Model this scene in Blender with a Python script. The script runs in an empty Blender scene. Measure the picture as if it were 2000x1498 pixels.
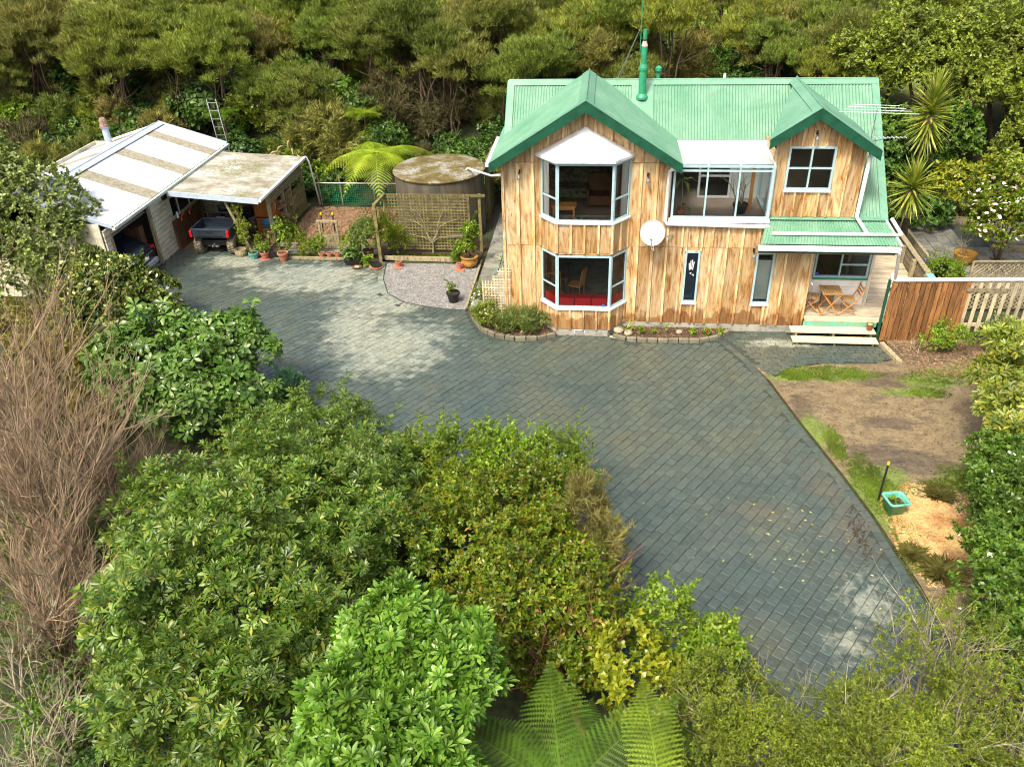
import bpy, math, random
import numpy as np
from mathutils import Vector, Matrix
random.seed(7)
SC = bpy.context.scene
COL = SC.collection
R = math.radians

# ------------------------------------------------------------ camera
cam_data = bpy.data.cameras.new('camera')
cam_data.sensor_width = 36.0
cam_data.lens = 36.0 * 1600.65 / 2000.0
cam_data.clip_start = 0.1
cam_data.clip_end = 600
cam = bpy.data.objects.new('camera', cam_data)
COL.objects.link(cam)
PITCH, YAW, ROLL = 0.5640533930, -0.1219158215, -0.0328019886
fw = Vector((math.sin(YAW) * math.cos(PITCH), math.cos(YAW) * math.cos(PITCH), -math.sin(PITCH)))
r0 = Vector((math.cos(YAW), -math.sin(YAW), 0))
u0 = r0.cross(fw)
rr = r0 * math.cos(ROLL) + u0 * math.sin(ROLL)
uu = -r0 * math.sin(ROLL) + u0 * math.cos(ROLL)
mw = Matrix((rr, uu, -fw)).transposed().to_4x4()
mw.translation = Vector((1.6853, -21.9243, 11.8441))
cam.matrix_world = mw
SC.camera = cam
CAM = mw.translation.copy()

# ------------------------------------------------------------ sky, sun, exposure
SUN_EL, SUN_AZ = R(56), R(207)        # azimuth clockwise from +y (the way the camera looks)
world = bpy.data.worlds.new('World')
SC.world = world
world.use_nodes = True
wn = world.node_tree
sky = wn.nodes.new('ShaderNodeTexSky')
sky.sky_type = 'NISHITA'
sky.sun_disc = False
sky.sun_elevation = SUN_EL
sky.sun_rotation = SUN_AZ
sky.air_density = 1.0
sky.dust_density = 8.0
sky.ozone_density = 0.3
bg = wn.nodes['Background']
bg.inputs[1].default_value = 0.148
wn.links.new(sky.outputs[0], bg.inputs[0])
sun = bpy.data.lights.new('sun', 'SUN')
sun.energy = 2.05
sun.angle = R(8)
sun.color = (1.0, 0.96, 0.82)
so = bpy.data.objects.new('sun', sun)
COL.objects.link(so)
sd = Vector((math.sin(SUN_AZ) * math.cos(SUN_EL), math.cos(SUN_AZ) * math.cos(SUN_EL), math.sin(SUN_EL)))
so.rotation_euler = sd.to_track_quat('Z', 'Y').to_euler()
so.location = sd * 60
SC.view_settings.view_transform = 'Standard'
SC.view_settings.look = 'None'
SC.view_settings.gamma = 1
SC.view_settings.use_curve_mapping = False
SC.view_settings.exposure = 0.9
SC.cycles.filter_width = 1.05

# ------------------------------------------------------------ object helpers
ORG = {}
def tag(o, label=None, cat=None, group=None, kind=None):
    if label: o['label'] = label
    if cat: o['category'] = cat
    if group: o['group'] = group
    if kind: o['kind'] = kind
    return o
def thing(name, label, cat, loc=(0, 0, 0), rz=0.0, group=None):
    o = bpy.data.objects.new(name, None)
    o.empty_display_size = 0.2
    COL.objects.link(o)
    o.location = loc
    o.rotation_euler = (0, 0, rz)
    ORG[o.name] = Vector(loc)
    return tag(o, label, cat, group)
def link(name, me, parent=None, org=None):
    o = bpy.data.objects.new(name, me)
    COL.objects.link(o)
    if parent is not None:
        o.parent = parent
        ORG[o.name] = org if org is not None else ORG.get(parent.name, Vector((0, 0, 0)))
    else:
        ORG[o.name] = org if org is not None else Vector((0, 0, 0))
    return o
def kids(o): return list(o.children)
def copy_tree(o, loc=None, rz=None, scale=None, label=None, group=None):
    c = o.copy(); COL.objects.link(c)
    if loc is not None: c.location = loc
    if rz is not None: c.rotation_euler = (0, 0, rz)
    if scale is not None: c.scale = scale if hasattr(scale, '__len__') else (scale,) * 3
    if label: c['label'] = label
    if group: c['group'] = group
    for k in kids(o):
        d = k.copy(); COL.objects.link(d); d.parent = c
        for g in kids(k):
            e = g.copy(); COL.objects.link(e); e.parent = d
    return c

class MB:
    def __init__(s): s.v = []; s.f = []
    def add(s, vs, fs):
        n = len(s.v); s.v += [tuple(v) for v in vs]; s.f += [tuple(i + n for i in f) for f in fs]; return s
    def box(s, x0, x1, y0, y1, z0, z1):
        return s.add([(x0,y0,z0),(x1,y0,z0),(x1,y1,z0),(x0,y1,z0),(x0,y0,z1),(x1,y0,z1),(x1,y1,z1),(x0,y1,z1)],
            [(3,2,1,0),(4,5,6,7),(0,1,5,4),(1,2,6,5),(2,3,7,6),(3,0,4,7)])
    def beam(s, a, b, w, h, up=(0, 0, 1)):
        a = Vector(a); b = Vector(b); d = (b - a).normalized(); up = Vector(up)
        sx = d.cross(up)
        if sx.length < 1e-4: sx = d.cross(Vector((0, 1, 0)))
        sx.normalize(); sz = sx.cross(d)
        vs = []
        for p in (a, b):
            for i, j in ((-1,-1),(1,-1),(1,1),(-1,1)): vs.append(p + sx * i * w / 2 + sz * j * h / 2)
        return s.add(vs, [(0,1,2,3),(7,6,5,4),(0,4,5,1),(1,5,6,2),(2,6,7,3),(3,7,4,0)])
    def hexa(s, vs): # 8 verts: bottom 4 ccw, top 4 ccw
        return s.add(vs, [(3,2,1,0),(4,5,6,7),(0,1,5,4),(1,2,6,5),(2,3,7,6),(3,0,4,7)])
    def tube(s, pts, rad, n=6, cap=True):
        pts = [Vector(p) for p in pts]
        if not hasattr(rad, '__len__'): rad = [rad] * len(pts)
        base = len(s.v); prev = None
        for i, p in enumerate(pts):
            d = (pts[min(i + 1, len(pts) - 1)] - pts[max(i - 1, 0)])
            if d.length < 1e-9: d = Vector((0, 0, 1))
            d.normalize()
            if prev is None:
                a = d.cross(Vector((0, 0, 1)))
                if a.length < 1e-3: a = d.cross(Vector((1, 0, 0)))
            else: a = prev - d * prev.dot(d)
            a.normalize(); b = d.cross(a); prev = a
            for k in range(n):
                t = 2 * math.pi * k / n
                s.v.append(tuple(p + (a * math.cos(t) + b * math.sin(t)) * rad[i]))
        for i in range(len(pts) - 1):
            for k in range(n):
                k2 = (k + 1) % n
                s.f.append((base + i*n + k, base + i*n + k2, base + (i+1)*n + k2, base + (i+1)*n + k))
        if cap:
            s.f.append(tuple(base + k for k in range(n))[::-1])
            s.f.append(tuple(base + (len(pts)-1)*n + k for k in range(n)))
        return s
    def lathe(s, c, prof, n=20, closed=False):   # prof list of (r, z) bottom to top
        base = len(s.v)
        for r_, z in prof:
            for k in range(n):
                t = 2 * math.pi * k / n
                s.v.append((c[0] + r_ * math.cos(t), c[1] + r_ * math.sin(t), c[2] + z))
        for i in range(len(prof) - 1):
            for k in range(n):
                k2 = (k + 1) % n
                s.f.append((base + i*n + k, base + i*n + k2, base + (i+1)*n + k2, base + (i+1)*n + k))
        if closed:
            s.f.append(tuple(base + k for k in range(n))[::-1])
            s.f.append(tuple(base + (len(prof)-1)*n + k for k in range(n)))
        return s
    def prism(s, poly, z0, z1):
        n = len(poly); vs = [(p[0], p[1], z0) for p in poly] + [(p[0], p[1], z1) for p in poly]
        fs = [tuple(range(n))[::-1], tuple(range(n, 2*n))] + [(i, (i+1) % n, n + (i+1) % n, n + i) for i in range(n)]
        return s.add(vs, fs)
    def build(s, name, m, parent=None, world=True, smooth=False, org=None, bevel=0):
        me = bpy.data.meshes.new(name)
        o_ = ORG.get(parent.name, Vector((0,0,0))) if (parent is not None and world) else Vector((0,0,0))
        if org is not None: o_ = Vector(org)
        vs = [(v[0]-o_[0], v[1]-o_[1], v[2]-o_[2]) for v in s.v]
        me.from_pydata(vs, [], s.f)
        me.materials.append(m)
        if smooth:
            me.shade_smooth()
        o = link(name, me, parent, ORG.get(parent.name) if parent is not None else (Vector(org) if org is not None else None))
        if parent is None and org is not None: o.location = org
        if bevel:
            b = o.modifiers.new('bevel', 'BEVEL'); b.width = bevel; b.segments = 2; b.limit_method = 'ANGLE'
        return o
def single(mb, name, m, label, cat, group=None, smooth=False, bevel=0):
    """a thing made of one mesh, origin at its base centre"""
    xs = [v[0] for v in mb.v]; ys = [v[1] for v in mb.v]; zs = [v[2] for v in mb.v]
    org = ((min(xs)+max(xs))/2, (min(ys)+max(ys))/2, min(zs))
    return tag(mb.build(name, m, None, org=org, smooth=smooth, bevel=bevel), label, cat, group)

# ------------------------------------------------------------ materials
def nn(nt, t, **kw):
    n = nt.nodes.new(t)
    for k, v in kw.items(): setattr(n, k, v)
    return n
def ramp(nt, fac, stops, interp='LINEAR'):
    n = nn(nt, 'ShaderNodeValToRGB'); cr = n.color_ramp; cr.interpolation = interp
    while len(cr.elements) < len(stops): cr.elements.new(0.5)
    for e, (p, c) in zip(cr.elements, stops):
        e.position = p; e.color = (c[0], c[1], c[2], 1) if hasattr(c, '__len__') else (c, c, c, 1)
    nt.links.new(fac, n.inputs[0]); return n.outputs[0]
def mixc(nt, fac, a, b, bt='MIX'):
    n = nn(nt, 'ShaderNodeMix', data_type='RGBA', blend_type=bt)
    for s_, v in ((n.inputs[0], fac), (n.inputs[6], a), (n.inputs[7], b)):
        if hasattr(v, 'is_linked'): nt.links.new(v, s_)
        elif hasattr(v, '__len__'): s_.default_value = (v[0], v[1], v[2], 1)
        else: s_.default_value = v
    return n.outputs[2]
def mth(nt, op, a, b=None, c=None, clamp=False):
    n = nn(nt, 'ShaderNodeMath', operation=op); n.use_clamp = clamp
    for i, v in enumerate((a, b, c)):
        if v is None: continue
        if hasattr(v, 'is_linked'): nt.links.new(v, n.inputs[i])
        else: n.inputs[i].default_value = v
    return n.outputs[0]
def noise(nt, vec, scale, detail=3, rough=0.6, dist=0.0):
    n = nn(nt, 'ShaderNodeTexNoise'); n.inputs['Scale'].default_value = scale
    n.inputs['Detail'].default_value = detail; n.inputs['Roughness'].default_value = rough
    n.inputs['Distortion'].default_value = dist
    nt.links.new(vec, n.inputs['Vector']); return n.outputs[0]
def vmap(nt, vec, sc=(1,1,1), loc=(0,0,0), rot=(0,0,0)):
    n = nn(nt, 'ShaderNodeMapping'); n.inputs['Scale'].default_value = sc
    n.inputs['Location'].default_value = loc; n.inputs['Rotation'].default_value = rot
    nt.links.new(vec, n.inputs['Vector']); return n.outputs[0]
def pos(nt): return nn(nt, 'ShaderNodeNewGeometry').outputs['Position']
def start(name):
    m = bpy.data.materials.new(name); m.use_nodes = True
    return m, m.node_tree, m.node_tree.nodes['Principled BSDF']
def setp(nt, bs, col=None, rough=None, metal=None, bump=None, bstr=0.3, bdist=0.01, spec=None):
    for k, v in (('Base Color', col), ('Roughness', rough), ('Metallic', metal), ('Specular IOR Level', spec)):
        if v is None: continue
        if hasattr(v, 'is_linked'): nt.links.new(v, bs.inputs[k])
        elif hasattr(v, '__len__'): bs.inputs[k].default_value = (v[0], v[1], v[2], 1)
        else: bs.inputs[k].default_value = v
    if bump is not None:
        b = nn(nt, 'ShaderNodeBump'); b.inputs['Strength'].default_value = bstr; b.inputs['Distance'].default_value = bdist
        nt.links.new(bump, b.inputs['Height']); nt.links.new(b.outputs[0], bs.inputs['Normal'])
def rnd(nt, mode):
    if mode == 'obj': return nn(nt, 'ShaderNodeObjectInfo').outputs['Random']
    return nn(nt, 'ShaderNodeNewGeometry').outputs['Random Per Island']
def plain(name, c, rough=0.6, var=0.18, scale=6, bump=0.0, metal=0.0, spec=None, c2=None, stretch=(1,1,1), mode=None, dist=0.0, rv=.28):
    m, nt, bs = start(name)
    p = vmap(nt, pos(nt), stretch)
    n = noise(nt, p, scale, 4, 0.65, dist)
    c2 = c2 or tuple(x * (1 - var * 1.6) for x in c)
    hi = tuple(min(1, x * (1 + var)) for x in c)
    col = ramp(nt, n, [(0.3, c2), (0.5, c), (0.72, hi)])
    if mode:
        r_ = rnd(nt, mode)
        col = mixc(nt, 1.0, col, ramp(nt, r_, [(0, 1-rv), (1, 1+rv*.75)]), 'MULTIPLY')
    setp(nt, bs, col, rough, metal, n if bump else None, bump, 0.02, spec)
    return m
def foliage(name, cols, mode='isl', rough=0.45, trans=0.25, scale=0.8, tint=None, objvar=False):
    m, nt, bs = start(name)
    r_ = rnd(nt, mode)
    st = [(i / max(1, len(cols) - 1), c) for i, c in enumerate(cols)]
    col = ramp(nt, r_, st)
    n = noise(nt, pos(nt), scale, 3)
    col = mixc(nt, 1.0, col, ramp(nt, n, [(0.3, 0.5), (0.7, 1.25)]), 'MULTIPLY')
    if objvar:
        oi = nn(nt, 'ShaderNodeObjectInfo').outputs['Random']
        col = mixc(nt, 1.0, col, ramp(nt, oi, objvar), 'MULTIPLY')
    setp(nt, bs, col, rough, spec=0.4)
    out = nt.nodes['Material Output']
    tr = nn(nt, 'ShaderNodeBsdfTranslucent')
    c2 = mixc(nt, 1.0, col, (1.5, 1.6, 0.5), 'MULTIPLY')
    nt.links.new(c2, tr.inputs[0])
    mx = nn(nt, 'ShaderNodeMixShader'); mx.inputs[0].default_value = trans
    nt.links.new(bs.outputs[0], mx.inputs[1]); nt.links.new(tr.outputs[0], mx.inputs[2])
    nt.links.new(mx.outputs[0], out.inputs[0])
    return m
def glassy(name, tint=(0.75, 0.8, 0.8), refl=1.0, ior=1.5, painted_sky=0.0):
    m, nt, bs = start(name)
    nt.nodes.remove(bs)
    out = nt.nodes['Material Output']
    t = nn(nt, 'ShaderNodeBsdfTransparent'); t.inputs[0].default_value = (*tint, 1)
    g = nn(nt, 'ShaderNodeBsdfGlossy'); g.inputs['Roughness'].default_value = 0.02
    f = nn(nt, 'ShaderNodeFresnel'); f.inputs[0].default_value = ior
    fac = mth(nt, 'MULTIPLY', f.outputs[0], refl, clamp=True)
    mx = nn(nt, 'ShaderNodeMixShader')
    nt.links.new(fac, mx.inputs[0]); nt.links.new(t.outputs[0], mx.inputs[1]); nt.links.new(g.outputs[0], mx.inputs[2])
    if painted_sky:  # whitish diffuse mixed in where the glass would reflect bright sky
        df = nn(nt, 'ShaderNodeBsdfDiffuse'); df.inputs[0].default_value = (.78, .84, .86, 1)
        m2 = nn(nt, 'ShaderNodeMixShader'); m2.inputs[0].default_value = painted_sky
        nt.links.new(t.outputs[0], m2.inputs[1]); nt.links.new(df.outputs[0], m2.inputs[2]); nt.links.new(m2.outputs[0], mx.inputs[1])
    nt.links.new(mx.outputs[0], out.inputs[0])
    return m

def mat_cladding(name='weathered_timber', lift=(1, 1, 1)):
    m, nt, bs = start(name)
    P = pos(nt)
    ri = nn(nt, 'ShaderNodeObjectInfo').outputs['Random']
    off = nn(nt, 'ShaderNodeVectorMath', operation='SCALE'); nt.links.new(P, off.inputs[0]); off.inputs['Scale'].default_value = 1
    cmb = nn(nt, 'ShaderNodeCombineXYZ'); nt.links.new(mth(nt, 'MULTIPLY', ri, 37), cmb.inputs[0]); nt.links.new(mth(nt, 'MULTIPLY', ri, 11), cmb.inputs[2])
    ad = nn(nt, 'ShaderNodeVectorMath', operation='ADD'); nt.links.new(P, ad.inputs[0]); nt.links.new(cmb.outputs[0], ad.inputs[1])
    V = ad.outputs[0]
    g1 = noise(nt, vmap(nt, V, (3.4, 3.4, 0.5)), 1.5, 5, 0.6, 2.2)
    g2 = noise(nt, vmap(nt, V, (28, 28, 1.3)), 1.2, 4, 0.7, 0.7)
    big = noise(nt, vmap(nt, P, (1.0, 1.0, 0.55)), 0.9, 3, 0.6)
    col = ramp(nt, g1, [(0.26, (0.15, 0.060, 0.012)), (0.38, (0.35, 0.165, 0.042)), (0.50, (0.47, 0.295, 0.115)), (0.68, (0.57, 0.43, 0.21))])
    col = mixc(nt, 1.0, col, ramp(nt, g2, [(0.3, 0.6), (0.62, 1.12)]), 'MULTIPLY')
    pale = mixc(nt, ramp(nt, g1, [(0.35, 0.0), (0.7, 0.75)]), col, (0.60, 0.51, 0.34))
    col = mixc(nt, ramp(nt, big, [(0.38, 0.0), (0.54, 1.0)]), col, pale)
    blot = noise(nt, vmap(nt, P, (2.8, 2.8, 0.6)), 1.4, 5, 0.75, 1.0)
    col = mixc(nt, ramp(nt, blot, [(0.50, 0.0), (0.70, 0.6)]), col, (0.62, 0.56, 0.42))
    col = mixc(nt, ramp(nt, blot, [(0.28, 0.6), (0.42, 0.0)]), col, (0.24, 0.11, 0.03))
    col = mixc(nt, 1.0, col, lift, 'MULTIPLY')
    sx = nn(nt, 'ShaderNodeSeparateXYZ'); nt.links.new(P, sx.inputs[0])
    low = mth(nt, 'ADD', sx.outputs[2], mth(nt, 'MULTIPLY', noise(nt, vmap(nt, P, (2.2, 2.2, 1.2)), 1.0, 3), -1.5))
    lowm = ramp(nt, mth(nt, 'ADD', low, 0.5), [(0.24, 0.9), (0.36, 0.0)])
    col = mixc(nt, lowm, col, mixc(nt, 1.0, col, (0.5, 0.35, 0.22), 'MULTIPLY'))
    vo = nn(nt, 'ShaderNodeTexVoronoi'); vo.inputs['Scale'].default_value = 1.0
    nt.links.new(vmap(nt, V, (5.5, 5.5, 2.2)), vo.inputs['Vector'])
    knot = ramp(nt, vo.outputs['Distance'], [(0.03, 1.0), (0.11, 0.0)])
    col = mixc(nt, knot, col, (0.13, 0.05, 0.015))
    col = mixc(nt, 1.0, col, ramp(nt, ri, [(0, (0.78, 0.72, 0.66)), (0.5, (1, 1, 1)), (1, (1.15, 1.1, 1.0))]), 'MULTIPLY')
    setp(nt, bs, col, 0.62, bump=g2, bstr=0.5, bdist=0.006)
    return m
def mat_roof(name, c, worn=(0.42, 0.60, 0.48), rust=True):
    m, nt, bs = start(name)
    P = pos(nt)
    n1 = noise(nt, P, 1.1, 5, 0.65, 0.5); n2 = noise(nt, P, 9, 4, 0.7)
    col = mixc(nt, ramp(nt, n1, [(0.32, 0.0), (0.70, 0.75)]), c, worn)
    col = mixc(nt, 1.0, col, ramp(nt, n2, [(0.3, 0.86), (0.7, 1.08)]), 'MULTIPLY')
    if rust:
        n3 = noise(nt, vmap(nt, P, (1, .6, .6), (3, 3, 3)), 7, 2, 0.6)
        col = mixc(nt, ramp(nt, n3, [(0.725, 0.0), (0.76, 0.8)]), col, (0.30, 0.13, 0.05))
    setp(nt, bs, col, 0.42, bump=n2, bstr=0.12, bdist=0.01)
    return m
def blobmask(nt, P, blobs, nscale=1.2, namp=0.9, st=(1,1,1)):
    """1 inside a soft union of discs on the ground, ragged by noise"""
    out = None
    sx = nn(nt, 'ShaderNodeSeparateXYZ'); nt.links.new(P, sx.inputs[0])
    for (x, y, rx, ry) in blobs:
        dx = mth(nt, 'MULTIPLY', mth(nt, 'SUBTRACT', sx.outputs[0], x), 1 / rx)
        dy = mth(nt, 'MULTIPLY', mth(nt, 'SUBTRACT', sx.outputs[1], y), 1 / ry)
        d = mth(nt, 'SQRT', mth(nt, 'ADD', mth(nt, 'MULTIPLY', dx, dx), mth(nt, 'MULTIPLY', dy, dy)))
        v = mth(nt, 'SUBTRACT', 1.0, d)
        out = v if out is None else mth(nt, 'MAXIMUM', out, v)
    n = noise(nt, vmap(nt, P, st), nscale, 5, 0.7, 0.3)
    return mth(nt, 'ADD', out, mth(nt, 'MULTIPLY', mth(nt, 'SUBTRACT', n, 0.5), namp * 2))
def mat_paver(name, mode):
    m, nt, bs = start(name)
    P = pos(nt)
    rot = vmap(nt, P, (0.6, 2.6, 1), (0, 0, 0), (0, 0, R(-56)))
    dry = blobmask(nt, P, [(-8.2, 3.0, 3.3, 1.4), (-5.4, 1.9, 2.0, 2.4), (-4.4, -1.5, 2.2, 2.0), (-5.8, -.4, 1.3, 1.3), (-11.4, 4.2, 1.4, 0.8), (6.8, -0.75, 1.3, 0.28)], 0.8, 0.55)
    r_ = rnd(nt, mode)
    streak = noise(nt, rot, 1.5, 4, 0.7)
    dry = mth(nt, 'ADD', dry, mth(nt, 'MULTIPLY', mth(nt, 'SUBTRACT', streak, 0.5), 1.3))
    dry = mth(nt, 'ADD', dry, mth(nt, 'MULTIPLY', mth(nt, 'SUBTRACT', r_, 0.5), 0.3))
    d2 = blobmask(nt, P, [(6.9, -10.6, .95, 1.3), (6.3,-11.6,.8,.7)], 4.5, 1.5)
    dry = mth(nt, 'MAXIMUM', dry, mth(nt, 'ADD', d2, -0.42))
    dm = ramp(nt, dry, [(0.0, 0.0), (0.55, 1.0)])
    n2 = noise(nt, P, 14, 5, 0.75); n3 = noise(nt, P, 0.45, 3, 0.6)
    wet = ramp(nt, n3, [(0.3, (0.047, 0.070, 0.066)), (0.5, (0.063, 0.083, 0.070)), (0.7, (0.084, 0.094, 0.068))])
    dryc = ramp(nt, n3, [(0.3, (0.165, 0.195, 0.165)), (0.7, (0.23, 0.24, 0.185))])
    col = mixc(nt, dm, wet, dryc)
    col = mixc(nt, 1.0, col, ramp(nt, n2, [(0.3, 0.6), (0.7, 1.35)]), 'MULTIPLY')
    col = mixc(nt, 1.0, col, ramp(nt, r_, [(0, 0.88), (1, 1.12)]), 'MULTIPLY')
    mud = blobmask(nt, P, [(7.1, -8.6, .8, 1.6), (5.2, -8.1, .9, .5), (6.7,-7.2,.7,.9)], 3.5, 0.9)
    col = mixc(nt, ramp(nt, mud, [(0.25, 0.0), (0.7, 0.35)]), col, (0.11, 0.085, 0.055))
    setp(nt, bs, col, ramp(nt, mth(nt, 'ADD', dm, mth(nt, 'MULTIPLY', n2, 0.25)), [(0, 0.24), (1.0, 0.8)]), bump=n2, bstr=0.25, bdist=0.006)
    return m
M = {}
M['clad'] = mat_cladding()
M['batten'] = mat_cladding('weathered_batten', (1.28, 1.31, 1.36))
M['roof'] = mat_roof('roof_light_green', (0.085, 0.235, 0.14), (0.19, 0.33, 0.235))
M['flash'] = mat_roof('roof_flashing_green', (0.09, 0.25, 0.155), (0.18, 0.34, 0.24), False)
M['dgreen'] = plain('dark_green_paint', (0.005, 0.07, 0.036), 0.5, 0.25, 5)
M['mgreen'] = plain('mid_green_paint', (0.03, 0.26, 0.13), 0.4, 0.2, 8)
M['white'] = plain('white_paint', (0.78, 0.79, 0.78), 0.45, 0.08, 5)
M['bayroof'] = plain('white_bay_roof', (0.70, 0.73, 0.76), 0.4, 0.1, 3, c2=(0.42, 0.45, 0.42))
M['alu'] = plain('pale_blue_aluminium', (0.36, 0.52, 0.56), 0.4, 0.1, 5)
M['frame_dark'] = plain('black_trim', (0.02, 0.022, 0.025), 0.5, 0.1)
M['cream'] = plain('cream_weatherboard_paint', (0.62, 0.58, 0.45), 0.6, 0.14, 2.5, c2=(0.40, 0.38, 0.26), stretch=(1, 1, 2))
M['inner'] = plain('interior_wall', (0.22, 0.19, 0.15), 0.8, 0.1, 2)
M['innerw'] = plain('interior_white_wall', (0.62, 0.66, 0.66), 0.7, 0.05, 2)
M['carpet'] = plain('speckled_carpet', (0.34, 0.26, 0.20), 0.9, 0.5, 35)
M['concrete'] = plain('concrete', (0.33, 0.32, 0.27), 0.8, 0.25, 3, 0.2, c2=(0.14, 0.145, 0.11))
M['slab'] = plain('path_concrete', (0.21, 0.21, 0.175), 0.8, 0.3, 3.5, 0.2, c2=(0.10, 0.105, 0.075), mode='obj')
M['patio'] = plain('patio_tile', (0.15, 0.15, 0.125), 0.7, 0.3, 5, 0.2, mode='obj')
M['paver_i'] = mat_paver('paver_i', 'isl'); M['paver_o'] = mat_paver('paver_o', 'obj')
M['joint'] = plain('joint_sand', (0.035, 0.044, 0.038), 0.8, 0.3, 8)
M['kerb'] = plain('kerb_stone', (0.17, 0.16, 0.11), 0.8, 0.3, 5, 0.3, c2=(0.12, 0.12, 0.07), mode='obj')
M['clod'] = plain('soil_clod', (0.12, 0.085, 0.05), 0.95, 0.4, 6, c2=(0.04, 0.03, 0.022), mode='isl')
M['soil'] = plain('garden_soil', (0.055, 0.032, 0.018), 0.95, 0.5, 14, 0.6, c2=(0.02, 0.012, 0.008))
M['mulch'] = plain('leaf_mulch', (0.22, 0.13, 0.07), 0.95, 0.5, 9, 0.6, c2=(0.06, 0.035, 0.02), mode='isl')
M['deck'] = plain('pale_deck_board', (0.52, 0.44, 0.31), 0.65, 0.25, 3, 0.2, c2=(0.25, 0.19, 0.11), stretch=(1, 8, 1), mode='obj')
M['step'] = plain('new_pine', (0.74, 0.62, 0.38), 0.55, 0.12, 2, 0.1, stretch=(1, 9, 9), c2=(0.60, 0.42, 0.2))
M['fence'] = plain('rough_brown_paling', (0.21, 0.095, 0.028), 0.75, 0.5, 3, 0.5, c2=(0.06, 0.025, 0.01), stretch=(6, 6, 0.7), mode='obj', dist=0.6, rv=.55)
M['fencep'] = plain('pale_paling', (0.42, 0.36, 0.23), 0.8, 0.3, 4, 0.3, stretch=(5, 5, 1), mode='obj')
M['mosswood'] = plain('mossy_timber', (0.155, 0.135, 0.048), 0.85, 0.4, 6, 0.4, c2=(0.07, 0.055, 0.03), mode='obj')
M['oldwood'] = plain('old_grey_timber', (0.28, 0.235, 0.14), 0.85, 0.35, 6, 0.4, c2=(0.10, 0.08, 0.045), stretch=(3, 3, 1), mode='obj')
M['lattice'] = plain('pale_lattice', (0.58, 0.47, 0.31), 0.7, 0.2, 6, mode='obj')
M['teak'] = plain('orange_teak', (0.50, 0.22, 0.06), 0.5, 0.2, 5, stretch=(4, 4, 4))
M['teakslat'] = plain('teak_slat', (0.40, 0.24, 0.09), 0.5, 0.2, 5)
M['red'] = plain('red_cushion', (0.75, 0.015, 0.02), 0.7, 0.12, 3)
M['terra'] = plain('terracotta', (0.36, 0.14, 0.075), 0.75, 0.2, 9)
M['pink'] = plain('pink_plastic', (0.45, 0.15, 0.11), 0.6, 0.15, 9)
M['teal'] = plain('teal_plastic', (0.12, 0.36, 0.30), 0.5, 0.2, 9)
M['black'] = plain('black_plastic', (0.012, 0.013, 0.014), 0.45, 0.2, 9)
M['glaze'] = plain('ochre_glaze', (0.38, 0.19, 0.035), 0.25, 0.35, 5, c2=(0.12, 0.13, 0.04))
M['orange'] = plain('orange_plastic', (0.75, 0.10, 0.01), 0.5, 0.1)
M['yellow'] = plain('yellow_plastic', (0.80, 0.42, 0.02), 0.5, 0.1)
M['purple'] = plain('purple_plastic', (0.14, 0.09, 0.42), 0.5, 0.1)
M['blue'] = plain('blue_plastic', (0.03, 0.10, 0.45), 0.5, 0.1)
M['dish'] = plain('dish_grey', (0.52, 0.60, 0.62), 0.5, 0.06, 4)
M['steel'] = plain('steel', (0.45, 0.46, 0.47), 0.35, 0.1, 5, metal=0.8)
M['zinc'] = plain('white_roof_sheet', (0.52, 0.56, 0.61), 0.5, 0.14, 0.8, c2=(.44, .47, .50))
M['clearroof'] = plain('dirty_clear_sheet', (0.24, 0.222, 0.165), 0.6, 0.3, 7, c2=(0.13, 0.12, 0.07))
def mat_carport():
    m, nt, bs = start('carport_roofing')
    P = pos(nt)
    n1 = noise(nt, vmap(nt, P, (0.7, 1.6, 1)), 1.2, 4, 0.7, 0.3); n2 = noise(nt, P, 11, 4, 0.8); n3 = noise(nt, P, 2.2, 4, 0.7)
    col = ramp(nt, n1, [(0.35, (0.15, 0.14, 0.10)), (0.5, (0.26, 0.25, 0.20)), (0.65, (0.38, 0.40, 0.38))])
    li = blobmask(nt, P, [(-12.3, 8.0, 1.4, 1.5), (-11.2, 5.2, .8, .5)], 1.3, 0.5)
    spk = mth(nt, 'MULTIPLY', ramp(nt, n2, [(0.5, 0.0), (0.56, 1.0)]), ramp(nt, li, [(0.1, 0.12), (0.5, 1.0)]))
    col = mixc(nt, spk, col, (0.12, 0.13, 0.03))
    col = mixc(nt, ramp(nt, n3, [(0.52, 0), (0.66, 0.75)]), col, (0.14, 0.11, 0.06))
    setp(nt, bs, col, 0.6, bump=n2, bstr=0.3, bdist=0.01)
    return m
M['carport'] = mat_carport()
M['tank'] = plain('stained_concrete_tank', (0.085, 0.072, 0.05), 0.8, 0.6, 1.3, 0.3, c2=(0.03, 0.035, 0.035), stretch=(3, 3, 0.5))
def mat_tanktop():
    m, nt, bs = start('mossy_tank_lid')
    P = pos(nt); n1 = noise(nt, P, 1.5, 6, 0.75, 0.4); n2 = noise(nt, P, 12, 4, 0.7)
    col = ramp(nt, n1, [(0.38, (0.07, 0.05, 0.01)), (0.48, (0.13, 0.10, 0.025)), (0.60, (0.26, 0.26, 0.23)), (0.75, (0.42, 0.43, 0.41))])
    col = mixc(nt, ramp(nt, n2, [(0.5, 0), (0.6, 0.8)]), col, (0.09, 0.075, 0.02))
    setp(nt, bs, col, 0.85, bump=n2, bstr=0.5, bdist=0.03); return m
M['tanktop'] = mat_tanktop()
M['brownply'] = plain('wet_brown_ply', (0.13, 0.06, 0.03), 0.7, 0.35, 3)
M['carpaint'] = plain('black_car_paint', (0.022, 0.026, 0.034), 0.12, 0.1, 2)
M['utv'] = plain('navy_plastic', (0.022, 0.033, 0.05), 0.4, 0.3, 5)
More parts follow.
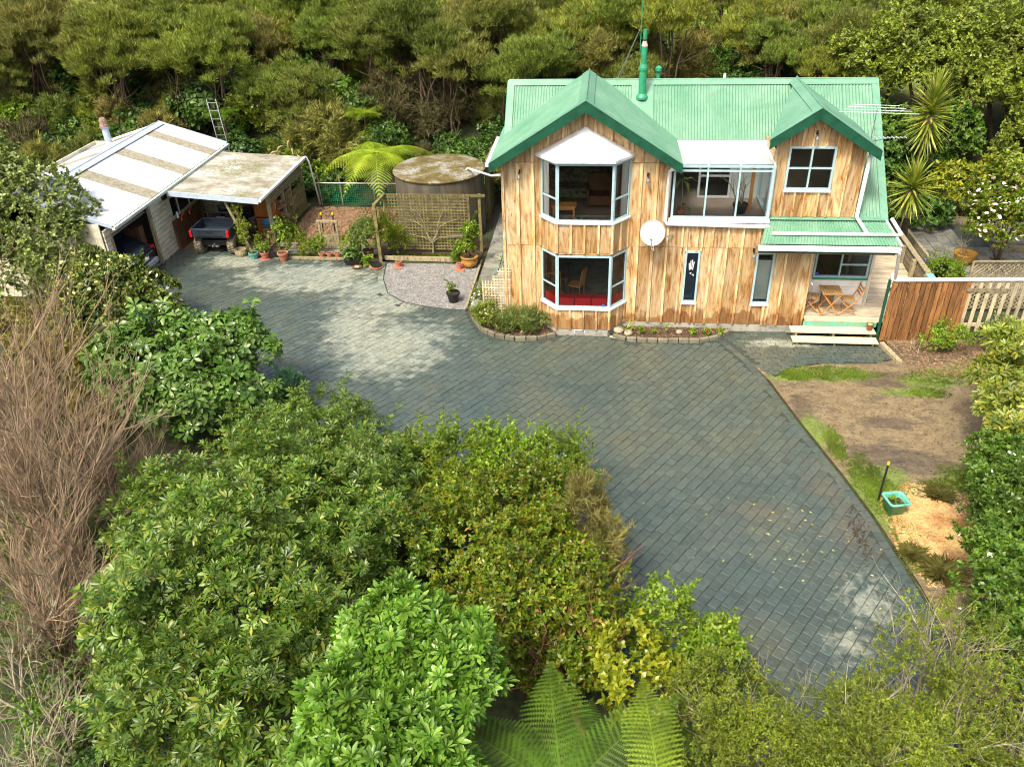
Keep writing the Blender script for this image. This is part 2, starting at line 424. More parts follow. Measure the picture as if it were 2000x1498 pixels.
M['tyre'] = plain('muddy_tyre', (0.17, 0.15, 0.10), 0.85, 0.5, 12, 0.5)
M['tail'] = plain('red_lens', (0.55, 0.01, 0.012), 0.2, 0.1)
M['glass'] = glassy('window_glass', (0.9, 0.93, 0.93), 1.0, 1.45)
M['roofglass'] = glassy('roof_glass_painted_sky', (0.9, 0.95, 0.97), 1.4, 1.6, 0.55)  # white sky reflection put into the colour as diffuse
M['darkglass'] = plain('dark_glass', (0.01, 0.014, 0.018), 0.05, 0.1)
M['curtain'] = plain('white_curtain', (0.75, 0.75, 0.70), 0.8, 0.06)
M['bark'] = plain('bark', (0.085, 0.055, 0.035), 0.9, 0.4, 9, 0.5, stretch=(3, 3, 1))
M['barkred'] = plain('red_bark', (0.20, 0.085, 0.045), 0.8, 0.4, 8, 0.5, stretch=(3, 3, 1))
M['twig'] = plain('pale_twig', (0.25, 0.18, 0.11), 0.8, 0.8, 2.5, c2=(0.085, 0.052, 0.03), mode='isl')
M['lich'] = plain('lichen_branch', (0.30, 0.275, 0.18), 0.85, 0.4, 10, c2=(0.15, 0.10, 0.06), mode='isl')
M['gravel'] = plain('gravel_stone', (0.27, 0.265, 0.25), 0.8, 0.3, 4, mode='isl')
M['chip'] = plain('wood_chip', (0.47, 0.30, 0.12), 0.8, 0.35, 1.5, c2=(0.30, 0.12, 0.03), mode='isl')
M['rock'] = plain('pale_rock', (0.36, 0.31, 0.22), 0.85, 0.3, 7, 0.5)
M['firewood'] = plain('firewood', (0.26, 0.15, 0.08), 0.85, 0.4, 8, mode='obj')
# ============================================================ SETTING: ground
def sst(t): t = min(1, max(0, t)); return t * t * (3 - 2 * t)
def gh(x, y):
    edge = 11.3 if x < 3 else 11.3 - min(1.5, (x - 3) * 0.2)
    z = sst((y - edge) / 4.5) * 2.3 + max(0.0, y - 15.5) * 0.19
    if x > 12: z += sst((x - 16) / 8) * 1.2 * sst((y + 2) / 8)
    z -= 0.9 * sst((-4.5 - x) / 4) * sst((-7.5 - y) / 4)
    if y < -17: z -= (-17 - y) * 0.25
    return z
def mat_ground():
    m, nt, bs = start('ground_cover')
    P = pos(nt); n1 = noise(nt, P, 0.5, 5, 0.7); n2 = noise(nt, P, 7, 4, 0.75); n3 = noise(nt, P, 1.7, 4, 0.7)
    sx = nn(nt, 'ShaderNodeSeparateXYZ'); nt.links.new(P, sx.inputs[0])
    litter = ramp(nt, n2, [(0.3, (0.014, 0.011, 0.006)), (0.5, (0.035, 0.026, 0.014)), (0.72, (0.075, 0.055, 0.03))])
    grass = ramp(nt, mth(nt, 'MULTIPLY', mth(nt, 'ADD', n2, n3), 0.5), [(0.35, (0.10, 0.17, 0.02)), (0.5, (0.22, 0.30, 0.04)), (0.65, (0.36, 0.40, 0.09))])
    g = mth(nt, 'ADD', mth(nt, 'MULTIPLY', mth(nt, 'SUBTRACT', sx.outputs[1], 17.5), 0.25), mth(nt, 'MULTIPLY', mth(nt, 'SUBTRACT', n1, 0.5), 2.0), clamp=True)
    gf = mth(nt, 'MULTIPLY', g, 1.0, clamp=True)
    weeds = ramp(nt, n3, [(0.38, 0.0), (0.55, 0.85)])
    nearg = ramp(nt, n2, [(0.3, (0.014, 0.024, 0.006)), (0.7, (0.045, 0.075, 0.014))])
    col = mixc(nt, gf, mixc(nt, weeds, litter, nearg), grass)
    setp(nt, bs, col, 0.95, bump=n2, bstr=0.6, bdist=0.05); return m
def make_ground():
    xs = np.concatenate([np.linspace(-300, -40, 12), np.linspace(-38, 40, 118), np.linspace(44, 300, 12)])
    ys = np.concatenate([np.linspace(-80, -30, 6), np.linspace(-28, 62, 136), np.linspace(66, 400, 18)])
    rng = np.random.RandomState(3)
    vs = []
    for y in ys:
        for x in xs:
            z = gh(x, y)
            if y > 12.5 or x > 17: z += rng.uniform(-.09, .09)
            vs.append((x, y, z - 0.03))
    nx = len(xs)
    fs = [(j*nx+i, j*nx+i+1, (j+1)*nx+i+1, (j+1)*nx+i) for j in range(len(ys)-1) for i in range(nx-1)]
    b = MB(); b.v = vs; b.f = fs
    o = b.build('ground', mat_ground(), smooth=True); tag(o, kind='structure')
make_ground()
def inside(p, poly):
    x, y = p; c = False; n = len(poly)
    for i in range(n):
        x1, y1 = poly[i]; x2, y2 = poly[(i+1) % n]
        if (y1 > y) != (y2 > y) and x < (x2-x1)*(y-y1)/(y2-y1)+x1: c = not c
    return c
def sheet(name, poly, z, m, kind='structure', cell=None):
    me = bpy.data.meshes.new(name)
    import bmesh
    bm = bmesh.new()
    f = bm.faces.new([bm.verts.new((p[0], p[1], z)) for p in poly])
    bmesh.ops.triangulate(bm, faces=[f])
    bmesh.ops.recalc_face_normals(bm, faces=bm.faces)
    for f in bm.faces:
        if f.normal.z < 0: f.normal_flip()
    bm.to_mesh(me); bm.free(); me.materials.append(m)
    o = link(name, me); return tag(o, kind=kind)
KERB_G = [(-6.02, 4.42), (-5.9, 4.3), (-5.68, 3.0), (-5.27, 1.9), (-4.6, 1.28), (-3.84, 1.02), (-3.1, 0.86), (-2.5, 0.82)]
BED_L = [(-2.3, 0.7), (-2.1, 0.1), (-1.8, -0.45), (-1.35, -0.8), (-0.75, -0.98), (-0.1, -0.92), (0.42, -0.66)]
BED_R = [(2.12, -0.62), (2.5, -0.82), (3.4, -0.86), (4.6, -0.80), (5.15, -0.55), (5.5, -0.2)]
DR_R = [(5.35, -0.7), (5.85, -1.7), (6.2, -2.8), (6.68, -4.8), (7.22, -6.8), (7.55, -8.15), (7.85, -10.0), (8.05, -12), (8.1, -16.5)]
DR_L = [(3.6, -16.5), (3.4, -14.0), (1.6, -11.6), (-0.4, -10.0), (-5.6, -6.3), (-9.8, -4.0), (-13.9, 0.6)]
DRIVE = [(-14.05, 5.2), (-11.2, 5.2), (-11.2, 4.62), (-10.6, 4.45)] + KERB_G + BED_L + [(0.42, -0.6), (2.05, -0.6)] + BED_R[:4] + DR_R + DR_L
APRON = BED_R[3:] + [(7.15, -0.02), (7.15, -0.2), (9.62, -0.3), (9.75, -1.5), (9.2, -1.72), (7.9, -1.78), (7.0, -2.05), (6.45, -2.55), (6.2, -2.8), (5.85, -1.7), (5.35, -0.7)]
drive = sheet('driveway', DRIVE, 0.0, M['joint'])
path_r = sheet('step_path', APRON, 0.003, M['joint'])
cp_floor = sheet('carport_floor', [(-14.05, 5.2), (-11.2, 5.2), (-10.6, 5.4), (-10.5, 10.2), (-14.05, 10.2)], 0.004, plain('damp_earth_floor', (0.13, 0.10, 0.065), 0.7, 0.4, 4, 0.2))
def dist_poly(p, line):
    best = 9; 
    for (x1, y1), (x2, y2) in zip(line, line[1:]):
        dx, dy = x2-x1, y2-y1; L = dx*dx+dy*dy
        t = max(0, min(1, ((p[0]-x1)*dx+(p[1]-y1)*dy)/L)) if L else 0
        best = min(best, math.hypot(p[0]-x1-t*dx, p[1]-y1-t*dy))
    return best
EDGES = [KERB_G, DR_R, BED_L, BED_R]
def paver_list(poly, ang, W, L, edge=0.2, seed=1, skip=None):
    rng = random.Random(seed); out = []
    c, s = math.cos(ang), math.sin(ang)
    xs = [p[0] for p in poly]; ys = [p[1] for p in poly]
    r = int(max(max(map(abs, xs)), max(map(abs, ys))) * 1.5 / W)
    for i in range(-r, r):
        v = i * W; off = rng.uniform(-.03, .03) + (L / 2 if i % 2 else 0)
        for j in range(-int(r * W / L), int(r * W / L)):
            u = j * L + off
            x = c * u - s * v; y = s * u + c * v
            if not (min(xs) < x < max(xs) and min(ys) < y < max(ys)): continue
            if not inside((x, y), poly): continue
            if min(dist_poly((x, y), e) for e in EDGES) < edge: continue
            out.append((x + rng.uniform(-.004, .004), y + rng.uniform(-.004, .004), ang + rng.uniform(-.012, .012), L - 0.010, W - 0.010, rng.uniform(-.004, .006)))
    return out
pv = paver_list(DRIVE, R(55.6), 0.205, 0.245)
def border(line, w=0.2, l=0.19, side=1):
    out = []; acc = 0
    for (x1, y1), (x2, y2) in zip(line, line[1:]):
        d = math.hypot(x2-x1, y2-y1); n = max(1, round(d / l)); a = math.atan2(y2-y1, x2-x1)
        for k in range(n):
            t = (k + .5) / n
            out.append((x1+(x2-x1)*t - math.sin(a)*w/2*side, y1+(y2-y1)*t + math.cos(a)*w/2*side, a, d/n-.012, w-.012, random.uniform(-.003, .004)))
    return out
bd = border(DR_R, 0.2, 0.24, -1) + border([(-14,5.0),(-11.3,5.0)], .2,.2,-1)
ap = paver_list(APRON, 0.0, 0.16, 0.24, 0.12, 5)
kg = border(KERB_G, 0.2, 0.17, -1)
def paver_mesh(P, z0=0.0):
    b = MB()
    x, y, a, L, W, dz = P
    c, s = math.cos(a), math.sin(a); zt = z0 + 0.022 + dz; e = 0.008
    lo = [(-L/2, -W/2), (L/2, -W/2), (L/2, W/2), (-L/2, W/2)]
    hi = [(-L/2+e, -W/2+e), (L/2-e, -W/2+e), (L/2-e, W/2-e), (-L/2+e, W/2-e)]
    T = lambda p, z: (x + c*p[0] - s*p[1], y + s*p[0] + c*p[1], z)
    b.add([T(p, z0 + .003) for p in lo] + [T(p, zt-.005) for p in lo] + [T(p, zt) for p in hi],
        [(0,1,5,4),(1,2,6,5),(2,3,7,6),(3,0,4,7),(4,5,9,8),(5,6,10,9),(6,7,11,10),(7,4,8,11),(8,9,10,11)])
    return b
def project(p):
    d = Vector(p) - CAM; z = d.dot(fw); f = 1600.65
    return 1000 + f * d.dot(rr) / z, 749 - f * d.dot(uu) / z, z
def lay(name_parent, lst, cnt, prefix='paver', im='paver_i', om='paver_o'):
    vis = []
    for P in lst:
        x, y, z = project((P[0], P[1], 0))
        vis.append((z if (-20 < x < 2020 and -20 < y < 1440 and y > 0 and not (x < 1150 and y > 820)) else z + 1000, P))
    vis.sort(key=lambda t: t[0])
    near, rest = [p for _, p in vis[:cnt]], [p for _, p in vis[cnt:]]
    protos = {}
    for P in near:
        key = (round(P[3], 2), round(P[4], 2))
        if key not in protos:
            b = paver_mesh((0, 0, 0, P[3], P[4], 0)); me = bpy.data.meshes.new(prefix)
            me.from_pydata(b.v, [], b.f); me.materials.append(M[om]); protos[key] = me
        o = bpy.data.objects.new(prefix, protos[key]); COL.objects.link(o); o.parent = name_parent
        o.location = (P[0], P[1], P[5]); o.rotation_euler = (random.uniform(-.006, .006), random.uniform(-.006, .006), P[2])
    if rest:
        b = MB()
        for P in rest: 
            q = paver_mesh(P); b.add(q.v, q.f)
        o = b.build('pavers', M[im], name_parent); tag(o, kind='stuff')
lay(drive, pv + bd, 300)
lay(path_r, ap, 200)
# kerb of long pavers round the gravel bed
kb = sheet('gravel_edge_kerb', [(p[0]-.0, p[1]) for p in KERB_G] + [(p[0]+.05, p[1]+.05) for p in KERB_G[::-1]], 0.006, M['joint'])
lay(kb, kg, 300, 'kerb_stone')
# gravel bed
GRAV = [(-5.85, 4.3), (-5.65, 3.0), (-5.24, 1.93), (-4.56, 1.32), (-3.84, 1.08), (-3.1, 0.92), (-2.5, 0.88), (-2.42, 2.4), (-2.5, 4.35)]
gv = sheet('gravel_bed', GRAV, 0.010, plain('gravel_base', (0.16, 0.155, 0.145), 0.9, 0.5, 22, 0.5))
def scatter_bits(poly, n, size, z, m, name, parent=None, seed=1, flat=0.6, zj=0.01, label=None):
    rng = np.random.RandomState(seed)
    xs = [p[0] for p in poly]; ys = [p[1] for p in poly]
    pts = []
    while len(pts) < n:
        x, y = rng.uniform(min(xs), max(xs)), rng.uniform(min(ys), max(ys))
        if inside((x, y), poly): pts.append((x, y))
    pts = np.array(pts); n = len(pts)
    base = np.array([(1,0,0),(-.5,.87,0),(-.5,-.87,0),(0,0,1.0)]) 
    a = rng.uniform(0, 6.28, n); s = size * rng.uniform(.5, 1.3, n); st = rng.uniform(.6, 1.6, n)
    c_, s_ = np.cos(a), np.sin(a)
    V = np.zeros((n, 4, 3))
    bx = base[None, :, 0] * st[:, None] * s[:, None]; by = base[None, :, 1] * s[:, None] / st[:, None]
    V[:, :, 0] = pts[:, 0:1] + c_[:, None]*bx - s_[:, None]*by
    V[:, :, 1] = pts[:, 1:2] + s_[:, None]*bx + c_[:, None]*by
    V[:, :, 2] = z + base[None, :, 2]*s[:, None]*flat + rng.uniform(0, zj, n)[:, None]
    F = np.array([(0,1,3),(1,2,3),(2,0,3)])
    o = np_mesh(name, V.reshape(-1, 3), (np.arange(n)[:, None, None]*4 + F[None]).reshape(-1, 3), m, parent)
    tag(o, kind='stuff'); 
    if label: tag(o, label)
    return o
def np_mesh(name, V, F, m, parent=None, org=None, smooth=False):
    me = bpy.data.meshes.new(name)
    V = np.asarray(V, dtype=np.float32); F = np.asarray(F, dtype=np.int32)
    if parent is not None:
        V = V - np.array(ORG.get(parent.name, Vector((0,0,0))), dtype=np.float32)
    elif org is not None: V = V - np.array(org, dtype=np.float32)
    k = F.shape[1]
    me.vertices.add(len(V)); me.vertices.foreach_set('co', V.ravel())
    me.loops.add(F.size); me.loops.foreach_set('vertex_index', F.ravel())
    me.polygons.add(len(F)); me.polygons.foreach_set('loop_start', np.arange(0, F.size, k, dtype=np.int32))
    me.polygons.foreach_set('loop_total', np.full(len(F), k, dtype=np.int32))
    if smooth: me.polygons.foreach_set('use_smooth', np.ones(len(F), dtype=bool))
    me.update(calc_edges=True); me.materials.append(m)
    o = link(name, me, parent)
    if parent is None and org is not None: o.location = org
    return o
def thing_stuff(o, label, cat): return tag(o, label, cat)
g = scatter_bits(GRAV, 9000, 0.022, 0.012, M['gravel'], 'gravel'); thing_stuff(g, 'grey and brown gravel filling the curved bed by the driveway', 'gravel')
# garden soil areas
sheet('garden_bed', [(-10.5, 4.55), (-6.1, 4.45), (-6.0, 5.1), (-2.7, 5.3), (-2.6, 4.4), (-2.5, 6.3), (-6.3, 9.8), (-10.4, 9.9)], 0.012, M['soil'])
sheet('house_bed_left', BED_L + [(0.42, -0.1), (-1.1, -0.02), (-1.1, 1.0)], 0.05, M['soil'])
sheet('house_bed_right', BED_R + [(5.5, -0.02), (2.4, -0.02), (2.1, -0.5)], 0.06, M['soil'])
sheet('garden_path', [(-10.2, 4.85), (-6.3, 4.95), (-6.3, 5.45), (-10.2, 5.35)], 0.045, M['slab'])
# side path of concrete slabs between tank and house
sp = sheet('side_path', [(-2.45, 1.0), (-1.15, 1.0), (-1.15, 10.4), (-2.7, 10.4), (-2.35, 6)], 0.006, M['joint'])
for j, (y0, y1) in enumerate([(1.0, 1.75), (1.77, 2.5), (2.52, 3.25), (3.27, 4.0), (4.02, 4.75), (4.77, 5.5), (5.52, 6.25), (6.27, 7.0), (7.02, 7.75), (7.77, 8.5), (8.52, 9.3)]):
    for (x0, x1) in ((-2.38, -1.82), (-1.8, -1.2)):
        MB().box(x0, x1, y0, y1, 0.008, 0.05 + random.uniform(-.006, .006)).build('paving_slab', M['slab'], sp, bevel=0.004)
# dirt yard on the right
YARD = [(5.9, -1.85), (6.45, -2.6), (7.0, -2.1), (7.9, -1.82), (9.2, -1.76), (9.85, -1.5), (9.9, -0.35), (14.5, -0.1), (14.5, -12.5), (8.2, -12.5), (7.95, -10.0), (7.62, -8.15), (7.3, -6.8), (6.76, -4.8), (6.28, -2.8)]
def mat_yard():
    m, nt, bs = start('muddy_yard')
    P = pos(nt); n1 = noise(nt, vmap(nt, P, (0.55, 1.4, 1)), 1.0, 5, 0.72, 0.6); n2 = noise(nt, P, 16, 4, 0.75); n3 = noise(nt, P, 3.2, 5, 0.7)
    n5 = noise(nt, vmap(nt, P, (.6, 2.0, 1)), 2.4, 6, 0.8, 0.8)
    tan = ramp(nt, n2, [(0.3, (0.125, 0.09, 0.048)), (0.7, (0.24, 0.185, 0.095))])
    mud = ramp(nt, n2, [(0.3, (0.025, 0.021, 0.018)), (0.7, (0.085, 0.07, 0.055))])
    mm = blobmask(nt, P, [(8.8, -4.6, .9, .35), (8.9, -6.2, 1.6, .6), (9.4, -2.6, 1.5, .5), (8.2, -5.9, 1.0, .5), (10.8, -1.1, 1.6, .7), (6.9,-3.9,.35,.9)], 3.2, 1.5, (.45, 1.8, 1))
    col = mixc(nt, ramp(nt, mth(nt, 'ADD', mm, mth(nt, 'MULTIPLY', mth(nt, 'SUBTRACT', n1, .5), .8)), [(0.0, 0.0), (0.5, 0.55)]), tan, mud)
    col = mixc(nt, mth(nt, 'MULTIPLY', ramp(nt, n5, [(0.47, 0.0), (0.62, 0.85)]), ramp(nt, n1, [(0.42, 0.15), (0.6, 1.0)])), col, mud)
    gm = blobmask(nt, P, [(8.0, -2.4, 1.3, .45), (10.4, -2.6, .9, .5), (8.2, -7.0, .7, .9), (7.7, -7.5, .5, 1.5), (10.5, -6.8, 1.5, .7), (7.0, -5.0, .4, .9), (6.8, -2.6, .7, .3), (9.6, -3.2, .8, .25)], 1.5, 0.5)
    gr = ramp(nt, n2, [(0.3, (0.06, 0.10, 0.015)), (0.7, (0.16, 0.22, 0.035))])
    col = mixc(nt, ramp(nt, gm, [(0.1, 0.0), (0.4, 0.9)]), col, gr)
    col = mixc(nt, 1.0, col, ramp(nt, n3, [(0.35, 0.72), (0.65, 1.2)]), 'MULTIPLY')
    wetn = ramp(nt, mm, [(0.1, 0.9), (0.5, 0.4)])
    setp(nt, bs, col, wetn, bump=n3, bstr=0.5, bdist=0.05); return m
sheet('dirt_yard', YARD, 0.012, mat_yard())
CH = [(7.95, -7.95), (8.5, -7.4), (9.2, -7.6), (9.6, -8.4), (9.1, -9.3), (8.3, -9.5), (7.9, -8.9)]
c_ = scatter_bits(CH, 9000, 0.035, 0.016, M['chip'], 'wood_chips', flat=0.35, zj=0.05); thing_stuff(c_, 'golden and orange wood chips heaped beside the green tub', 'wood chips')
c_ = scatter_bits([(7.8,-7.5),(8.6,-6.9),(9.8,-7.2),(10.2,-8.6),(9.4,-9.9),(8.1,-10.1),(7.8,-9.2)], 2600, 0.035, 0.016, M['chip'], 'scattered_chips', flat=0.35, zj=0.01); thing_stuff(c_, 'loose wood chips strewn round the edge of the chip heap', 'wood chips')
# stones, leaves and mulch
GB = [(-10.3, 5.7), (-6.6, 5.7), (-6.6, 9.6), (-10.2, 9.6)]
c_ = scatter_bits(GB, 7000, 0.06, 0.03, M['mulch'], 'dry_mulch', flat=0.5, zj=0.09); thing_stuff(c_, 'brown dry leaves and prunings covering the vegetable bed', 'mulch')
c_ = scatter_bits(BED_L + [(0.42, -0.1), (-1.1, -0.02), (-1.1, 1.0)], 500, 0.03, 0.055, M['mulch'], 'bed_mulch'); thing_stuff(c_, 'brown litter in the small bed left of the bay window', 'mulch')
c_ = scatter_bits(BED_R + [(5.5, -0.02), (2.4, -0.02), (2.1, -0.5)], 600, 0.025, 0.065, M['mulch'], 'bed_litter'); thing_stuff(c_, 'brown litter in the narrow bed under the timber wall', 'mulch')
c_ = scatter_bits([(9.9, -0.4), (13.5, -0.2), (13.5, -2.2), (10.2, -2.4)], 1500, 0.04, 0.016, M['mulch'], 'yard_litter'); thing_stuff(c_, 'brown leaf litter on the soil in front of the paling fence', 'leaf litter')
c_ = scatter_bits(YARD, 5200, 0.028, 0.014, M['clod'], 'soil_clods', flat=.5); thing_stuff(c_, 'small clods, stones and crumbs of soil over the dirt yard', 'soil')
# kerb stones round the two house beds
def kerbs(line, name, lab):
    t = thing(name, lab, 'garden edging', (line[0][0], line[0][1], 0))
    for (x1, y1), (x2, y2) in zip(line, line[1:]):
        n = max(1, round(math.hypot(x2-x1, y2-y1) / 0.33)); a = math.atan2(y2-y1, x2-x1)
        for k in range(n):
            p0 = Vector((x1+(x2-x1)*(k+.04)/n, y1+(y2-y1)*(k+.04)/n, .06)); p1 = Vector((x1+(x2-x1)*(k+.96)/n, y1+(y2-y1)*(k+.96)/n, .06))
            MB().beam(p0, p1, .11, .13 + random.uniform(-.01, .015)).build('kerb_stone', M['kerb'], t, bevel=0.012)
kerbs(BED_L, 'bed_edging', 'mossy cream kerb stones curving round the bed left of the bay')
kerbs(BED_R, 'bed_edging', 'low grey kerb along the narrow bed right of the bay')
# right-hand patio and its retaining timbers
pt = sheet('patio', [(12.4, 2.4), (17.2, 2.4), (17.2, 8.6), (12.9, 8.6)], 0.02, M['joint'])
for i in range(11):
    for j in range(14):
        x0 = 12.9 + i*0.4 ; y0 = 2.7 + j*0.42
        if x0 < 13.2 and y0 < 4.4: continue
        if 14.3 < x0 < 15.2 and y0 > 6.2: continue
        z1 = 0.05 if not (x0 >= 15.2 and y0 > 6.2) else 0.24
        MB().box(x0, x0+.385, y0, y0+.405, 0.022, z1 + random.uniform(-.006, .006)).build('patio_tile', M['patio'], pt, bevel=0.004)
def timber(a, b, w, h, lab):
    o = single(MB().beam(a, b, w, h), 'garden_timber', M['oldwood'], lab, 'timber edging'); return o
timber((12.85, 8.75, .15), (15.2, 8.75, .15), .12, .3, 'weathered sleeper at the back edge of the tiled patio')
timber((15.1, 6.15, .14), (17.2, 6.15, .14), .1, .2, 'dark timber riser under the raised patio tiles')
timber((12.75, 4.2, .12), (12.75, 8.6, .12), .1, .24, 'long timber edging beside the patio steps')
timber((9.68, -0.7, .06), (9.9, -1.75, .06), .13, .12, 'short dark sleeper lying on the soil right of the steps')
timber((-6.0, 4.62, .08), (-2.75, 4.55, .08), .07, .16, 'mossy plank retaining the bed below the trellis')
timber((-10.1, 4.56, .05), (-6.9, 4.52, .05), .08, .1, 'pale timber edge running behind the row of terracotta pots')
timber((-10.2, 5.55, .1), (-6.5, 5.6, .1), .06, .2, 'old board holding back the mulch of the vegetable bed')
timber((-2.5, 1.0, .04), (-2.5, 4.6, .04), .07, .08, 'thin pale timber strip between gravel and side path')
# ============================================================ HOUSE
H = thing('house', 'two storey timber clad house with green corrugated roof and bay windows', 'house', (4.2, 3.3, 0))
def subtract(z0, z1, holes):
    segs = [(z0, z1)]
    for a, b in holes:
        new = []
        for s, e in segs:
            if b <= s or a >= e: new.append((s, e)); continue
            if a > s: new.append((s, a))
            if b < e: new.append((b, e))
        segs = new
    return segs
def facade(parent, o, u, n, s0, s1, z0, top, joints=(), holes=(), pitch=0.4, th=0.03, m='clad', name='board', batten=True, off=0.0, bw=0.06, bname='batten', s_off=0.0, noend=False):
    """vertical sheets and battens on the wall from s0 to s1 along u"""
    o = Vector(o); u = Vector(u).normalized(); n = Vector(n).normalized()
    topf = top if callable(top) else (lambda s: top)
    br = {s0, s1}
    k = s0 + pitch + s_off
    while k < s1 - 0.1: br.add(round(k, 4)); k += pitch
    hard = set()
    for (a, b, c, d) in holes:
        for v in (a, b):
            if s0 < v < s1: hard.add(v)
    br = sorted([b for b in br if all(abs(b - h) > 0.1 for h in hard) or b in (s0, s1)] + list(hard))
    br = sorted(set(br))
    if callable(top) and hasattr(top, 'apex') and s0 < top.apex < s1 and all(abs(b-top.apex) > .02 for b in br):
        br = sorted([b for b in br if abs(b - top.apex) > 0.12] + [top.apex])
    def piece(a, b, za, zb, t0, t1, w0, w1, nm):
        pts = []
        for (zz0, zz1) in ((za, zb),):
            for d in (w0, w1): pass
        A0, A1 = za, za
        ta = min(zb, topf(a)) if zb > min(topf(a), topf(b)) else zb
        tb = min(zb, topf(b)) if zb > min(topf(a), topf(b)) else zb
        if ta <= za + .005 and tb <= za + .005: return
        ta = max(ta, za + .002); tb = max(tb, za + .002)
        P = lambda s, z, d: o + u * s + n * d + Vector((0, 0, z))
        vs = [P(a, za, w0), P(b, za, w0), P(b, za, w1), P(a, za, w1), P(a, ta, w0), P(b, tb, w0), P(b, tb, w1), P(a, ta, w1)]
        mb = MB().hexa(vs)
        return mb.build(nm, M['batten'] if nm == 'batten' else M[m], parent)
    for a, b in zip(br, br[1:]):
        mid = (a + b) / 2
        hs = [(c, d) for (p, q, c, d) in holes if p < mid < q]
        zt = max(topf(a), topf(b))
        cuts = [z0] + [j for j in joints if z0 < j < zt] + [zt]
        for c, d in zip(cuts, cuts[1:]):
            for s, e in subtract(c, d - (0.012 if d != zt else 0), hs):
                if e - s > 0.03: piece(a + .001, b - .001, s, e, 0, 0, off - th, off, name)
    if batten:
        for s in (br[:-1] if noend else br):
            ho = [(c, d) for (p, q, c, d) in holes if p - 0.001 <= s - .0 and s <= q + 0.001]
            inner = [(c, d) for (p, q, c, d) in holes if p + bw/2 < s < q - bw/2]
            edge = [(c, d) for (p, q, c, d) in holes if abs(s-p) < 0.03 or abs(s-q) < 0.03]
            zt = topf(s) if not hasattr(top, 'apex') else min(topf(s - bw/2), topf(s + bw/2))
            cuts = [z0] + [j for j in joints if z0 < j < zt] + [zt]
            for c, d in zip(cuts, cuts[1:]):
                for a_, e_ in subtract(c, d - (0.012 if d != zt else 0), inner + edge):
                    if e_ - a_ > 0.08: piece(s - bw/2, s + bw/2, a_, e_, 0, 0, off + .001, off + .045, bname)
JO = (2.61, 5.01)
RS = 0.635
def gtop(x): return 6.60 - RS * abs(x - 1.18) - 0.03
gtop.apex = 1.18
BAYH = (-0.02, 2.42, 0.30, 5.22)
W1 = (4.06, 4.48, 0.89, 2.50); W2 = (6.03, 6.54, 0.89, 2.49)
X3 = 3.52
facade(H, (0,0,0), (1,0,0), (0,-1,0), -1.08, X3, 0.21, gtop, JO, [BAYH], pitch=0.42, bw=0.075, noend=True)
facade(H, (0,0,0), (1,0,0), (0,-1,0), X3, 7.55, 0.21, lambda x: 3.40 if x < 6.2 else 2.80, JO, [W1, W2], pitch=0.415)
# timber lining on the inside of the front wall
facade(H, (0,0.035,0), (1,0,0), (0,-1,0), -1.05, X3, 0.21, gtop, (), [(-0.02, 2.42, 0.9, 2.5), (-.02, 2.42, 3.5, 5.15)], pitch=9, th=0.07, m='inner', name='inner_wall', batten=False, off=0.0)
facade(H, (0,0.035,0), (1,0,0), (0,-1,0), X3+.01, 7.5, 0.21, 2.75, (), [W1, W2], pitch=9, th=0.07, m='inner', name='inner_wall', batten=False, off=0.0)
# foundation
fb = MB().box(-1.05, 0.5, 0.0, 0.2, -0.05, 0.22); fb.box(1.9, 7.5, 0.0, 0.2, -.05, .2)
fb.add([(-.02,0.01,-.05),(.47,-.53,-.05),(1.95,-.53,-.05),(2.42,.01,-.05),(-.02,.01,.215),(.47,-.53,.215),(1.95,-.53,.215),(2.42,.01,.215)], [(3,2,1,0),(4,5,6,7),(0,1,5,4),(1,2,6,5),(2,3,7,6),(3,0,4,7)])
fb.build('foundation', M['concrete'], H)
vt = MB().box(.98, 1.28, -.545, -.531, .06, .17).build('vent_frame', M['white'], H)
b = MB()
for i in range(9): b.box(1.0 + i*.03, 1.014 + i*.03, -.551, -.546, .07, .16)
b.build('vent_grille', M['frame_dark'], vt)
# back and side walls
def wallbox(x0, x1, y0, y1, z0, z1, m='inner', nm='wall'): return MB().box(x0, x1, y0, y1, z0, z1).build(nm, M[m], H)
wallbox(-1.05, -0.95, .12, 6.3, .0, 5.0); wallbox(9.2, 9.3, 2.2, 6.3, 0, 3.6); wallbox(-1.05, 9.3, 6.3, 6.4, 0, 3.8, 'clad')
wallbox(9.44, 9.54, .86, 6.3, 0, 2.9, 'white'); 
# floors and rooms
wallbox(-.94, 7.5, .14, 6.29, .30, .34, 'slab', 'ground_floor')
wallbox(-.94, 3.55, .14, 3.3, 2.92, 3.0, 'carpet', 'upper_floor'); wallbox(3.56, 8.4, .6, 3.3, 3.30, 3.38, 'carpet', 'upper_floor')
wallbox(-.94, 3.45, 3.4, 3.5, 3.02, 5.9, 'inner', 'room_wall'); wallbox(-.94, 7.4, 4.6, 4.7, .36, 2.9, 'inner', 'room_wall')
wallbox(3.46, 3.54, .14, 3.5, 3.02, 5.0, 'inner', 'room_wall')
wallbox(3.60, 3.66, .2, 4.5, .36, 2.9, 'inner', 'room_wall')
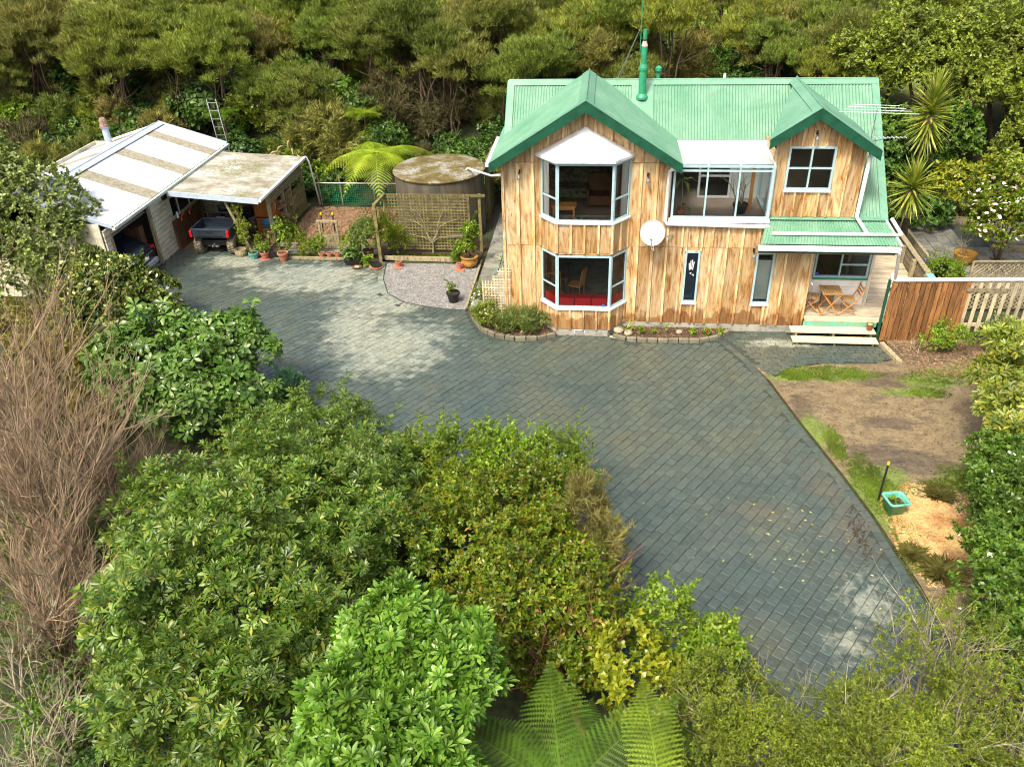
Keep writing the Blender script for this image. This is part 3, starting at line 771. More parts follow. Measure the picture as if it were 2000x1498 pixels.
# bay window walls
BP = [(-0.02, 0.0), (0.45, -0.55), (1.98, -0.55), (2.42, 0.0)]
def bayface(i, z0, z1):
    a = Vector((*BP[i], 0)); c = Vector((*BP[i+1], 0)); u = (c - a); L = u.length; u.normalize(); n = Vector((u.y, -u.x, 0))
    facade(H, a, u, n, 0, L, z0, z1, (2.61,) if z0 > 1 else (), (), pitch=(0.385 if i == 1 else 0.36), bw=0.06, off=0.0)
for i in range(3):
    bayface(i, 0.21, 0.86); bayface(i, 2.56, 3.48)
MB().prism([(0.0,0.14),(0.03,0.0),(.46,-.5),(1.97,-.5),(2.38,0.0),(2.4,0.14)], 5.14, 5.2).build('bay_ceiling', M['inner'], H)
MB().prism([(0.0,0.14),(0.03,0.0),(.46,-.5),(1.97,-.5),(2.38,0.0),(2.4,0.14)], .80, .88).build('bay_seat', M['inner'], H)
MB().prism([(0.0,0.14),(0.03,0.0),(.46,-.5),(1.97,-.5),(2.38,0.0),(2.4,0.14)], 3.40, 3.46).build('bay_floor', M['carpet'], H)
MB().prism([(0.0,0.14),(0.03,0.0),(.46,-.5),(1.97,-.5),(2.38,0.0),(2.4,0.14)], 2.54, 2.6).build('bay_ceiling', M['inner'], H)

def window(parent, o, u, n, w, z0, z1, mull=(), trans=(), ft=0.055, dep=0.07, m='alu', glass='glass', sill=True, name='window', sillm='white', out=0.02):
    o = Vector(o); u = Vector(u).normalized(); n = Vector(n).normalized()
    def bar(b, s0, s1, a, c, d0, d1):
        P = lambda s, z, d: o + u*s + n*d + Vector((0,0,z))
        b.hexa([P(s0,a,d0),P(s1,a,d0),P(s1,a,d1),P(s0,a,d1),P(s0,c,d0),P(s1,c,d0),P(s1,c,d1),P(s0,c,d1)])
    b = MB()
    bar(b, 0, ft, z0, z1, -dep, out); bar(b, w-ft, w, z0, z1, -dep, out)
    bar(b, ft, w-ft, z1-ft, z1, -dep, out); bar(b, ft, w-ft, z0, z0+ft, -dep, out)
    for s in mull: bar(b, s-ft*.4, s+ft*.4, z0+ft, z1-ft, -dep*.8, out-.004)
    for (z, a, c) in trans: bar(b, max(a, ft), min(c, w-ft), z-ft*.4, z+ft*.4, -dep*.7, out-.008)
    fr = b.build(name, M[m], parent)
    cols = [ft] + list(mull) + [w-ft]
    for a, c in zip(cols, cols[1:]):
        zs = [z0+ft] + sorted(z for (z, p, q) in trans if p <= (a+c)/2 <= q) + [z1-ft]
        for e, f in zip(zs, zs[1:]):
            g = MB(); P = lambda s, z, d: o + u*s + n*d + Vector((0,0,z))
            g.add([P(a,e,-.02),P(c,e,-.02),P(c,f,-.02),P(a,f,-.02)], [(0,1,2,3)])
            g.build('pane', M[glass], fr)
    if sill:
        b = MB(); bar(b, -.01, w+.01, z0-.05, z0-.001, -dep, .06); b.build('sill', M[sillm], fr)
    return fr
for (z0, z1, tz) in ((0.9, 2.53, 1.55), (3.52, 5.14, 4.15)):
    for i in range(3):
        a = Vector((*BP[i], 0)); c = Vector((*BP[i+1], 0)); u = (c - a); L = u.length; n = Vector((u.y, -u.x, 0)).normalized()
        window(H, a, u, n, L, z0, z1, (), [(tz, 0, L)] if i != 1 else (), out=0.0 + .003*i, ft=0.06)
w1 = window(H, (W1[0],0,0), (1,0,0), (0,-1,0), .42, W1[2], W1[3], name='narrow_window', out=.03)
b = MB()
for k, (dx, dz, L_) in enumerate([(-.055, .0, .22), (-.025, .02, .27), (.005, .03, .29), (.035, .01, .25)]):
    x = W1[0]+.2+dx; z = 1.93+dz
    b.add([(x, .012, z-.03), (x+.018, .012, z-.03), (x+.03+dx*.5, .012, z-.03+L_), (x+.005+dx*.5, .012, z-.03+L_)], [(0,1,2,3)])
b.add([(4.22,.012,1.80),(4.27,.012,1.78),(4.28,.012,1.84)], [(0,1,2)]); b.add([(4.29,.012,1.75),(4.36,.012,1.72),(4.33,.012,1.79)], [(0,1,2)])
b.build('fern_decal', M['white'], w1)
window(H, (W2[0],0,0), (1,0,0), (0,-1,0), .51, W2[2], W2[3], out=.03)
single(MB().box(6.04, 6.53, .12, .14, .98, 2.2), 'window_blind', plain('pale_green_blind', (.50,.56,.50), .8, .1, 3), 'pale grey green blind behind the tall window beside the porch', 'blind')
single(MB().box(4.1, 4.44, .115, .125, .9, 2.45), 'stained_glass', plain('dark_blue_stained_glass', (.015,.05,.10), .3, .9, 5, c2=(.01,.03,.02)), 'dark blue green leaded panel behind the narrow fern window', 'stained glass')
# bay roof: white faceted hood
ap_ = (1.18, -0.02, 5.97)
ev = [(-0.16, -0.03, 5.25), (0.41, -0.68, 5.25), (1.99, -0.68, 5.25), (2.53, -0.03, 5.25)]
lo_ = [(x, y, z - 0.07) for x, y, z in ev]
b = MB().add([ap_] + ev + lo_, [(1,2,0),(2,3,0),(3,4,0),(1,5,6,2),(2,6,7,3),(3,7,8,4),(8,7,6,5)])
hood = b.build('bay_roof', M['bayroof'], H)
b = MB()
for q in (ev[1], ev[2]): b.tube([Vector(ap_), Vector(q)], .018, 5)
b.build('hip_seam', M['bayroof'], hood)

# ------------------------------------------------------------ roofs
def corr(parent, e0, e1, r1, r0, m='roof', name='roof_sheet', pitch=0.082, amp=0.013, flat=False):
    """corrugated plane: eave e0-e1, ridge r0-r1; the waves run up the slope"""
    e0, e1, r0_, r1_ = map(Vector, (e0, e1, r0, r1))
    L = max((e1-e0).length, (r1_-r0_).length); nw = max(1, int(L / pitch)); k = 6
    nrm = (e1-e0).cross(r0_-e0).normalized()
    if nrm.z < 0: nrm = -nrm
    N = nw * k; b = MB()
    rows = 2
    for j in range(rows):
        t = j / (rows-1)
        for i in range(N+1):
            s = i / N
            p = (e0.lerp(e1, s)).lerp(r0_.lerp(r1_, s), t) + nrm * amp * math.cos(2*math.pi*i/k)
            b.v.append(tuple(p))
    for i in range(N): b.f.append((i, i+1, N+1+i+1, N+1+i))
    if (e1-e0).cross(r0_-e0).z < 0: b.f = [f[::-1] for f in b.f]
    o = b.build(name, M[m], parent, smooth=True)
    return o
yR, zR = 3.35, 6.39
# main roof, front and back slopes
corr(H, (-1.15, 1.8, 4.985), (8.5, 1.8, 4.985), (8.5, yR, zR), (-1.15, yR, zR))
corr(H, (8.35, 0.10, 3.435), (9.25, 0.10, 3.435), (9.25, yR, zR+.004), (8.35, yR, zR+.004))
corr(H, (9.3, 6.7, 3.3), (-1.15, 6.7, 3.3), (-1.15, yR, zR), (9.3, yR, zR))
fl = MB(); 
fl.beam((-1.2, yR-.07, zR-.025), (9.36, yR-.07, zR-.025), .20, .012, (0, -.92, 1)); fl.beam((-1.2, yR+.07, zR-.025), (9.36, yR+.07, zR-.025), .20, .012, (0, .92, 1))
fl.tube([(-1.2, yR, zR+.04), (9.36, yR, zR+.04)], .022, 6)
fl.build('ridge_cap', M['flash'], H)
def bargeflash(x, y0, z0, y1, z1, w=.2):
    MB().beam((x, y0, z0+.03), (x, y1, z1+.03), w, .014, (0, -(z1-z0), (y1-y0))).build('barge_flashing', M['flash'], H)
bargeflash(9.28, 0.10, 3.43, yR, zR); bargeflash(-1.13, 1.9, 5.07, yR, zR)
MB().beam((9.37, 0.10, 3.36), (9.37, yR, zR-.07), .025, .16, (0, -(zR-3.4), yR-.1)).build('bargeboard', M['mgreen'], H)
MB().beam((-1.23, 1.9, 5.0), (-1.23, yR, zR-.07), .025, .16, (0, -1, 1)).build('bargeboard', M['mgreen'], H)
def gable(xr, zr, xl, xrr, y0, y1, sl, sr, nm):
    """gable roof running back from y0 to y1, eaves at xl and xrr"""
    zl = zr - sl * (xr - xl); zrr = zr - sr * (xrr - xr)
    if nm == 'dormer': corr(H, (xl, y0+.01, zl), (xr-.01, y1+.1, zr-.03), (xr, y1+.1, zr), (xr, y0+.01, zr), pitch=.1, amp=.004)
    else: corr(H, (xl, y1, zl), (xl, y0+.01, zl), (xr, y0+.01, zr), (xr, y1, zr))
    corr(H, (xrr, y0+.01, zrr), (xrr, y1, zrr), (xr, y1, zr), (xr, y0+.01, zr))
    b = MB()
    for sg, s_ in ((-1, sl), (1, sr)):
        x1 = xr + sg*.2
        b.beam(((xr+x1)/2, y0-.03, (zr + zr - s_*.2)/2+.03), ((xr+x1)/2, y1, (zr+zr-s_*.2)/2+.03), .235, .012, (sg*s_, 0, 1))
    b.tube([(xr, y0-.04, zr+.045), (xr, y1, zr+.045)], .022, 6)
    b.build('ridge_cap', M['flash'], H)
    # bargeboards and their metal cover
    for (xe, ze, sg, s_) in ((xl, zl, -1, sl), (xrr, zrr, 1, sr)):
        hgt = 0.24
        vs = []
        for (yy) in (y0-.045, y0-.012):
            vs += [(xr, yy, zr-hgt*1.15), (xe, yy, ze-hgt*1.0), (xe, yy, ze+.005), (xr, yy, zr+.012)]
        MB().add(vs, [(0,1,2,3)[::-1] if sg < 0 else (0,1,2,3), (4,5,6,7) if sg < 0 else (7,6,5,4), (0,4,5,1), (1,5,6,2), (2,6,7,3), (3,7,4,0)]).build('bargeboard', M['dgreen'], H)
        MB().beam((xr, y0+.03, zr+.028), (xe, y0+.03, ze+.028), .17, .014, (sg*s_, 0, 1)).build('barge_flashing', M['flash'], H)
        # soffit lining
        MB().hexa([(xr, y0-.01, zr-.07), (xe, y0-.01, ze-.07), (xe, 0.0 if xr < 3 else .12, ze-.07), (xr, 0.0 if xr < 3 else .12, zr-.07),
                   (xr, y0-.01, zr-.05), (xe, y0-.01, ze-.05), (xe, 0.0 if xr < 3 else .12, ze-.05), (xr, 0.0 if xr < 3 else .12, zr-.05)]).build('soffit', M['oldwood'], H)
gable(1.18, 6.71, -1.39, 3.74, -0.42, 3.2, RS, RS, 'gable')
gable(7.08, 6.47, 5.92, 8.74, -0.22, 3.2, .68, .645, 'dormer')
# left gable side gutter
b = MB(); b.beam((-1.44, -.4, 5.03), (-1.44, 2.2, 5.03), .09, .08); b.build('gutter', M['white'], H)
# dormer walls
def dtop(x): return 6.36 - (.68 if x < 7.08 else .645) * abs(x - 7.08)
dtop.apex = 7.08
DW = (6.51, 7.72, 4.25, 5.42)
facade(H, (0,.12,0), (1,0,0), (0,-1,0), 6.2, 8.44, 3.5, dtop, (), [DW], pitch=.31, bw=.05)
facade(H, (0,.16,0), (1,0,0), (0,-1,0), 6.22, 8.42, 3.5, dtop, (), [DW], pitch=9, th=.06, m='inner', name='inner_wall', batten=False)
window(H, (DW[0],.12,0), (1,0,0), (0,-1,0), 1.21, DW[2], DW[3], (.60,), [(4.84, 0, 2)], out=.03, ft=.055)
wallbox(8.42, 8.48, .13, 3.3, 3.4, 5.45, 'clad', 'dormer_side'); wallbox(6.2, 6.26, .13, 1.9, 3.4, 5.2, 'clad', 'dormer_side')
wallbox(6.27, 8.4, 2.6, 2.68, 3.38, 5.4, 'inner', 'room_wall')
# lean-to over the porch
lt = [(5.92, -.66, 2.80+.22), (9.56, -.66, 2.84+.16), (9.30, .12, 3.42), (6.2, .12, 3.42)]
corr(H, (5.95, -.68, 3.02), (9.6, -.68, 3.02), (9.28, .12, 3.44), (6.2, .12, 3.44), pitch=.08)
MB().beam((6.2, .09, 3.47), (9.3, .09, 3.47), .16, .012, (0, -.3, 1)).build('apron_flashing', M['flash'], H)
MB().beam((9.62, -.68, 3.0), (9.33, .12, 3.43), .05, .05).build('verge_trim', M['white'], H)
b = MB(); b.box(5.9, 9.58, -.80, -.69, 2.87, 2.99); gt = b.build('gutter', M['white'], H)
MB().box(5.92, 9.52, -.685, -.655, 2.78, 2.96).build('fascia', M['dgreen'], H)
MB().box(5.95, 9.5, -.65, -.02, 2.74, 2.76).build('soffit', M['oldwood'], H)
MB().box(7.5, 9.5, -.14, -.02, 2.60, 2.74).build('porch_beam', M['oldwood'], H)
# porch
wallbox(7.53, 7.6, -.0, .85, .35, 2.75, 'clad', 'porch_wall')
PW = (7.88, 9.42, 1.38, 2.5)
for k in range(3):
    wallbox(7.6, 9.5, .86, .89, .50 + k*.285, .50 + (k+1)*.285 - .006, 'white', 'porch_board')
wallbox(7.6, 7.87, .87, .93, 1.36, 2.75, 'white', 'porch_wall'); wallbox(7.88, 9.5, .87, .93, 2.5, 2.75, 'white', 'porch_wall'); wallbox(7.6,9.43,.9,.96,.4,1.36,'white','porch_wall')
pw = window(H, (PW[0],.86,0), (1,0,0), (0,-1,0), 1.54, 1.37, 2.5, (.74,), [(1.78, .74, 1.54)], out=.03, sillm='mgreen')
MB().lathe((0,0,0), [(0.0,0),(.055,0.0),(.055,.008),(0,.008)], 16).build('tmp', M['blue'], None)
tmp = bpy.data.objects['tmp']; stk = tmp; stk.name = 'alarm_sticker'; stk.data.name = 'alarm_sticker'; stk.parent = pw; ORG[stk.name] = ORG[H.name]
stk.rotation_euler = (R(90), 0, 0); stk.location = Vector((7.98, .83, 1.49)) - ORG[H.name]
stk2 = stk.copy(); COL.objects.link(stk2); stk2.location = Vector((1.80, -.555, 1.0)) - ORG[H.name]; stk2.scale = (.8,.8,.8)
MB().tube([(7.64, -.0, 1.15), (7.68, -.05, 1.2), (7.68, -.05, 1.55), (7.64, 0, 1.6)], .012, 5).build('door_handle', M['steel'], H)
MB().box(9.44, 9.5, .80, .86, .5, 2.7).build('corner_trim', M['cream'], H)
MB().tube([(9.55, -.76, 2.88), (9.62, -.60, 2.72), (9.68, -.46, 2.6), (9.72, -.46, 1.98)], .045, 8).build('downpipe', M['white'], H, smooth=True)
MB().box(9.60, 9.66, -.42, -.34, .0, 1.90).build('porch_post', M['dgreen'], H)
# pipes on the facade
P_ = lambda pts, r=.035, nm='downpipe': MB().tube(pts, r*1.35, 8).build(nm, M['white'], H, smooth=True)
P_([(3.70, -.30, 4.98), (3.50, -.2, 4.9), (3.45, -.08, 4.8), (3.42, -.08, 3.42), (3.46, -.08, 3.32), (6.22, -.1, 3.28), (6.26, -.1, 3.22), (6.26, -.12, 2.98)], .042)
P_([(6.28, -.42, 3.22), (9.64, -.42, 3.22)], .035)
P_([(9.64, -.42, 3.22), (9.45, .05, 3.5)], .035)
P_([(8.62, .2, 5.22), (8.56, .05, 5.12), (8.52, .03, 3.55), (8.74, -.42, 3.25)], .04)
P_([(-1.06, -.02, 4.93), (-2.45, 1.2, 4.86-.2), (-2.95, 7.0, 3.0)], .03) if False else None
MB().tube([(-1.08, .3, 4.55), (-1.7, 2.2, 3.9), (-3.25, 7.2, 2.53), (-3.35, 7.2, 2.43)], .035, 8).build('tank_feed_pipe', M['white'], H, smooth=True)
# conservatory
cx0, cx1 = 3.56, 6.20
cs = window(H, (cx0, -.02, 0), (1,0,0), (0,-1,0), cx1-cx0, 3.47, 4.95, (.90, 1.74), [(4.80, 0, 3)], ft=.06, out=.02, name='conservatory_front')
MB().box(cx0-.05, cx1+.03, -.10, .0, 3.37, 3.47).build('conservatory_sill', M['white'], H)
window(H, (cx1, -.02, 0), (0,1,0), (1,0,0), 1.8, 3.47, 4.95, (.6,), (), ft=.05, name='conservatory_side', sill=False)
b = MB()
for x in (cx0+.03, cx0+.90, cx0+1.74, cx1-.03): b.beam((x, -.02, 4.97), (x, 1.78, 5.0), .05, .05)
b.beam((cx0, 1.80, 4.93), (cx1+.05, 1.80, 4.93), .09, .12); b.beam((cx0, 1.5, 4.965), (cx1, 1.5, 4.965), .05, .03)
rf = b.build('conservatory_roof_frame', M['white'], H)
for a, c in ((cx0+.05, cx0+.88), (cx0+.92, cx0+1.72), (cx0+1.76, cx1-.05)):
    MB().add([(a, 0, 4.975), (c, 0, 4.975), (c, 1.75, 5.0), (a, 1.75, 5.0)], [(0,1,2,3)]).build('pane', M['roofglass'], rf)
MB().box(cx0-.06, cx1+.10, 1.60, 1.76, 4.99, 5.10).build('gutter', M['white'], H)
wallbox(cx0, cx1, 0.0, 1.8, 3.38, 3.43, 'carpet', 'conservatory_floor')
wallbox(5.35, 6.15, 1.75, 1.8, 3.43, 4.9, 'innerw', 'conservatory_wall')
MB().box(6.1, 6.16, .0, .08, 3.47, 4.95).build('conservatory_post', M['white'], H)
wallbox(5.75, 5.83, .7, .78, 3.43, 4.95, 'teak', 'timber_post')
sl = window(H, (4.42, 1.7, 0), (1,0,0), (0,-1,0), .93, 3.45, 4.88, (), [(4.1, 0, 2)], ft=.06, m='white', name='sliding_door', sill=False)
# small gutters under the left eave, wall lamps
def lamp(loc, lab):
    t = thing('wall_lamp', lab, 'lamp', loc, group='wall lamps')
    MB().box(-.03, .03, -.02, 0, .06, .16).build('bracket', M['black'], t, world=False)
    MB().tube([(0, -.02, .12), (0, -.12, .13), (0, -.14, .06)], .018, 6).build('arm', M['black'], t, world=False)
    MB().lathe((0, -.15, -.08), [(.05, 0), (.045, .06), (.025, .12), (.0, .125)], 10).build('lamp_shade', M['steel'], t, world=False)
lamp((-0.61, -.02, 4.65), 'small black and chrome lamp on the timber left of the upper bay')
lamp((2.88, -.02, 4.58), 'small black and chrome lamp on the timber right of the upper bay')
lamp((7.13, .10, 5.68), 'small black and chrome lamp under the peak of the dormer gable')
lamp((5.93, -.02, 2.45), 'small dark lamp beside the top of the tall porch side window')
# chimney flue
t = thing('chimney_flue', 'tall green metal flue with a bulged collar and pink cap on the roof', 'chimney', (2.72, 2.9, 5.95))
MB().lathe((2.72, 2.9, 5.98), [(.17, 0), (.17, .06), (.11, .16)], 20).build('base_cone', M['mgreen'], t, smooth=False)
MB().lathe((2.72, 2.9, 6.05), [(.105, 0), (.105, .78)], 20, True).build('lower_pipe', M['mgreen'], t)
MB().lathe((2.72, 2.9, 6.80), [(.10, -.03), (.125, -.02), (.125, .05), (.09, .16)], 20).build('collar', M['mgreen'], t)
MB().lathe((2.72, 2.9, 6.9), [(.088, 0), (.088, .52)], 20, True).build('upper_pipe', M['mgreen'], t)
MB().lathe((2.72, 2.9, 7.42), [(.095, 0), (.07, .08), (.05, .16)], 20).build('cap_cone', plain('pink_metal', (.55, .36, .36), .5), t)
MB().lathe((2.72, 2.9, 7.6), [(.06, 0), (.06, .22), (.063, .26)], 16, True).build('cowl', M['mgreen'], t)
MB().lathe((2.72, 2.9, 7.57), [(.066, 0), (.066, .03)], 16).build('band', M['black'], t)
MB().hexa([(2.42, 2.35, 5.52), (3.05, 2.35, 5.52), (3.05, 3.22, 6.315), (2.42, 3.22, 6.315), (2.42, 2.35, 5.535), (3.05, 2.35, 5.535), (3.05, 3.22, 6.33), (2.42, 3.22, 6.33)]).build('flashing_plate', M['flash'], t)
a = thing('whip_aerial', 'thin green whip aerial with stay wires beside the tall flue', 'aerial', (2.6, 2.88, 6.3))
MB().tube([(2.6, 2.88, 7.2), (2.6, 2.88, 8.62)], .012, 6).build('rod', M['mgreen'], a)
for q in ((1.95, 3.2, 6.4), (2.0, 3.5, 6.3), (3.05, 3.3, 6.4), (2.02, 3.3, 6.5)): MB().tube([(2.6, 2.88, 7.95 if q[0] != 3.05 else 7.4), q], .006, 4).build('stay_wire', M['steel'], a)
t = thing('roof_vent', 'short green roof vent pipe behind the ridge', 'vent', (3.2, 3.7, 6.0))
MB().lathe((3.2, 3.7, 6.0), [(.06, 0), (.06, .6)], 14, True).build('pipe', M['mgreen'], t); MB().lathe((3.2, 3.7, 6.55), [(.07, 0), (.1, .04), (.1, .13), (0, .2)], 14).build('cap', M['mgreen'], t)
single(MB().lathe((5.1, 3.5, 6.2), [(.04, 0), (.04, .33), (0, .36)], 10), 'vent_pipe', M['white'], 'tiny white vent pipe poking over the ridge', 'vent')
# television aerials
def yagi(name, lab, org, d, L, n, el, mast):
    t = thing(name, lab, 'aerial', org)
    MB().tube([mast, org], .014, 5).build('mast', M['steel'], t)
    d = Vector(d).normalized(); c = Vector(org); s = d.cross(Vector((0,0,1))).normalized()
    MB().tube([c - d*L/2, c + d*L/2], .011, 5).build('boom', M['steel'], t)
    for i in range(n):
        p = c + d*(L*(i/(n-1)-.5)); h = el * (1 - .4*i/(n-1))
        MB().tube([p - s*h, p + s*h], .008, 4).build('element', M['dish'], t)
yagi('television_aerial', 'large pale television aerial above the right end of the roof', (8.97, 1.6, 6.0), (.15, 1, .05), .7, 4, 1.0, (9.0, 1.7, 4.9))
yagi('television_aerial', 'small comb shaped aerial low beside the right roof edge', (9.35, 1.2, 5.35), (1, .1, -.02), .8, 8, .12, (8.95, 1.65, 5.1))
# satellite dish
t = thing('satellite_dish', 'pale grey satellite dish on a bracket between bay and conservatory', 'satellite dish', (3.35, -.02, 3.0))
b = MB(); n_ = 28; rings = [(0, .0), (.11, .006), (.22, .028), (.33, .065), (.335, .07)]
dc = Vector((3.08, -.42, 3.20)); ax = Vector((-.12, -1, .25)).normalized(); sx_ = ax.cross(Vector((0,0,1))).normalized(); sy_ = sx_.cross(ax)
for side in (0, .012):
    for r_, h in rings:
        for k in range(n_):
            a = 2*math.pi*k/n_; b.v.append(tuple(dc + (sx_*math.cos(a) + sy_*math.sin(a)*1.06)*r_ + ax*(h-side)))
nr = len(rings)
for q in range(2):
    for i in range(nr-1):
        for k in range(n_):
            k2 = (k+1) % n_; o_ = q*nr*n_; f = (o_+i*n_+k, o_+i*n_+k2, o_+(i+1)*n_+k2, o_+(i+1)*n_+k); b.f.append(f if q == 0 else f[::-1])
for k in range(n_): k2 = (k+1)%n_; b.f.append(((nr-1)*n_+k, (nr-1)*n_+k2, nr*n_+(nr-1)*n_+k2, nr*n_+(nr-1)*n_+k))
b.build('reflector', M['dish'], t, smooth=True)
MB().tube([dc - sy_*.34 - ax*.02, dc - sy_*.30 + ax*.25, dc - sy_*.1 + ax*.42], .014, 6).build('feed_arm', M['steel'], t)
MB().beam(dc - sy_*.13 + ax*.38, dc - sy_*.07 + ax*.46, .07, .07).build('receiver', M['white'], t)
MB().tube([dc - ax*.02 - sy_*.1, (3.35, -.25, 2.98), (3.68, -.03, 2.98)], .018, 6).build('bracket', M['steel'], t)
single(MB().tube([(3.12, -.5, 2.86), (3.14, -.55, 2.72), (3.08, -.5, 2.75), (3.06, -.45, 2.9)], .007, 4), 'cable_loop', M['white'], 'white cable loop hanging under the satellite dish', 'cable')

# ------------------------------------------------------------ things in the windows
M['curtaint'] = plain('sheer_curtain', (.9,.9,.87), .8, .04)
def curtain(x, y, z0, z1, w, d, lab):
    b = MB(); N = 26; vs = []
    d = Vector(d).normalized(); n = Vector((-d.y, d.x, 0))
    for z in (z0, z1):
        for i in range(N+1):
            p = Vector((x, y, z)) + d*w*i/N + n*.022*math.sin(i*1.45); vs.append(tuple(p))
    b.add(vs, [(i, i+1, N+2+i, N+1+i) for i in range(N)])
    o = single(b, 'curtain', M['curtaint'], lab, 'curtain', 'white curtains of the upper bay', smooth=True)
curtain(.06, .0, 3.5, 5.1, .24, (.64, -.75, 0), 'white curtain gathered at the left side of the upper bay')
curtain(2.34, .0, 3.5, 5.1, .24, (-.64, -.75, 0), 'white curtain gathered at the right side of the upper bay')
def legs4(t, w, d, h, lw, m, cx=0, cy=0, z=0):
    for i in (-1, 1):
        for j in (-1, 1): MB().box(cx+i*(w/2-lw)-lw/2, cx+i*(w/2-lw)+lw/2, cy+j*(d/2-lw)-lw/2, cy+j*(d/2-lw)+lw/2, z, z+h).build('leg', M[m], t, world=False)
t = thing('coffee_table', 'orange wooden coffee table behind the upper bay glass', 'table', (.62, -.10, 3.47))
MB().box(-.35, .35, -.17, .17, .36, .40).build('tabletop', M['teak'], t, world=False); MB().box(-.30, .30, -.14, .14, .28, .355).build('apron', M['teak'], t, world=False)
legs4(t, .66, .32, .355, .05, 'teak')
t = thing('round_cushion', 'round green and white patterned cushion on the upper bay sill', 'cushion', (1.08, -.36, 3.465))
MB().lathe((0,0,0), [(0,0), (.2, 0), (.23,.025), (.2,.05), (0,.055)], 20).build('pad', M['curtain'], t, world=False, smooth=True)
for k in range(4):
    a = k*math.pi/2; MB().prism([(0, 0), (.2*math.cos(a), .2*math.sin(a)), (.21*math.cos(a+.39), .21*math.sin(a+.39)), (.2*math.cos(a+.78), .2*math.sin(a+.78))], .0535, .0585).build('green_patch', M['mgreen'], t, world=False)
t = thing('wicker_armchair', 'dark wicker armchair in the room behind the upper bay', 'armchair', (1.6, 2.1, 3.0))
MB().box(-.35,.35,-.3,.3,.12,.42).build('seat', M['brownply'], t, world=False, bevel=.04); MB().box(-.36,.36,.24,.36,.3,.95).build('backrest', M['brownply'], t, world=False, bevel=.04)
for s in (-1, 1): MB().box(s*.36-.05, s*.36+.05, -.3, .3, .1, .6).build('armrest', M['brownply'], t, world=False, bevel=.03)
t = thing('patterned_sofa', 'pale patterned sofa at the back of the room behind the upper bay', 'sofa', (.9, 2.9, 3.0))
pf = plain('patterned_fabric', (.20, .17, .13), .9, .6, 9)
MB().box(-.9,.9,-.4,.3,.1,.42).build('seat', pf, t, world=False, bevel=.05); MB().box(-.9,.9,.18,.4,.3,.85).build('backrest', pf, t, world=False, bevel=.05)
for s in (-1, 1): MB().box(s*.95-.08, s*.95+.08, -.4, .4, .05, .6).build('armrest', pf, t, world=False, bevel=.04)
# red cushions on the lower bay seat
cz = .885
for i, (x0, x1) in enumerate(((.50, .96), (.975, 1.44), (1.455, 1.93))):
    b = MB().box(x0, x1, -.49, -.20, cz, cz+.30)
    single(b, 'seat_cushion', M['red'], ['red seat cushion left of three along the lower bay glass', 'red seat cushion in the middle of the lower bay glass', 'red seat cushion right of three along the lower bay glass'][i], 'cushion', 'red cushions of the lower bay seat', bevel=.03)
for s, lab in ((0, 'red wedge cushion in the left corner of the lower bay'), (1, 'red wedge cushion in the right corner of the lower bay')):
    pl = [(.08, .0), (.44, -.46), (.48, -.2), (.3, .05)]
    if s: pl = [(2.42-.0-p[0]+.01, p[1]) for p in pl][::-1]
    single(MB().prism(pl, cz, cz+.30), 'corner_cushion', M['red'], lab, 'cushion', 'red cushions of the lower bay seat', bevel=.02)
def slatchair(loc, rz, lab):
    t = thing('dining_chair', lab, 'chair', loc, rz)
    MB().box(-.21,.21,-.21,.21,.43,.46).build('seat', M['teak'], t, world=False, bevel=.01)
    for i in (-1,1):
        MB().beam((i*.19,-.19,0),(i*.19,-.19,.43),.035,.035).build('leg', M['teak'], t, world=False)
        MB().tube([(i*.19,.19,0),(i*.19,.19,.45),(i*.19,.27,1.0)],.02,6).build('back_post', M['teak'], t, world=False)
    MB().beam((-.2,.27,.98),(.2,.27,.98),.03,.07).build('top_rail', M['teak'], t, world=False)
    for k in range(6): MB().beam((-.14+k*.056,.2,.5),(-.14+k*.056,.265,.96),.02,.02).build('slat', M['teak'], t, world=False)
    MB().beam((-.19,0,.2),(.19,0,.2),.02,.02).build('stretcher', M['teak'], t, world=False)
slatchair((.38, .62, .36), R(20), 'orange slat back dining chair close to the left lower bay pane')
slatchair((.95, 1.25, .36), R(-110), 'orange dining chair seen side on deeper in the lower room')
t = thing('dining_table', 'dark wooden dining table deep in the lower bay room', 'table', (.2, 1.6, .34))
MB().box(-.5,.5,-.6,.6,.70,.74).build('tabletop', M['brownply'], t, world=False); legs4(t, 1.0, 1.2, .70, .06, 'brownply')
# ============================================================ DECK, STEPS, FENCES
dk = thing('deck', 'pale timber deck under the porch and along the right side of the house', 'deck', (9.3, 2, 0))
y = -.20
while y < .84:
    MB().box(7.60, 11.2, y, y+.086, .465, .50 + random.uniform(-.002,.002)).build('deck_board', M['deck'], dk); y += .092
while y < 5.3:
    MB().box(9.56, 11.25 + .06*y, y, y+.086, .465, .50 + random.uniform(-.002,.002)).build('deck_board', M['deck'], dk); y += .092
MB().box(7.56, 9.6, -.235, -.205, .33, .47).build('fascia', plain('flaking_green_paint', (.10,.34,.25), .7, .5, 4, c2=(.30,.26,.15)), dk)
MB().box(7.7, 9.5, -.17, .8, .1, .46).build('deck_frame', M['brownply'], dk)
st = thing('porch_steps', 'two new pale pine steps in front of the porch', 'steps', (8.35, -.5, 0))
for z, y0, y1, x0, x1 in ((.33, -.60, -.24, 7.18, 9.52), (.165, -.88, -.53, 7.2, 9.55)):
    MB().box(x0, x1, y0, y1, z-.038, z).build('tread', M['step'], st, bevel=.004)
for x in (7.34, 8.38, 9.42):
    MB().box(x-.025, x+.025, -.82, -.56, .0, .126).build('leg', M['oldwood'], st); MB().box(x-.025, x+.025, -.55, -.26, .0, .291).build('leg', M['oldwood'], st)
pp = thing('potted_plant', 'small brown pot of yellow green succulents on the right end of the top step', 'potted plant', (9.37, -.40, .33))
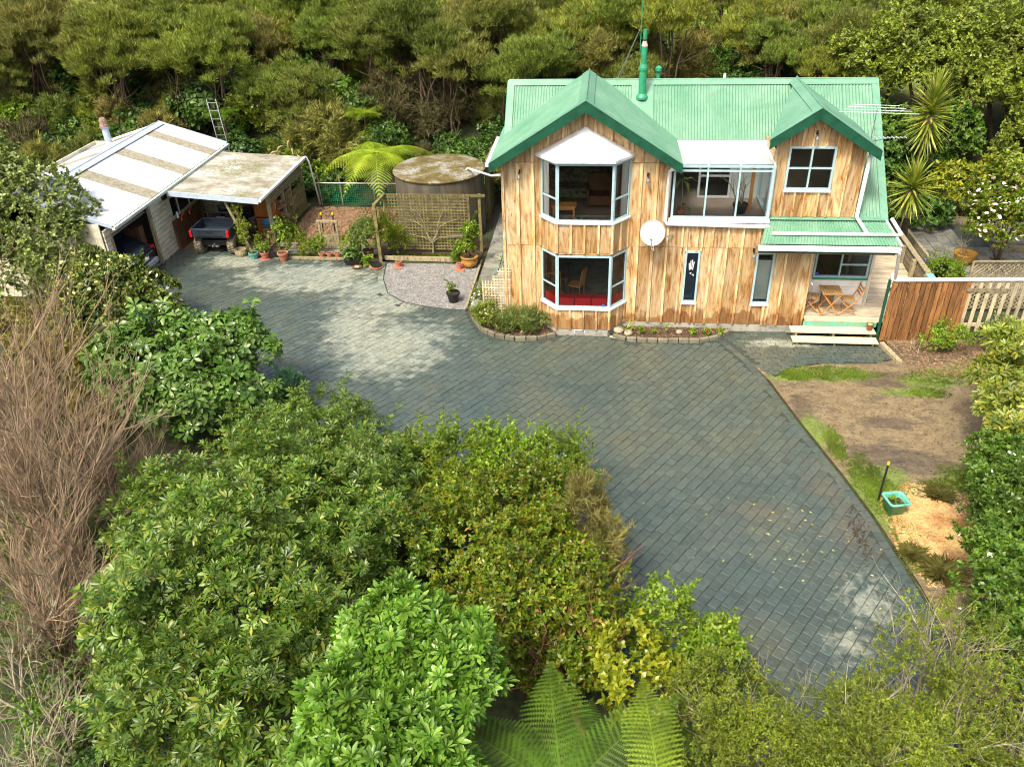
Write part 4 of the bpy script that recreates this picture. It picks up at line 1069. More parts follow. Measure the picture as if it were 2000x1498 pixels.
MB().lathe((0,0,0), [(0,0),(.075,0),(.10,.2),(.09,.2),(.088,.17),(0,.17)], 16).build('pot', plain('brown_pot', (.16,.05,.03), .4), pp, world=False)
MB().lathe((0,0,.17), [(.086,0),(.06,.035),(0,.05)], 12).build('plant', plain('succulent', (.35,.42,.08), .6, .5, 40), pp, world=False)
# folding table and chairs
tb = thing('folding_table', 'slatted teak folding table on the porch deck', 'table', (8.33, .33, .50))
for k in range(8): MB().box(-.29+k*.0735, -.29+k*.0735+.062, -.30, .30, .70, .72).build('slat', M['teakslat'], tb, world=False)
MB().box(-.27, .27, -.26, -.23, .67, .70).build('rail', M['teak'], tb, world=False); MB().box(-.27, .27, .23, .26, .67, .70).build('rail', M['teak'], tb, world=False)
for yy in (-.24, .24):
    for s in (-1, 1): MB().beam((s*.27, yy+.02*s, 0), (-s*.25, yy+.02*s, .68), .035, .025, (0,1,0)).build('leg', M['teak'], tb, world=False)
MB().beam((-.22, -.24, .08), (-.22, .24, .08), .03, .03).build('stretcher', M['teak'], tb, world=False)
fc = thing('folding_chair', 'open slatted teak folding chair at the right of the porch table', 'chair', (8.86, .36, .50), R(-90), 'folding chairs on the porch')
for k in range(6): MB().box(-.21, .21, -.20+k*.066, -.20+k*.066+.055, .43, .45).build('seat_slat', M['teakslat'], fc, world=False)
for s in (-1, 1):
    MB().tube([(s*.20, -.26, 0), (s*.20, .18, .44), (s*.20, .27, .62), (s*.20, .33, .90)], .019, 6).build('back_post', M['teak'], fc, world=False)
    MB().beam((s*.175, .24, 0), (s*.175, -.20, .42), .03, .025, (1,0,0)).build('leg', M['teak'], fc, world=False)
for k in range(3): MB().beam((-.2, .28+k*.02, .62+k*.1), (.2, .28+k*.02, .62+k*.1), .018, .055).build('back_slat', M['teak'], fc, world=False)
MB().beam((-.2, -.12, .12), (.2, -.12, .12), .02, .03).build('stretcher', M['teak'], fc, world=False)
c2 = copy_tree(fc, (7.86, .50, .50), R(75), None, 'slatted folding chair half hidden left of the porch table')
single(MB().box(8.2, 8.56, .68, .80, .5, .98), 'slatted_crate', M['oldwood'], 'brown slatted box against the white porch wall', 'box')
# railing on the far side of the deck
rl = thing('deck_railing', 'low timber railing with wide cap along the right of the deck', 'railing', (11.4, 3, .5))
MB().beam((11.60, 5.2, 1.1), (11.52, 1.85, 1.1), .16, .045).build('cap', M['oldwood'], rl)
MB().beam((11.52, 1.83, 1.1), (11.5, .1, 1.08), .22, .03).build('green_cap', plain('faded_green_paint', (.16,.42,.36), .6, .3, 4), rl)
for yy in (5.1, 4.0, 2.9, 1.75): MB().box(11.36, 11.48, yy-.07, yy+.07, .3, 1.08).build('post', M['oldwood'], rl)
for z in (.55, .75, .93): MB().box(11.50, 11.54, .2, 5.2, z-.08, z+.07).build('board', M['oldwood'], rl)
single(MB().box(10.55, 11.2, -.05, .3, .505, .60).box(10.6, 11.15, -.02, .02, .60, .63), 'green_slat_stool', plain('green_slats', (.15,.38,.33), .6, .3, 5), 'flat faded green slatted board lying on the deck corner', 'board')
# fence: brown palings then pale pickets, under a white pipe cap
fn = thing('paling_fence', 'dark brown rough sawn paling fence to the right of the porch steps', 'fence', (10.6, -.3, 0))
x = 9.70; k = 0
def fy(x): return -.40 + (x-9.7)*.055
while x < 11.72:
    w = random.uniform(.12, .16); zz = 1.86 - .0*(x-9.7)
    MB().hexa([(x, fy(x)-.02-.012*(k%2), 0), (x+w, fy(x)-.02-.012*(k%2), 0), (x+w, fy(x)+.02, 0), (x, fy(x)+.02, 0), (x+.01, fy(x)-.02-.012*(k%2), zz), (x+w+.0, fy(x)-.02-.012*(k%2), zz), (x+w, fy(x)+.02, zz), (x+.01, fy(x)+.02, zz)]).build('paling', M['fence'], fn)
    x += w + .016; k += 1
MB().box(9.7, 11.7, -.30, -.24, 1.5, 1.6).build('rail', M['oldwood'], fn)
f2 = thing('picket_fence', 'pale grey picket fence with gaps at the far right', 'fence', (13, -.15, 0))
x = 11.80
while x < 15.5:
    MB().box(x, x+.10, fy(x)-.02, fy(x)+.005, .25, 1.84).build('paling', M['fencep'], f2); x += .235
MB().beam((11.72, fy(11.72)-.05, 1.62), (12.9, fy(12.9)-.05, 1.60), .03, .10).build('rail', M['oldwood'], f2)
MB().beam((11.75, fy(11.8)+.03, .5), (15.5, fy(15.5)+.03, .5), .04, .10).build('rail', M['fencep'], f2)
single(MB().tube([(9.67, -.36, 2.1), (9.68, -.40, 1.93), (9.78, -.41, 1.91), (15.6, fy(15.6)-.0, 1.90)], .06, 8), 'fence_pipe', M['white'], 'white drain pipe running along the top of the fence', 'pipe', smooth=True)
def lattice(name, lab, o, u, w, z0, z1, pitch, sw, diag=False, m='lattice', frame=None, topf=None):
    t = thing(name, lab, 'trellis', (o[0], o[1], z0))
    o = Vector(o); u = Vector(u).normalized(); n = Vector((u.y, -u.x, 0)); Z = Vector((0,0,1))
    if not diag:
        k = 0; s = 0
        while s <= w + .001:
            zt = topf(s) if topf else z1
            MB().beam(o + u*s + Z*z0, o + u*s + Z*(zt + .03), sw, .012, n).build('slat', M[m], t); s += pitch
        z = z0 + .05
        while z <= z1:
            if topf:
                ss = [q*.05 for q in range(int(w/.05)+1) if topf(q*.05) >= z]
                if ss: MB().beam(o + u*min(ss) + Z*z + n*.013, o + u*max(ss) + Z*z + n*.013, .012, sw).build('slat', M[m], t)
            else: MB().beam(o - u*.04 + Z*z + n*.013, o + u*(w+.04) + Z*z + n*.013, .012, sw).build('slat', M[m], t)
            z += pitch
    else:
        h = z1 - z0; k = -h
        for sgn in (1, -1):
            k = -h
            while k < w:
                # line s = k + t, z = t (or reversed)
                t0 = max(0, -k); t1 = min(h, w - k)
                if t1 - t0 > .08:
                    a, b_ = (k+t0, t0), (k+t1, t1)
                    if sgn < 0: a, b_ = (a[0], h-a[1]), (b_[0], h-b_[1])
                    off = n*(.013 if sgn > 0 else 0)
                    MB().beam(o+u*a[0]+Z*(z0+a[1])+off, o+u*b_[0]+Z*(z0+b_[1])+off, .012, sw).build('slat', M[m], t)
                k += pitch
    if frame:
        for s in (0, w): MB().beam(o+u*s+Z*z0+n*.03, o+u*s+Z*z1+n*.03, .05, .05, n).build('frame_bar', M[frame], t)
        MB().beam(o+Z*z1+n*.03, o+u*w+Z*z1+n*.03, .05, .05).build('frame_bar', M[frame], t)
    return t
# lattice left of the bay, stepping down to the left
def stp(s): return [.55, 1.35, 1.55, 1.75, 1.92][min(4, int(s/.17))] if s < .8 else 1.92
lattice('garden_trellis', 'pale stepped lattice against the left corner of the house', (-1.78, -.02, 0), (1, .0, 0), .86, .05, 1.92, .088, .035, m='lattice', topf=lambda s: 1.42 if s < .3 else (1.6 if s < .45 else (1.78 if s < .58 else 1.92)))
# big espalier trellis
tr = lattice('espalier_trellis', 'large mossy square lattice carrying a bare espaliered tree', (-5.95, 5.30, 0), (1, .0, 0), 2.86, .12, 2.18, .112, .048, m='mosswood')
for (x, y, h) in ((-5.98, 5.36, 2.15), (-3.0, 5.36, 2.15), (-2.62, 5.5, 2.15)): MB().box(x-.05, x+.05, y-.05, y+.05, 0, h).build('post', M['mosswood'], tr)
MB().beam((-6.1, 5.38, 2.12), (-2.4, 5.42, 2.12), .05, .10).build('top_rail', M['mosswood'], tr)
MB().beam((-6.1, 4.45, 0), (-6.12, 4.45, 2.15), .11, .11, (0,1,0)).build('post', M['mosswood'], tr)
MB().beam((-6.1, 4.38, 2.12), (-5.98, 5.4, 2.16), .10, .08).build('side_rail', M['mosswood'], tr)
# lattice screen by the patio
lattice('diagonal_trellis', 'weathered diagonal lattice screen behind the picket fence', (12.55, 1.55, 0), (1, .06, 0), 2.4, .1, 1.65, .13, .035, True, 'oldwood', 'oldwood')
# ============================================================ WATER TANK
t = thing('water_tank', 'round concrete water tank with a mossy lid behind the trellis', 'water tank', (-4.4, 7.6, 0))
MB().lathe((-4.4, 7.6, 0), [(1.66, 0), (1.66, 2.36)], 56).build('tank_wall', M['tank'], t, smooth=True)
MB().lathe((-4.4, 7.6, 2.34), [(1.70, 0), (1.72, .05), (1.66, .09), (0.6, .16), (0, .17)], 56).build('lid', M['tanktop'], t)
t = thing('side_wall', 'dark mossy timber wall beside the tank and side path', 'wall', (-2.66, 9.6, 0))
for k in range(8): MB().box(-2.82+.0*k, -2.76, 8.4+k*.30, 8.4+k*.30+.288, 0, 2.35+random.uniform(-.03,.03)).build('board', M['mosswood'], t)
# hose
single(MB().tube([(-1.35, 4.1, .08), (-1.6, 4.0, .25), (-1.9, 3.5, .15), (-1.95, 3.2, .04), (-1.7, 2.9, .07)], .014, 6), 'garden_hose', M['teal'], 'green garden hose looping beside the left wall of the house', 'hose')
# ============================================================ GARAGE
G = thing('garage', 'cream weatherboard garage with a white and tan striped iron roof', 'garage', (-16.6, 6, 0))
gx = -14.1
def wb(x0, x1, y0, y1, z0, z1, m='cream', nm='wall'): return MB().box(x0, x1, y0, y1, z0, z1).build(nm, M[m], G)
def boards(x, y0, y1, z0, z1, pitch=.165):
    z = z0
    MB().box(x-.06, x-.03, y0, y1, z0, z1).build('dark_backing', M['brownply'], G)  # dark sheet added behind the gaps to draw the boards' shadow lines
    while z < z1 - .02:
        zt = min(z+pitch-.022, z1)
        MB().hexa([(x-.02, y0, z), (x+.03, y0, z), (x+.03, y1, z), (x-.02, y1, z), (x-.02, y0, zt), (x+.02, y0, zt), (x+.02, y1, zt), (x-.02, y1, zt)]).build('weatherboard', M['cream'], G)
        z += pitch
boards(gx, 1.15, 1.48, 0, 2.35); boards(gx, 4.02, 5.4, 0, 2.35); boards(gx, 5.4, 7.8, 0, 1.1); boards(gx, 5.4, 7.8, 1.93, 2.35); boards(gx, 7.8, 10.3, 0, 2.35)
MB().box(gx-.03, gx+.02, 1.48, 4.0, 2.12, 2.36).build('lintel', M['cream'], G)
MB().box(gx-.04, gx+.07, 3.93, 4.03, 0, 2.14).build('door_jamb', M['oldwood'], G); MB().box(gx-.04, gx+.07, 1.42, 1.5, 0, 2.14).build('door_jamb', M['oldwood'], G)
b = MB(); 
for k in range(5): b.box(gx-.12-.03*k, gx-.07-.02*k, 1.52, 3.92, 1.95+k*.04, 1.985+k*.04)
b.build('roller_door', M['steel'], G)
MB().box(-19.4, gx-.05, 1.1, 1.15, 0, 2.6).build('end_wall', M['cream'], G); MB().box(-19.4, gx-.05, 10.25, 10.3, 0, 2.6).build('end_wall', M['cream'], G); MB().box(-19.45, -19.4, 1.1, 10.3, 0, 2.6).build('wall', M['cream'], G)
MB().box(-19.4, gx-.05, 5.45, 5.5, 0, 2.5).build('inner_wall', M['inner'], G); MB().box(-19.4, gx+.0, 1.2, 10.2, .0, .02).build('floor', M['concrete'], G)
for ye in (1.12, 10.28):
    MB().add([(-19.4, ye, 2.5), (gx, ye, 2.36), (-16.6, ye, 3.2)], [(0,1,2),(2,1,0)]).build('gable_wall', M['cream'], G)
gw = window(G, (gx+.0, 5.42, 0), (0,1,0), (1,0,0), 2.34, 1.12, 1.92, (.62, 1.5), (), m='cream', glass='darkglass', out=.03, sill=False, name='shed_window')
RZ = 3.28
bands = [(1.55, 4.15, 'z'), (4.15, 4.85, 'c'), (4.85, 6.75, 'z'), (6.75, 7.45, 'c'), (7.45, 9.35-.15, 'z'), (9.2, 9.85, 'c'), (9.85, 10.75, 'z')]
def gr(a, c, m):
    y0, y1 = a, c
    corr(G, (-13.88, y0, 2.42), (-13.88, y1, 2.42), (-16.6, y1, RZ), (-16.6, y0, RZ), m='zinc' if m == 'z' else 'clearroof', pitch=.08, amp=.009, name='roof_sheet' if m == 'z' else 'clear_roof_sheet')
    corr(G, (-19.5, y1, 2.42), (-19.5, y0, 2.42), (-16.6, y0, RZ), (-16.6, y1, RZ), m='zinc' if m == 'z' else 'clearroof', pitch=.08, amp=.009, name='roof_sheet' if m == 'z' else 'clear_roof_sheet')
for a, c, m in bands: gr(a - .2, c - .2, m)
bm_ = plain('blue_grey_flashing', (.40,.48,.58), .45, .1)
M['bluegrey'] = bm_
b = MB(); b.beam((-16.47, 1.3, RZ-.0), (-16.47, 10.6, RZ-.0), .26, .014, (.3, 0, 1)); b.beam((-16.73, 1.3, RZ), (-16.73, 10.6, RZ), .26, .014, (-.3, 0, 1)); b.tube([(-16.6, 1.3, RZ+.05), (-16.6, 10.6, RZ+.05)], .02, 5)
b.build('ridge_cap', bm_, G)
MB().beam((-13.84, 10.57, 2.44), (-16.6, 10.57, RZ+.02), .06, .12).build('barge', bm_, G); MB().beam((-13.84, 1.33, 2.44), (-16.6, 1.33, RZ+.02), .06, .12).build('barge', bm_, G)
MB().box(-13.84, -13.74, 1.3, 10.6, 2.33, 2.42).build('gutter', plain('pale_green_gutter', (.50,.58,.50), .5), G)
t = thing('garage_flue', 'short metal flue with a rusty cowl on the garage roof', 'chimney', (-18.0, 9.0, 2.9))
MB().lathe((0,0,0), [(.16,0),(.13,.05),(.13,.62)], 16).build('pipe', bm_, t, world=False); MB().lathe((0,0,.62), [(.17,0),(.17,.1),(.14,.12),(.15,.26),(.1,.36),(0,.38)], 16).build('cowl', plain('rusty_metal', (.26,.17,.13), .6, .4, 9), t, world=False)
MB().lathe((0,0,.6), [(.14,0),(.2,.01),(.2,.03),(.14,.04)], 16).build('collar', M['steel'], t, world=False)
# ladder leaning on the far side
ld = thing('ladder', 'aluminium ladder leaning behind the garage roof', 'ladder', (-14.2, 11.4, .4))
for s in (-.2, .2): MB().beam((-14.2+s, 11.2, .4), (-14.75+s, 11.9, 3.9), .07, .03, (1,0,0)).build('side_rail', M['steel'], ld)
for k in range(11):
    f_ = k/11+.05; MB().beam((-14.4-.55*f_, 11.2+.7*f_, .4+3.5*f_), (-14.0-.55*f_, 11.2+.7*f_, .4+3.5*f_), .035, .035).build('rung', M['steel'], ld)
# ============================================================ CARPORT
K = thing('carport', 'open carport with a dirty flat roof leaning against the garage', 'carport', (-12.3, 7.4, 0))
corr(K, (-10.36, 4.72, 2.14), (-10.36, 9.75, 2.14), (-13.75, 9.75, 2.33), (-13.75, 4.95, 2.33), m='carport', pitch=.1, amp=.010)
MB().hexa([(-13.78, 4.90, 2.19), (-10.34, 4.67, 2.0), (-10.34, 4.71, 2.0), (-13.78, 4.94, 2.19), (-13.78, 4.90, 2.37), (-10.34, 4.67, 2.19), (-10.34, 4.71, 2.19), (-13.78, 4.94, 2.37)]).build('front_fascia', bm_, K)
MB().box(-10.35, -10.25, 4.7, 9.8, 2.06, 2.15).build('gutter', M['white'], K)
MB().box(-10.5, -10.42, 4.8, 9.7, 1.96, 2.08).build('side_beam', M['oldwood'], K)
for k in range(4): MB().beam((-13.7, 5.1+k*1.5, 2.24), (-10.5, 5.0+k*1.5, 2.06), .05, .1).build('rafter', M['oldwood'], K)
MB().beam((-11.75, 4.98, 2.12), (-11.05, 4.95, 0.02), .09, .07, (0,1,0)).build('sloping_post', M['oldwood'], K)
MB().tube([(-11.25, 5.1, 0), (-11.3, 5.15, 1.0), (-11.5, 5.05, 2.1)], .085, 8).build('round_post', M['mosswood'], K)
for y_ in (6.0, 7.45, 8.2, 9.65): MB().box(-10.62, -10.50, y_-.06, y_+.06, 0, 2.0).build('post', M['oldwood'], K)
for k in range(5): MB().box(-10.52, -10.49, 6.0, 9.65, 1.93-.088*k-.07, 1.93-.088*k-.012).build('side_slat', M['oldwood'], K)
for k in range(5):
    MB().box(-10.50, -10.46, 7.5+k*.12, 7.5+k*.12+.11, .0, 1.45).build('board', M['mosswood'], K)
for k in range(6): MB().box(-10.51, -10.47, 8.25, 9.6, .05+k*.2, .05+k*.2+.19).build('board', M['mosswood'], K)
MB().tube([(-10.3, 9.85, 2.1), (-10.22, 9.9, 1.9), (-10.05, 10.0, 0.05)], .04, 8).build('downpipe', M['white'], K, smooth=True)
# things in the carport
single(MB().hexa([(-14.02, 5.25, 0), (-13.9, 5.25, 0), (-13.9, 7.75, 0), (-14.02, 7.75, 0), (-14.06, 5.25, 1.08), (-14.03, 5.25, 1.08), (-14.03, 7.75, 1.08), (-14.06, 7.75, 1.08)]), 'plywood_sheet', M['brownply'], 'brown plywood sheet leaning below the garage window', 'board')
for y_, lab in ((5.85, 'left orange clamp on the top edge of the brown board'), (6.55, 'right orange clamp on the top edge of the brown board')):
    t = thing('spring_clamp', lab, 'clamp', (-14.0, y_, 1.0), group='orange clamps')
    for dy in (-1, 1): MB().beam((0, 0, .05), (.10, dy*.10, .14+.03*dy), .035, .03).build('handle', M['orange'], t, world=False); MB().beam((0, 0, .06), (.02, dy*.04, -.1), .03, .03).build('jaw', M['orange'], t, world=False)
single(MB().lathe((-13.98, 5.62, 1.10), [(.045,0),(.045,.18),(.02,.24),(0,.25)], 10), 'white_bottle', M['white'], 'white bottle standing in the garage window beside the clamps', 'bottle')
t = thing('orange_cabinet', 'orange brown wooden cabinet at the back of the carport', 'cabinet', (-11.15, 7.1, 0))
oc = plain('orange_wood', (.42,.15,.03), .5, .2, 4)
MB().box(-.4,.4,-.25,.25,.0,1.35).build('carcass', oc, t, world=False, bevel=.01); MB().box(-.38,.38,-.27,-.252,.66,.70).build('drawer_gap', M['black'], t, world=False)
fwd = thing('firewood_stack', 'stack of split firewood and offcuts behind the carport posts', 'firewood', (-10.95, 7.9, 0))
for i in range(30):
    x = -11.3 + random.uniform(0,.7); y_ = 7.0 + random.uniform(0, 1.2); z = random.uniform(.05, 1.1)
    a = random.uniform(-.4,.4)
    MB().beam((x, y_, z), (x+.35*math.cos(a), y_+.35*math.sin(a), z+random.uniform(-.05,.25)), .11, .1).build('log', M['firewood'], fwd)
MB().beam((-10.85, 6.9, .3), (-10.8, 7.05, 1.2), .13, .04).build('offcut', M['step'], fwd)
t = thing('blue_tub', 'blue tub among the clutter under the carport edge', 'tub', (-10.9, 6.55, .45)); MB().lathe((0,0,0), [(0,0),(.2,0),(.3,.2),(.28,.2),(.19,.02),(0,.02)], 18).build('shell', plain('blue_tub_plastic', (.04,.20,.32), .5), t, world=False)
single(MB().box(-11.15, -10.7, 6.35, 6.75, 0, .44), 'crate', M['firewood'], 'old wooden crate carrying the blue tub', 'crate', bevel=.01)
t = thing('log_round', 'cut log rounds at the foot of the carport post', 'log', (-10.85, 6.0, 0)); 
for k, (dx, dy, dz) in enumerate(((0,0,0),(.22,.05,0),(.1,.03,.2))): MB().tube([(dx, dy-.15, .12+dz), (dx, dy+.15, .12+dz)], .11, 10).build('log', M['firewood'], t, world=False)
# ------------------------------------------------------------ utility vehicle
U = thing('utility_vehicle', 'muddy navy utility buggy parked tail out in the carport', 'utility vehicle', (-12.38, 6.05, 0))
def ub(x0,x1,y0,y1,z0,z1,m,n,**k): return MB().box(x0,x1,y0,y1,z0,z1).build(n, M[m], U, world=False, **k)
# box bed
b = MB(); 
b.box(-.74,.74,-1.36,-.32,.72,.76); b.box(-.74,-.69,-1.36,-.32,.76,1.06); b.box(.69,.74,-1.36,-.32,.76,1.06); b.box(-.69,.69,-.36,-.32,.76,1.10)
bed = b.build('cargo_bed', M['utv'], U, world=False, bevel=.012)
tg = ub(-.72,.72,-1.44,-1.37,.74,1.08,'utv','tailgate', bevel=.025)
MB().box(-.5,.5,-1.455,-1.441,.80,.83).build('trim_strip', M['black'], tg, world=False); MB().box(-.1,.1,-1.46,-1.441,.93,.97).build('latch', M['black'], tg, world=False); ub(-.46,.46,-1.452,-1.442,.99,1.02,'frame_dark','tailgate_groove')
for s in (-1,1): ub(s*.69-.045, s*.69+.045, -1.50, -1.37, .78, 1.02, 'tail', 'tail_light', bevel=.012)
ub(-.18,.14,-.31,-.30,1.04,1.10,'white','sticker')
ub(-.6,.6,-1.2,1.3,.36,.56,'black','chassis', bevel=.02)
def wheel(x,y):
    b = MB(); r=.34; 
    b.tube([(x-.14,y,r),(x-.12,y,r),(x+.12,y,r),(x+.14,y,r)], [r*.86, r*.98, r*.98, r*.86], 22)
    for k in range(22):
        a = 2*math.pi*k/22
        for s in (-1,1):
            c = Vector((x+s*.055, y+math.cos(a+s*.07)*r*.99, r+math.sin(a+s*.07)*r*.99)); tdir = Vector((0,-math.sin(a),math.cos(a)))
            b.beam(c-tdir*.02+Vector((-.05*1,0,0)), c-tdir*.02+Vector((.05,0,0)), .035, .035, tdir)
    w = b.build('wheel', M['tyre'], U, world=False)
    MB().tube([(x-.145,y,r),(x+.145,y,r)], .16, 14).build('rim', M['frame_dark'], w, world=False)
for s in (-1,1):
    for y_ in (-1.02, 1.05): wheel(s*.63, y_)
MB().tube([(-.5,-1.02,.34),(.5,-1.02,.34)], .035, 8).build('axle', M['steel'], U, world=False)
MB().lathe((0,-1.05,.24), [(0,0),(.1,.02),(.13,.1),(.1,.18),(0,.2)], 12).build('differential', M['steel'], U, world=False)
MB().tube([(0,-1.2,.42),(0,-1.42,.40)], .03, 8).build('tow_ball', M['steel'], U, world=False)
for s in (-1,1):
    MB().tube([(s*.68,-.25,.9),(s*.66,-.2,1.75),(s*.62,.0,1.9),(s*.6,.9,1.88),(s*.66,1.3,1.1)], .03, 8).build('roll_bar', M['black'], U, world=False)
    MB().tube([(s*.36,-1.1,.40),(s*.42,-.9,.70)], .035, 8).build('shock_absorber', M['steel'], U, world=False)
for y_,z_ in ((-.2,1.78),(.85,1.88),(-.22,1.25)): MB().tube([(-.66,y_,z_),(.66,y_,z_)], .028, 8).build('cross_bar', M['black'], U, world=False)
ub(-.64,.64,-.05,.92,1.88,1.92,'black','roof', bevel=.015)
MB().add([(-.6,-.19,1.3),(.6,-.19,1.3),(.58,-.17,1.74),(-.58,-.17,1.74)],[(0,1,2,3)]).build('rear_screen', M['glass'], U, world=False)
for s in (-.32,.32): ub(s-.26,s+.26,.0,.45,.62,.74,'black','seat', bevel=.03); ub(s-.25,s+.25,-.12,.0,.72,1.2,'black','seat_back', bevel=.03)
ub(-.66,.66,1.0,1.75,.62,.95,'utv','bonnet', bevel=.06); ub(-.66,.66,.9,1.02,.6,1.1,'black','dashboard', bevel=.02)
MB().tube([(-.32,.82,1.1),(-.32,.70,1.15)], .15, 14).build('steering_wheel', M['black'], U, world=False)
# ------------------------------------------------------------ car in the garage (tail towards the door)
V = thing('parked_car', 'black car parked tail out in the dark garage doorway', 'car', (-15.95, 2.72, 0))
secs = [  # x, half width, z bottom, z shoulder, half width roof, z roof
 (2.02,.74,.32,.86,.70,.90), (1.95,.80,.26,.92,.66,.98), (1.72,.83,.22,.95,.62,1.12), (1.15,.85,.20,.96,.58,1.42), (.3,.86,.20,.95,.58,1.48), (-.5,.86,.20,.94,.58,1.44), (-1.1,.85,.20,.92,.62,1.05), (-1.9,.80,.25,.80,.66,.86), (-2.1,.68,.32,.62,.5,.66)]
b = MB()
for (x, w, zb, zs, wr, zr) in secs:
    b.v += [(x,-w*.9,zb),(x,-w,zb+.2),(x,-w,zs*.85),(x,-w*.96,zs),(x,-wr,zr-.03),(x,-wr*.6,zr),(x,0,zr+.01),(x,wr*.6,zr),(x,wr,zr-.03),(x,w*.96,zs),(x,w,zs*.85),(x,w,zb+.2),(x,w*.9,zb)]
k=13
for i in range(len(secs)-1):
    for j in range(k-1): b.f.append((i*k+j, (i+1)*k+j, (i+1)*k+j+1, i*k+j+1))
    b.f.append((i*k+k-1,(i+1)*k+k-1,(i+1)*k,i*k))
b.f.append(tuple(range(k))); b.f.append(tuple((len(secs)-1)*k+j for j in range(k))[::-1])
b.build('body', M['carpaint'], V, world=False, smooth=True)
MB().add([(1.80,-.55,1.06),(1.80,.55,1.06),(1.24,.50,1.40),(1.24,-.50,1.40)],[(0,1,2,3)]).build('rear_window', M['darkglass'], V, world=False)
MB().box(1.98,2.10,-.72,.72,.34,.52).build('rear_bumper', plain('silver_trim', (.4,.42,.44), .3), V, world=False, bevel=.03)
for s in (-1,1): MB().box(1.84,2.02,s*.70-.1,s*.70+.1,.74,.94).build('tail_light', M['tail'], V, world=False, bevel=.03)
MB().box(2.035,2.05,-.24,.24,.62,.74).build('number_plate', M['white'], V, world=False)
MB().box(1.99,2.04,-.6,.6,.78,.81).build('chrome_strip', M['steel'], V, world=False)
for s in (-1,1):
    for x_ in (1.25,-1.3):
        w = MB().tube([(x_,s*.72,.31),(x_,s*.87,.31)], .31, 20).build('wheel', M['black'], V, world=False); MB().tube([(x_,s*.80,.31),(x_,s*.885,.31)], .19, 12).build('rim', M['steel'], w, world=False)
single(MB().box(gx-.9, gx-.3, 3.6, 3.9, 0, 1.5), 'tall_shelf', M['brownply'], 'dark shelf just inside the right jamb of the garage door', 'shelf')
single(MB().box(gx+.02, gx+.12, 5.0, 5.22, 2.0, 2.18), 'black_wall_box', M['black'], 'small black box on the garage wall under the carport corner', 'box')

# ============================================================ POTS
def potmesh(r0, r1, h, rim=.02):
    return MB().lathe((0,0,0), [(0,0),(r0,0),(r1*.97,h*.8),(r1*.97,h*.82),(r1+rim,h*.82),(r1+rim,h),(r1-.015,h),(r1-.02,h*.88),(0,h*.88)], 20)
def pot(loc, r0, r1, h, m, lab, cat='pot', rim=.015, name='flower_pot', group=None, soil=True):
    t = thing(name, lab, cat, loc, group=group)
    potmesh(r0, r1, h, rim).build('pot', M[m], t, world=False)
    if soil: MB().lathe((0,0,h*.885), [(r1-.022,0),(0,.012)], 16).build('soil', M['soil'], t, world=False)
    return t
POTS = {}
POTS['teal'] = pot((-10.82, 4.50, 0.0), .11, .17, .26, 'teal', 'teal pot with a leggy plant at the foot of the carport post', 'potted plant')
POTS['pink'] = pot((-10.40, 4.50, 0.04), .11, .17, .26, 'pink', 'dusty pink pot on a saucer right of the teal pot', 'potted plant')
MB().lathe((0,0,-.035), [(0,0),(.16,0),(.2,.03),(0,.03)], 18).build('saucer', M['pink'], POTS['pink'], world=False)
POTS['tall'] = pot((-9.66, 4.36, 0.0), .12, .18, .34, 'terra', 'large terracotta pot right of the black rectangular tray', 'potted plant', rim=.025)
for i, (x, s, lab) in enumerate(((-8.32, .11, 'first small terracotta pot of the row on the timber edge'), (-8.02, .115, 'rounded terracotta pot second in the row on the timber edge'), (-7.72, .115, 'third small pale terracotta pot in the row'), (-7.36, .09, 'smallest brown terracotta pot at the right end of the row'))):
    POTS['s%d' % i] = pot((x, 4.62, 0.05), s*.75, s, s*1.7, 'terra', lab, 'pot', rim=.012, group='small terracotta pots in a row')
POTS['tile1'] = pot((-5.35, 4.0, 0.045), .075, .105, .19, 'terra', 'small terracotta pot on a square tile at the left of the gravel', 'pot', rim=.012)
POTS['tile2'] = pot((-3.18, 3.9, 0.045), .075, .10, .19, 'pink', 'small brown pot on a square tile near the big glazed pot', 'pot', rim=.012)
for (x, y_, lab) in ((-5.37, 3.98, 'square terracotta tile under the small pot at the left of the gravel'), (-3.16, 3.86, 'square terracotta tile under the small pot near the glazed pot')):
    single(MB().box(x-.16, x+.16, y_-.16, y_+.16, .022, .045), 'floor_tile', M['terra'], lab, 'tile', bevel=.004)
t = thing('glazed_pot', 'big round ochre glazed pot holding a leafy shrub on the gravel', 'potted plant', (-2.86, 4.15, 0.02)); POTS['glz'] = t
MB().lathe((0,0,0), [(0,0),(.17,0),(.27,.10),(.30,.22),(.26,.33),(.28,.36),(.31,.37),(.31,.40),(.27,.41),(.24,.36),(0,.35)], 28).build('pot', M['glaze'], t, world=False, smooth=True)
MB().lathe((0,0,.355), [(.24,0),(0,.01)], 16).build('soil', M['soil'], t, world=False)
POTS['blk'] = pot((-2.98, 1.42, 0.01), .14, .20, .34, 'black', 'black plastic pot with a small shrub on the gravel', 'potted plant', rim=.02)
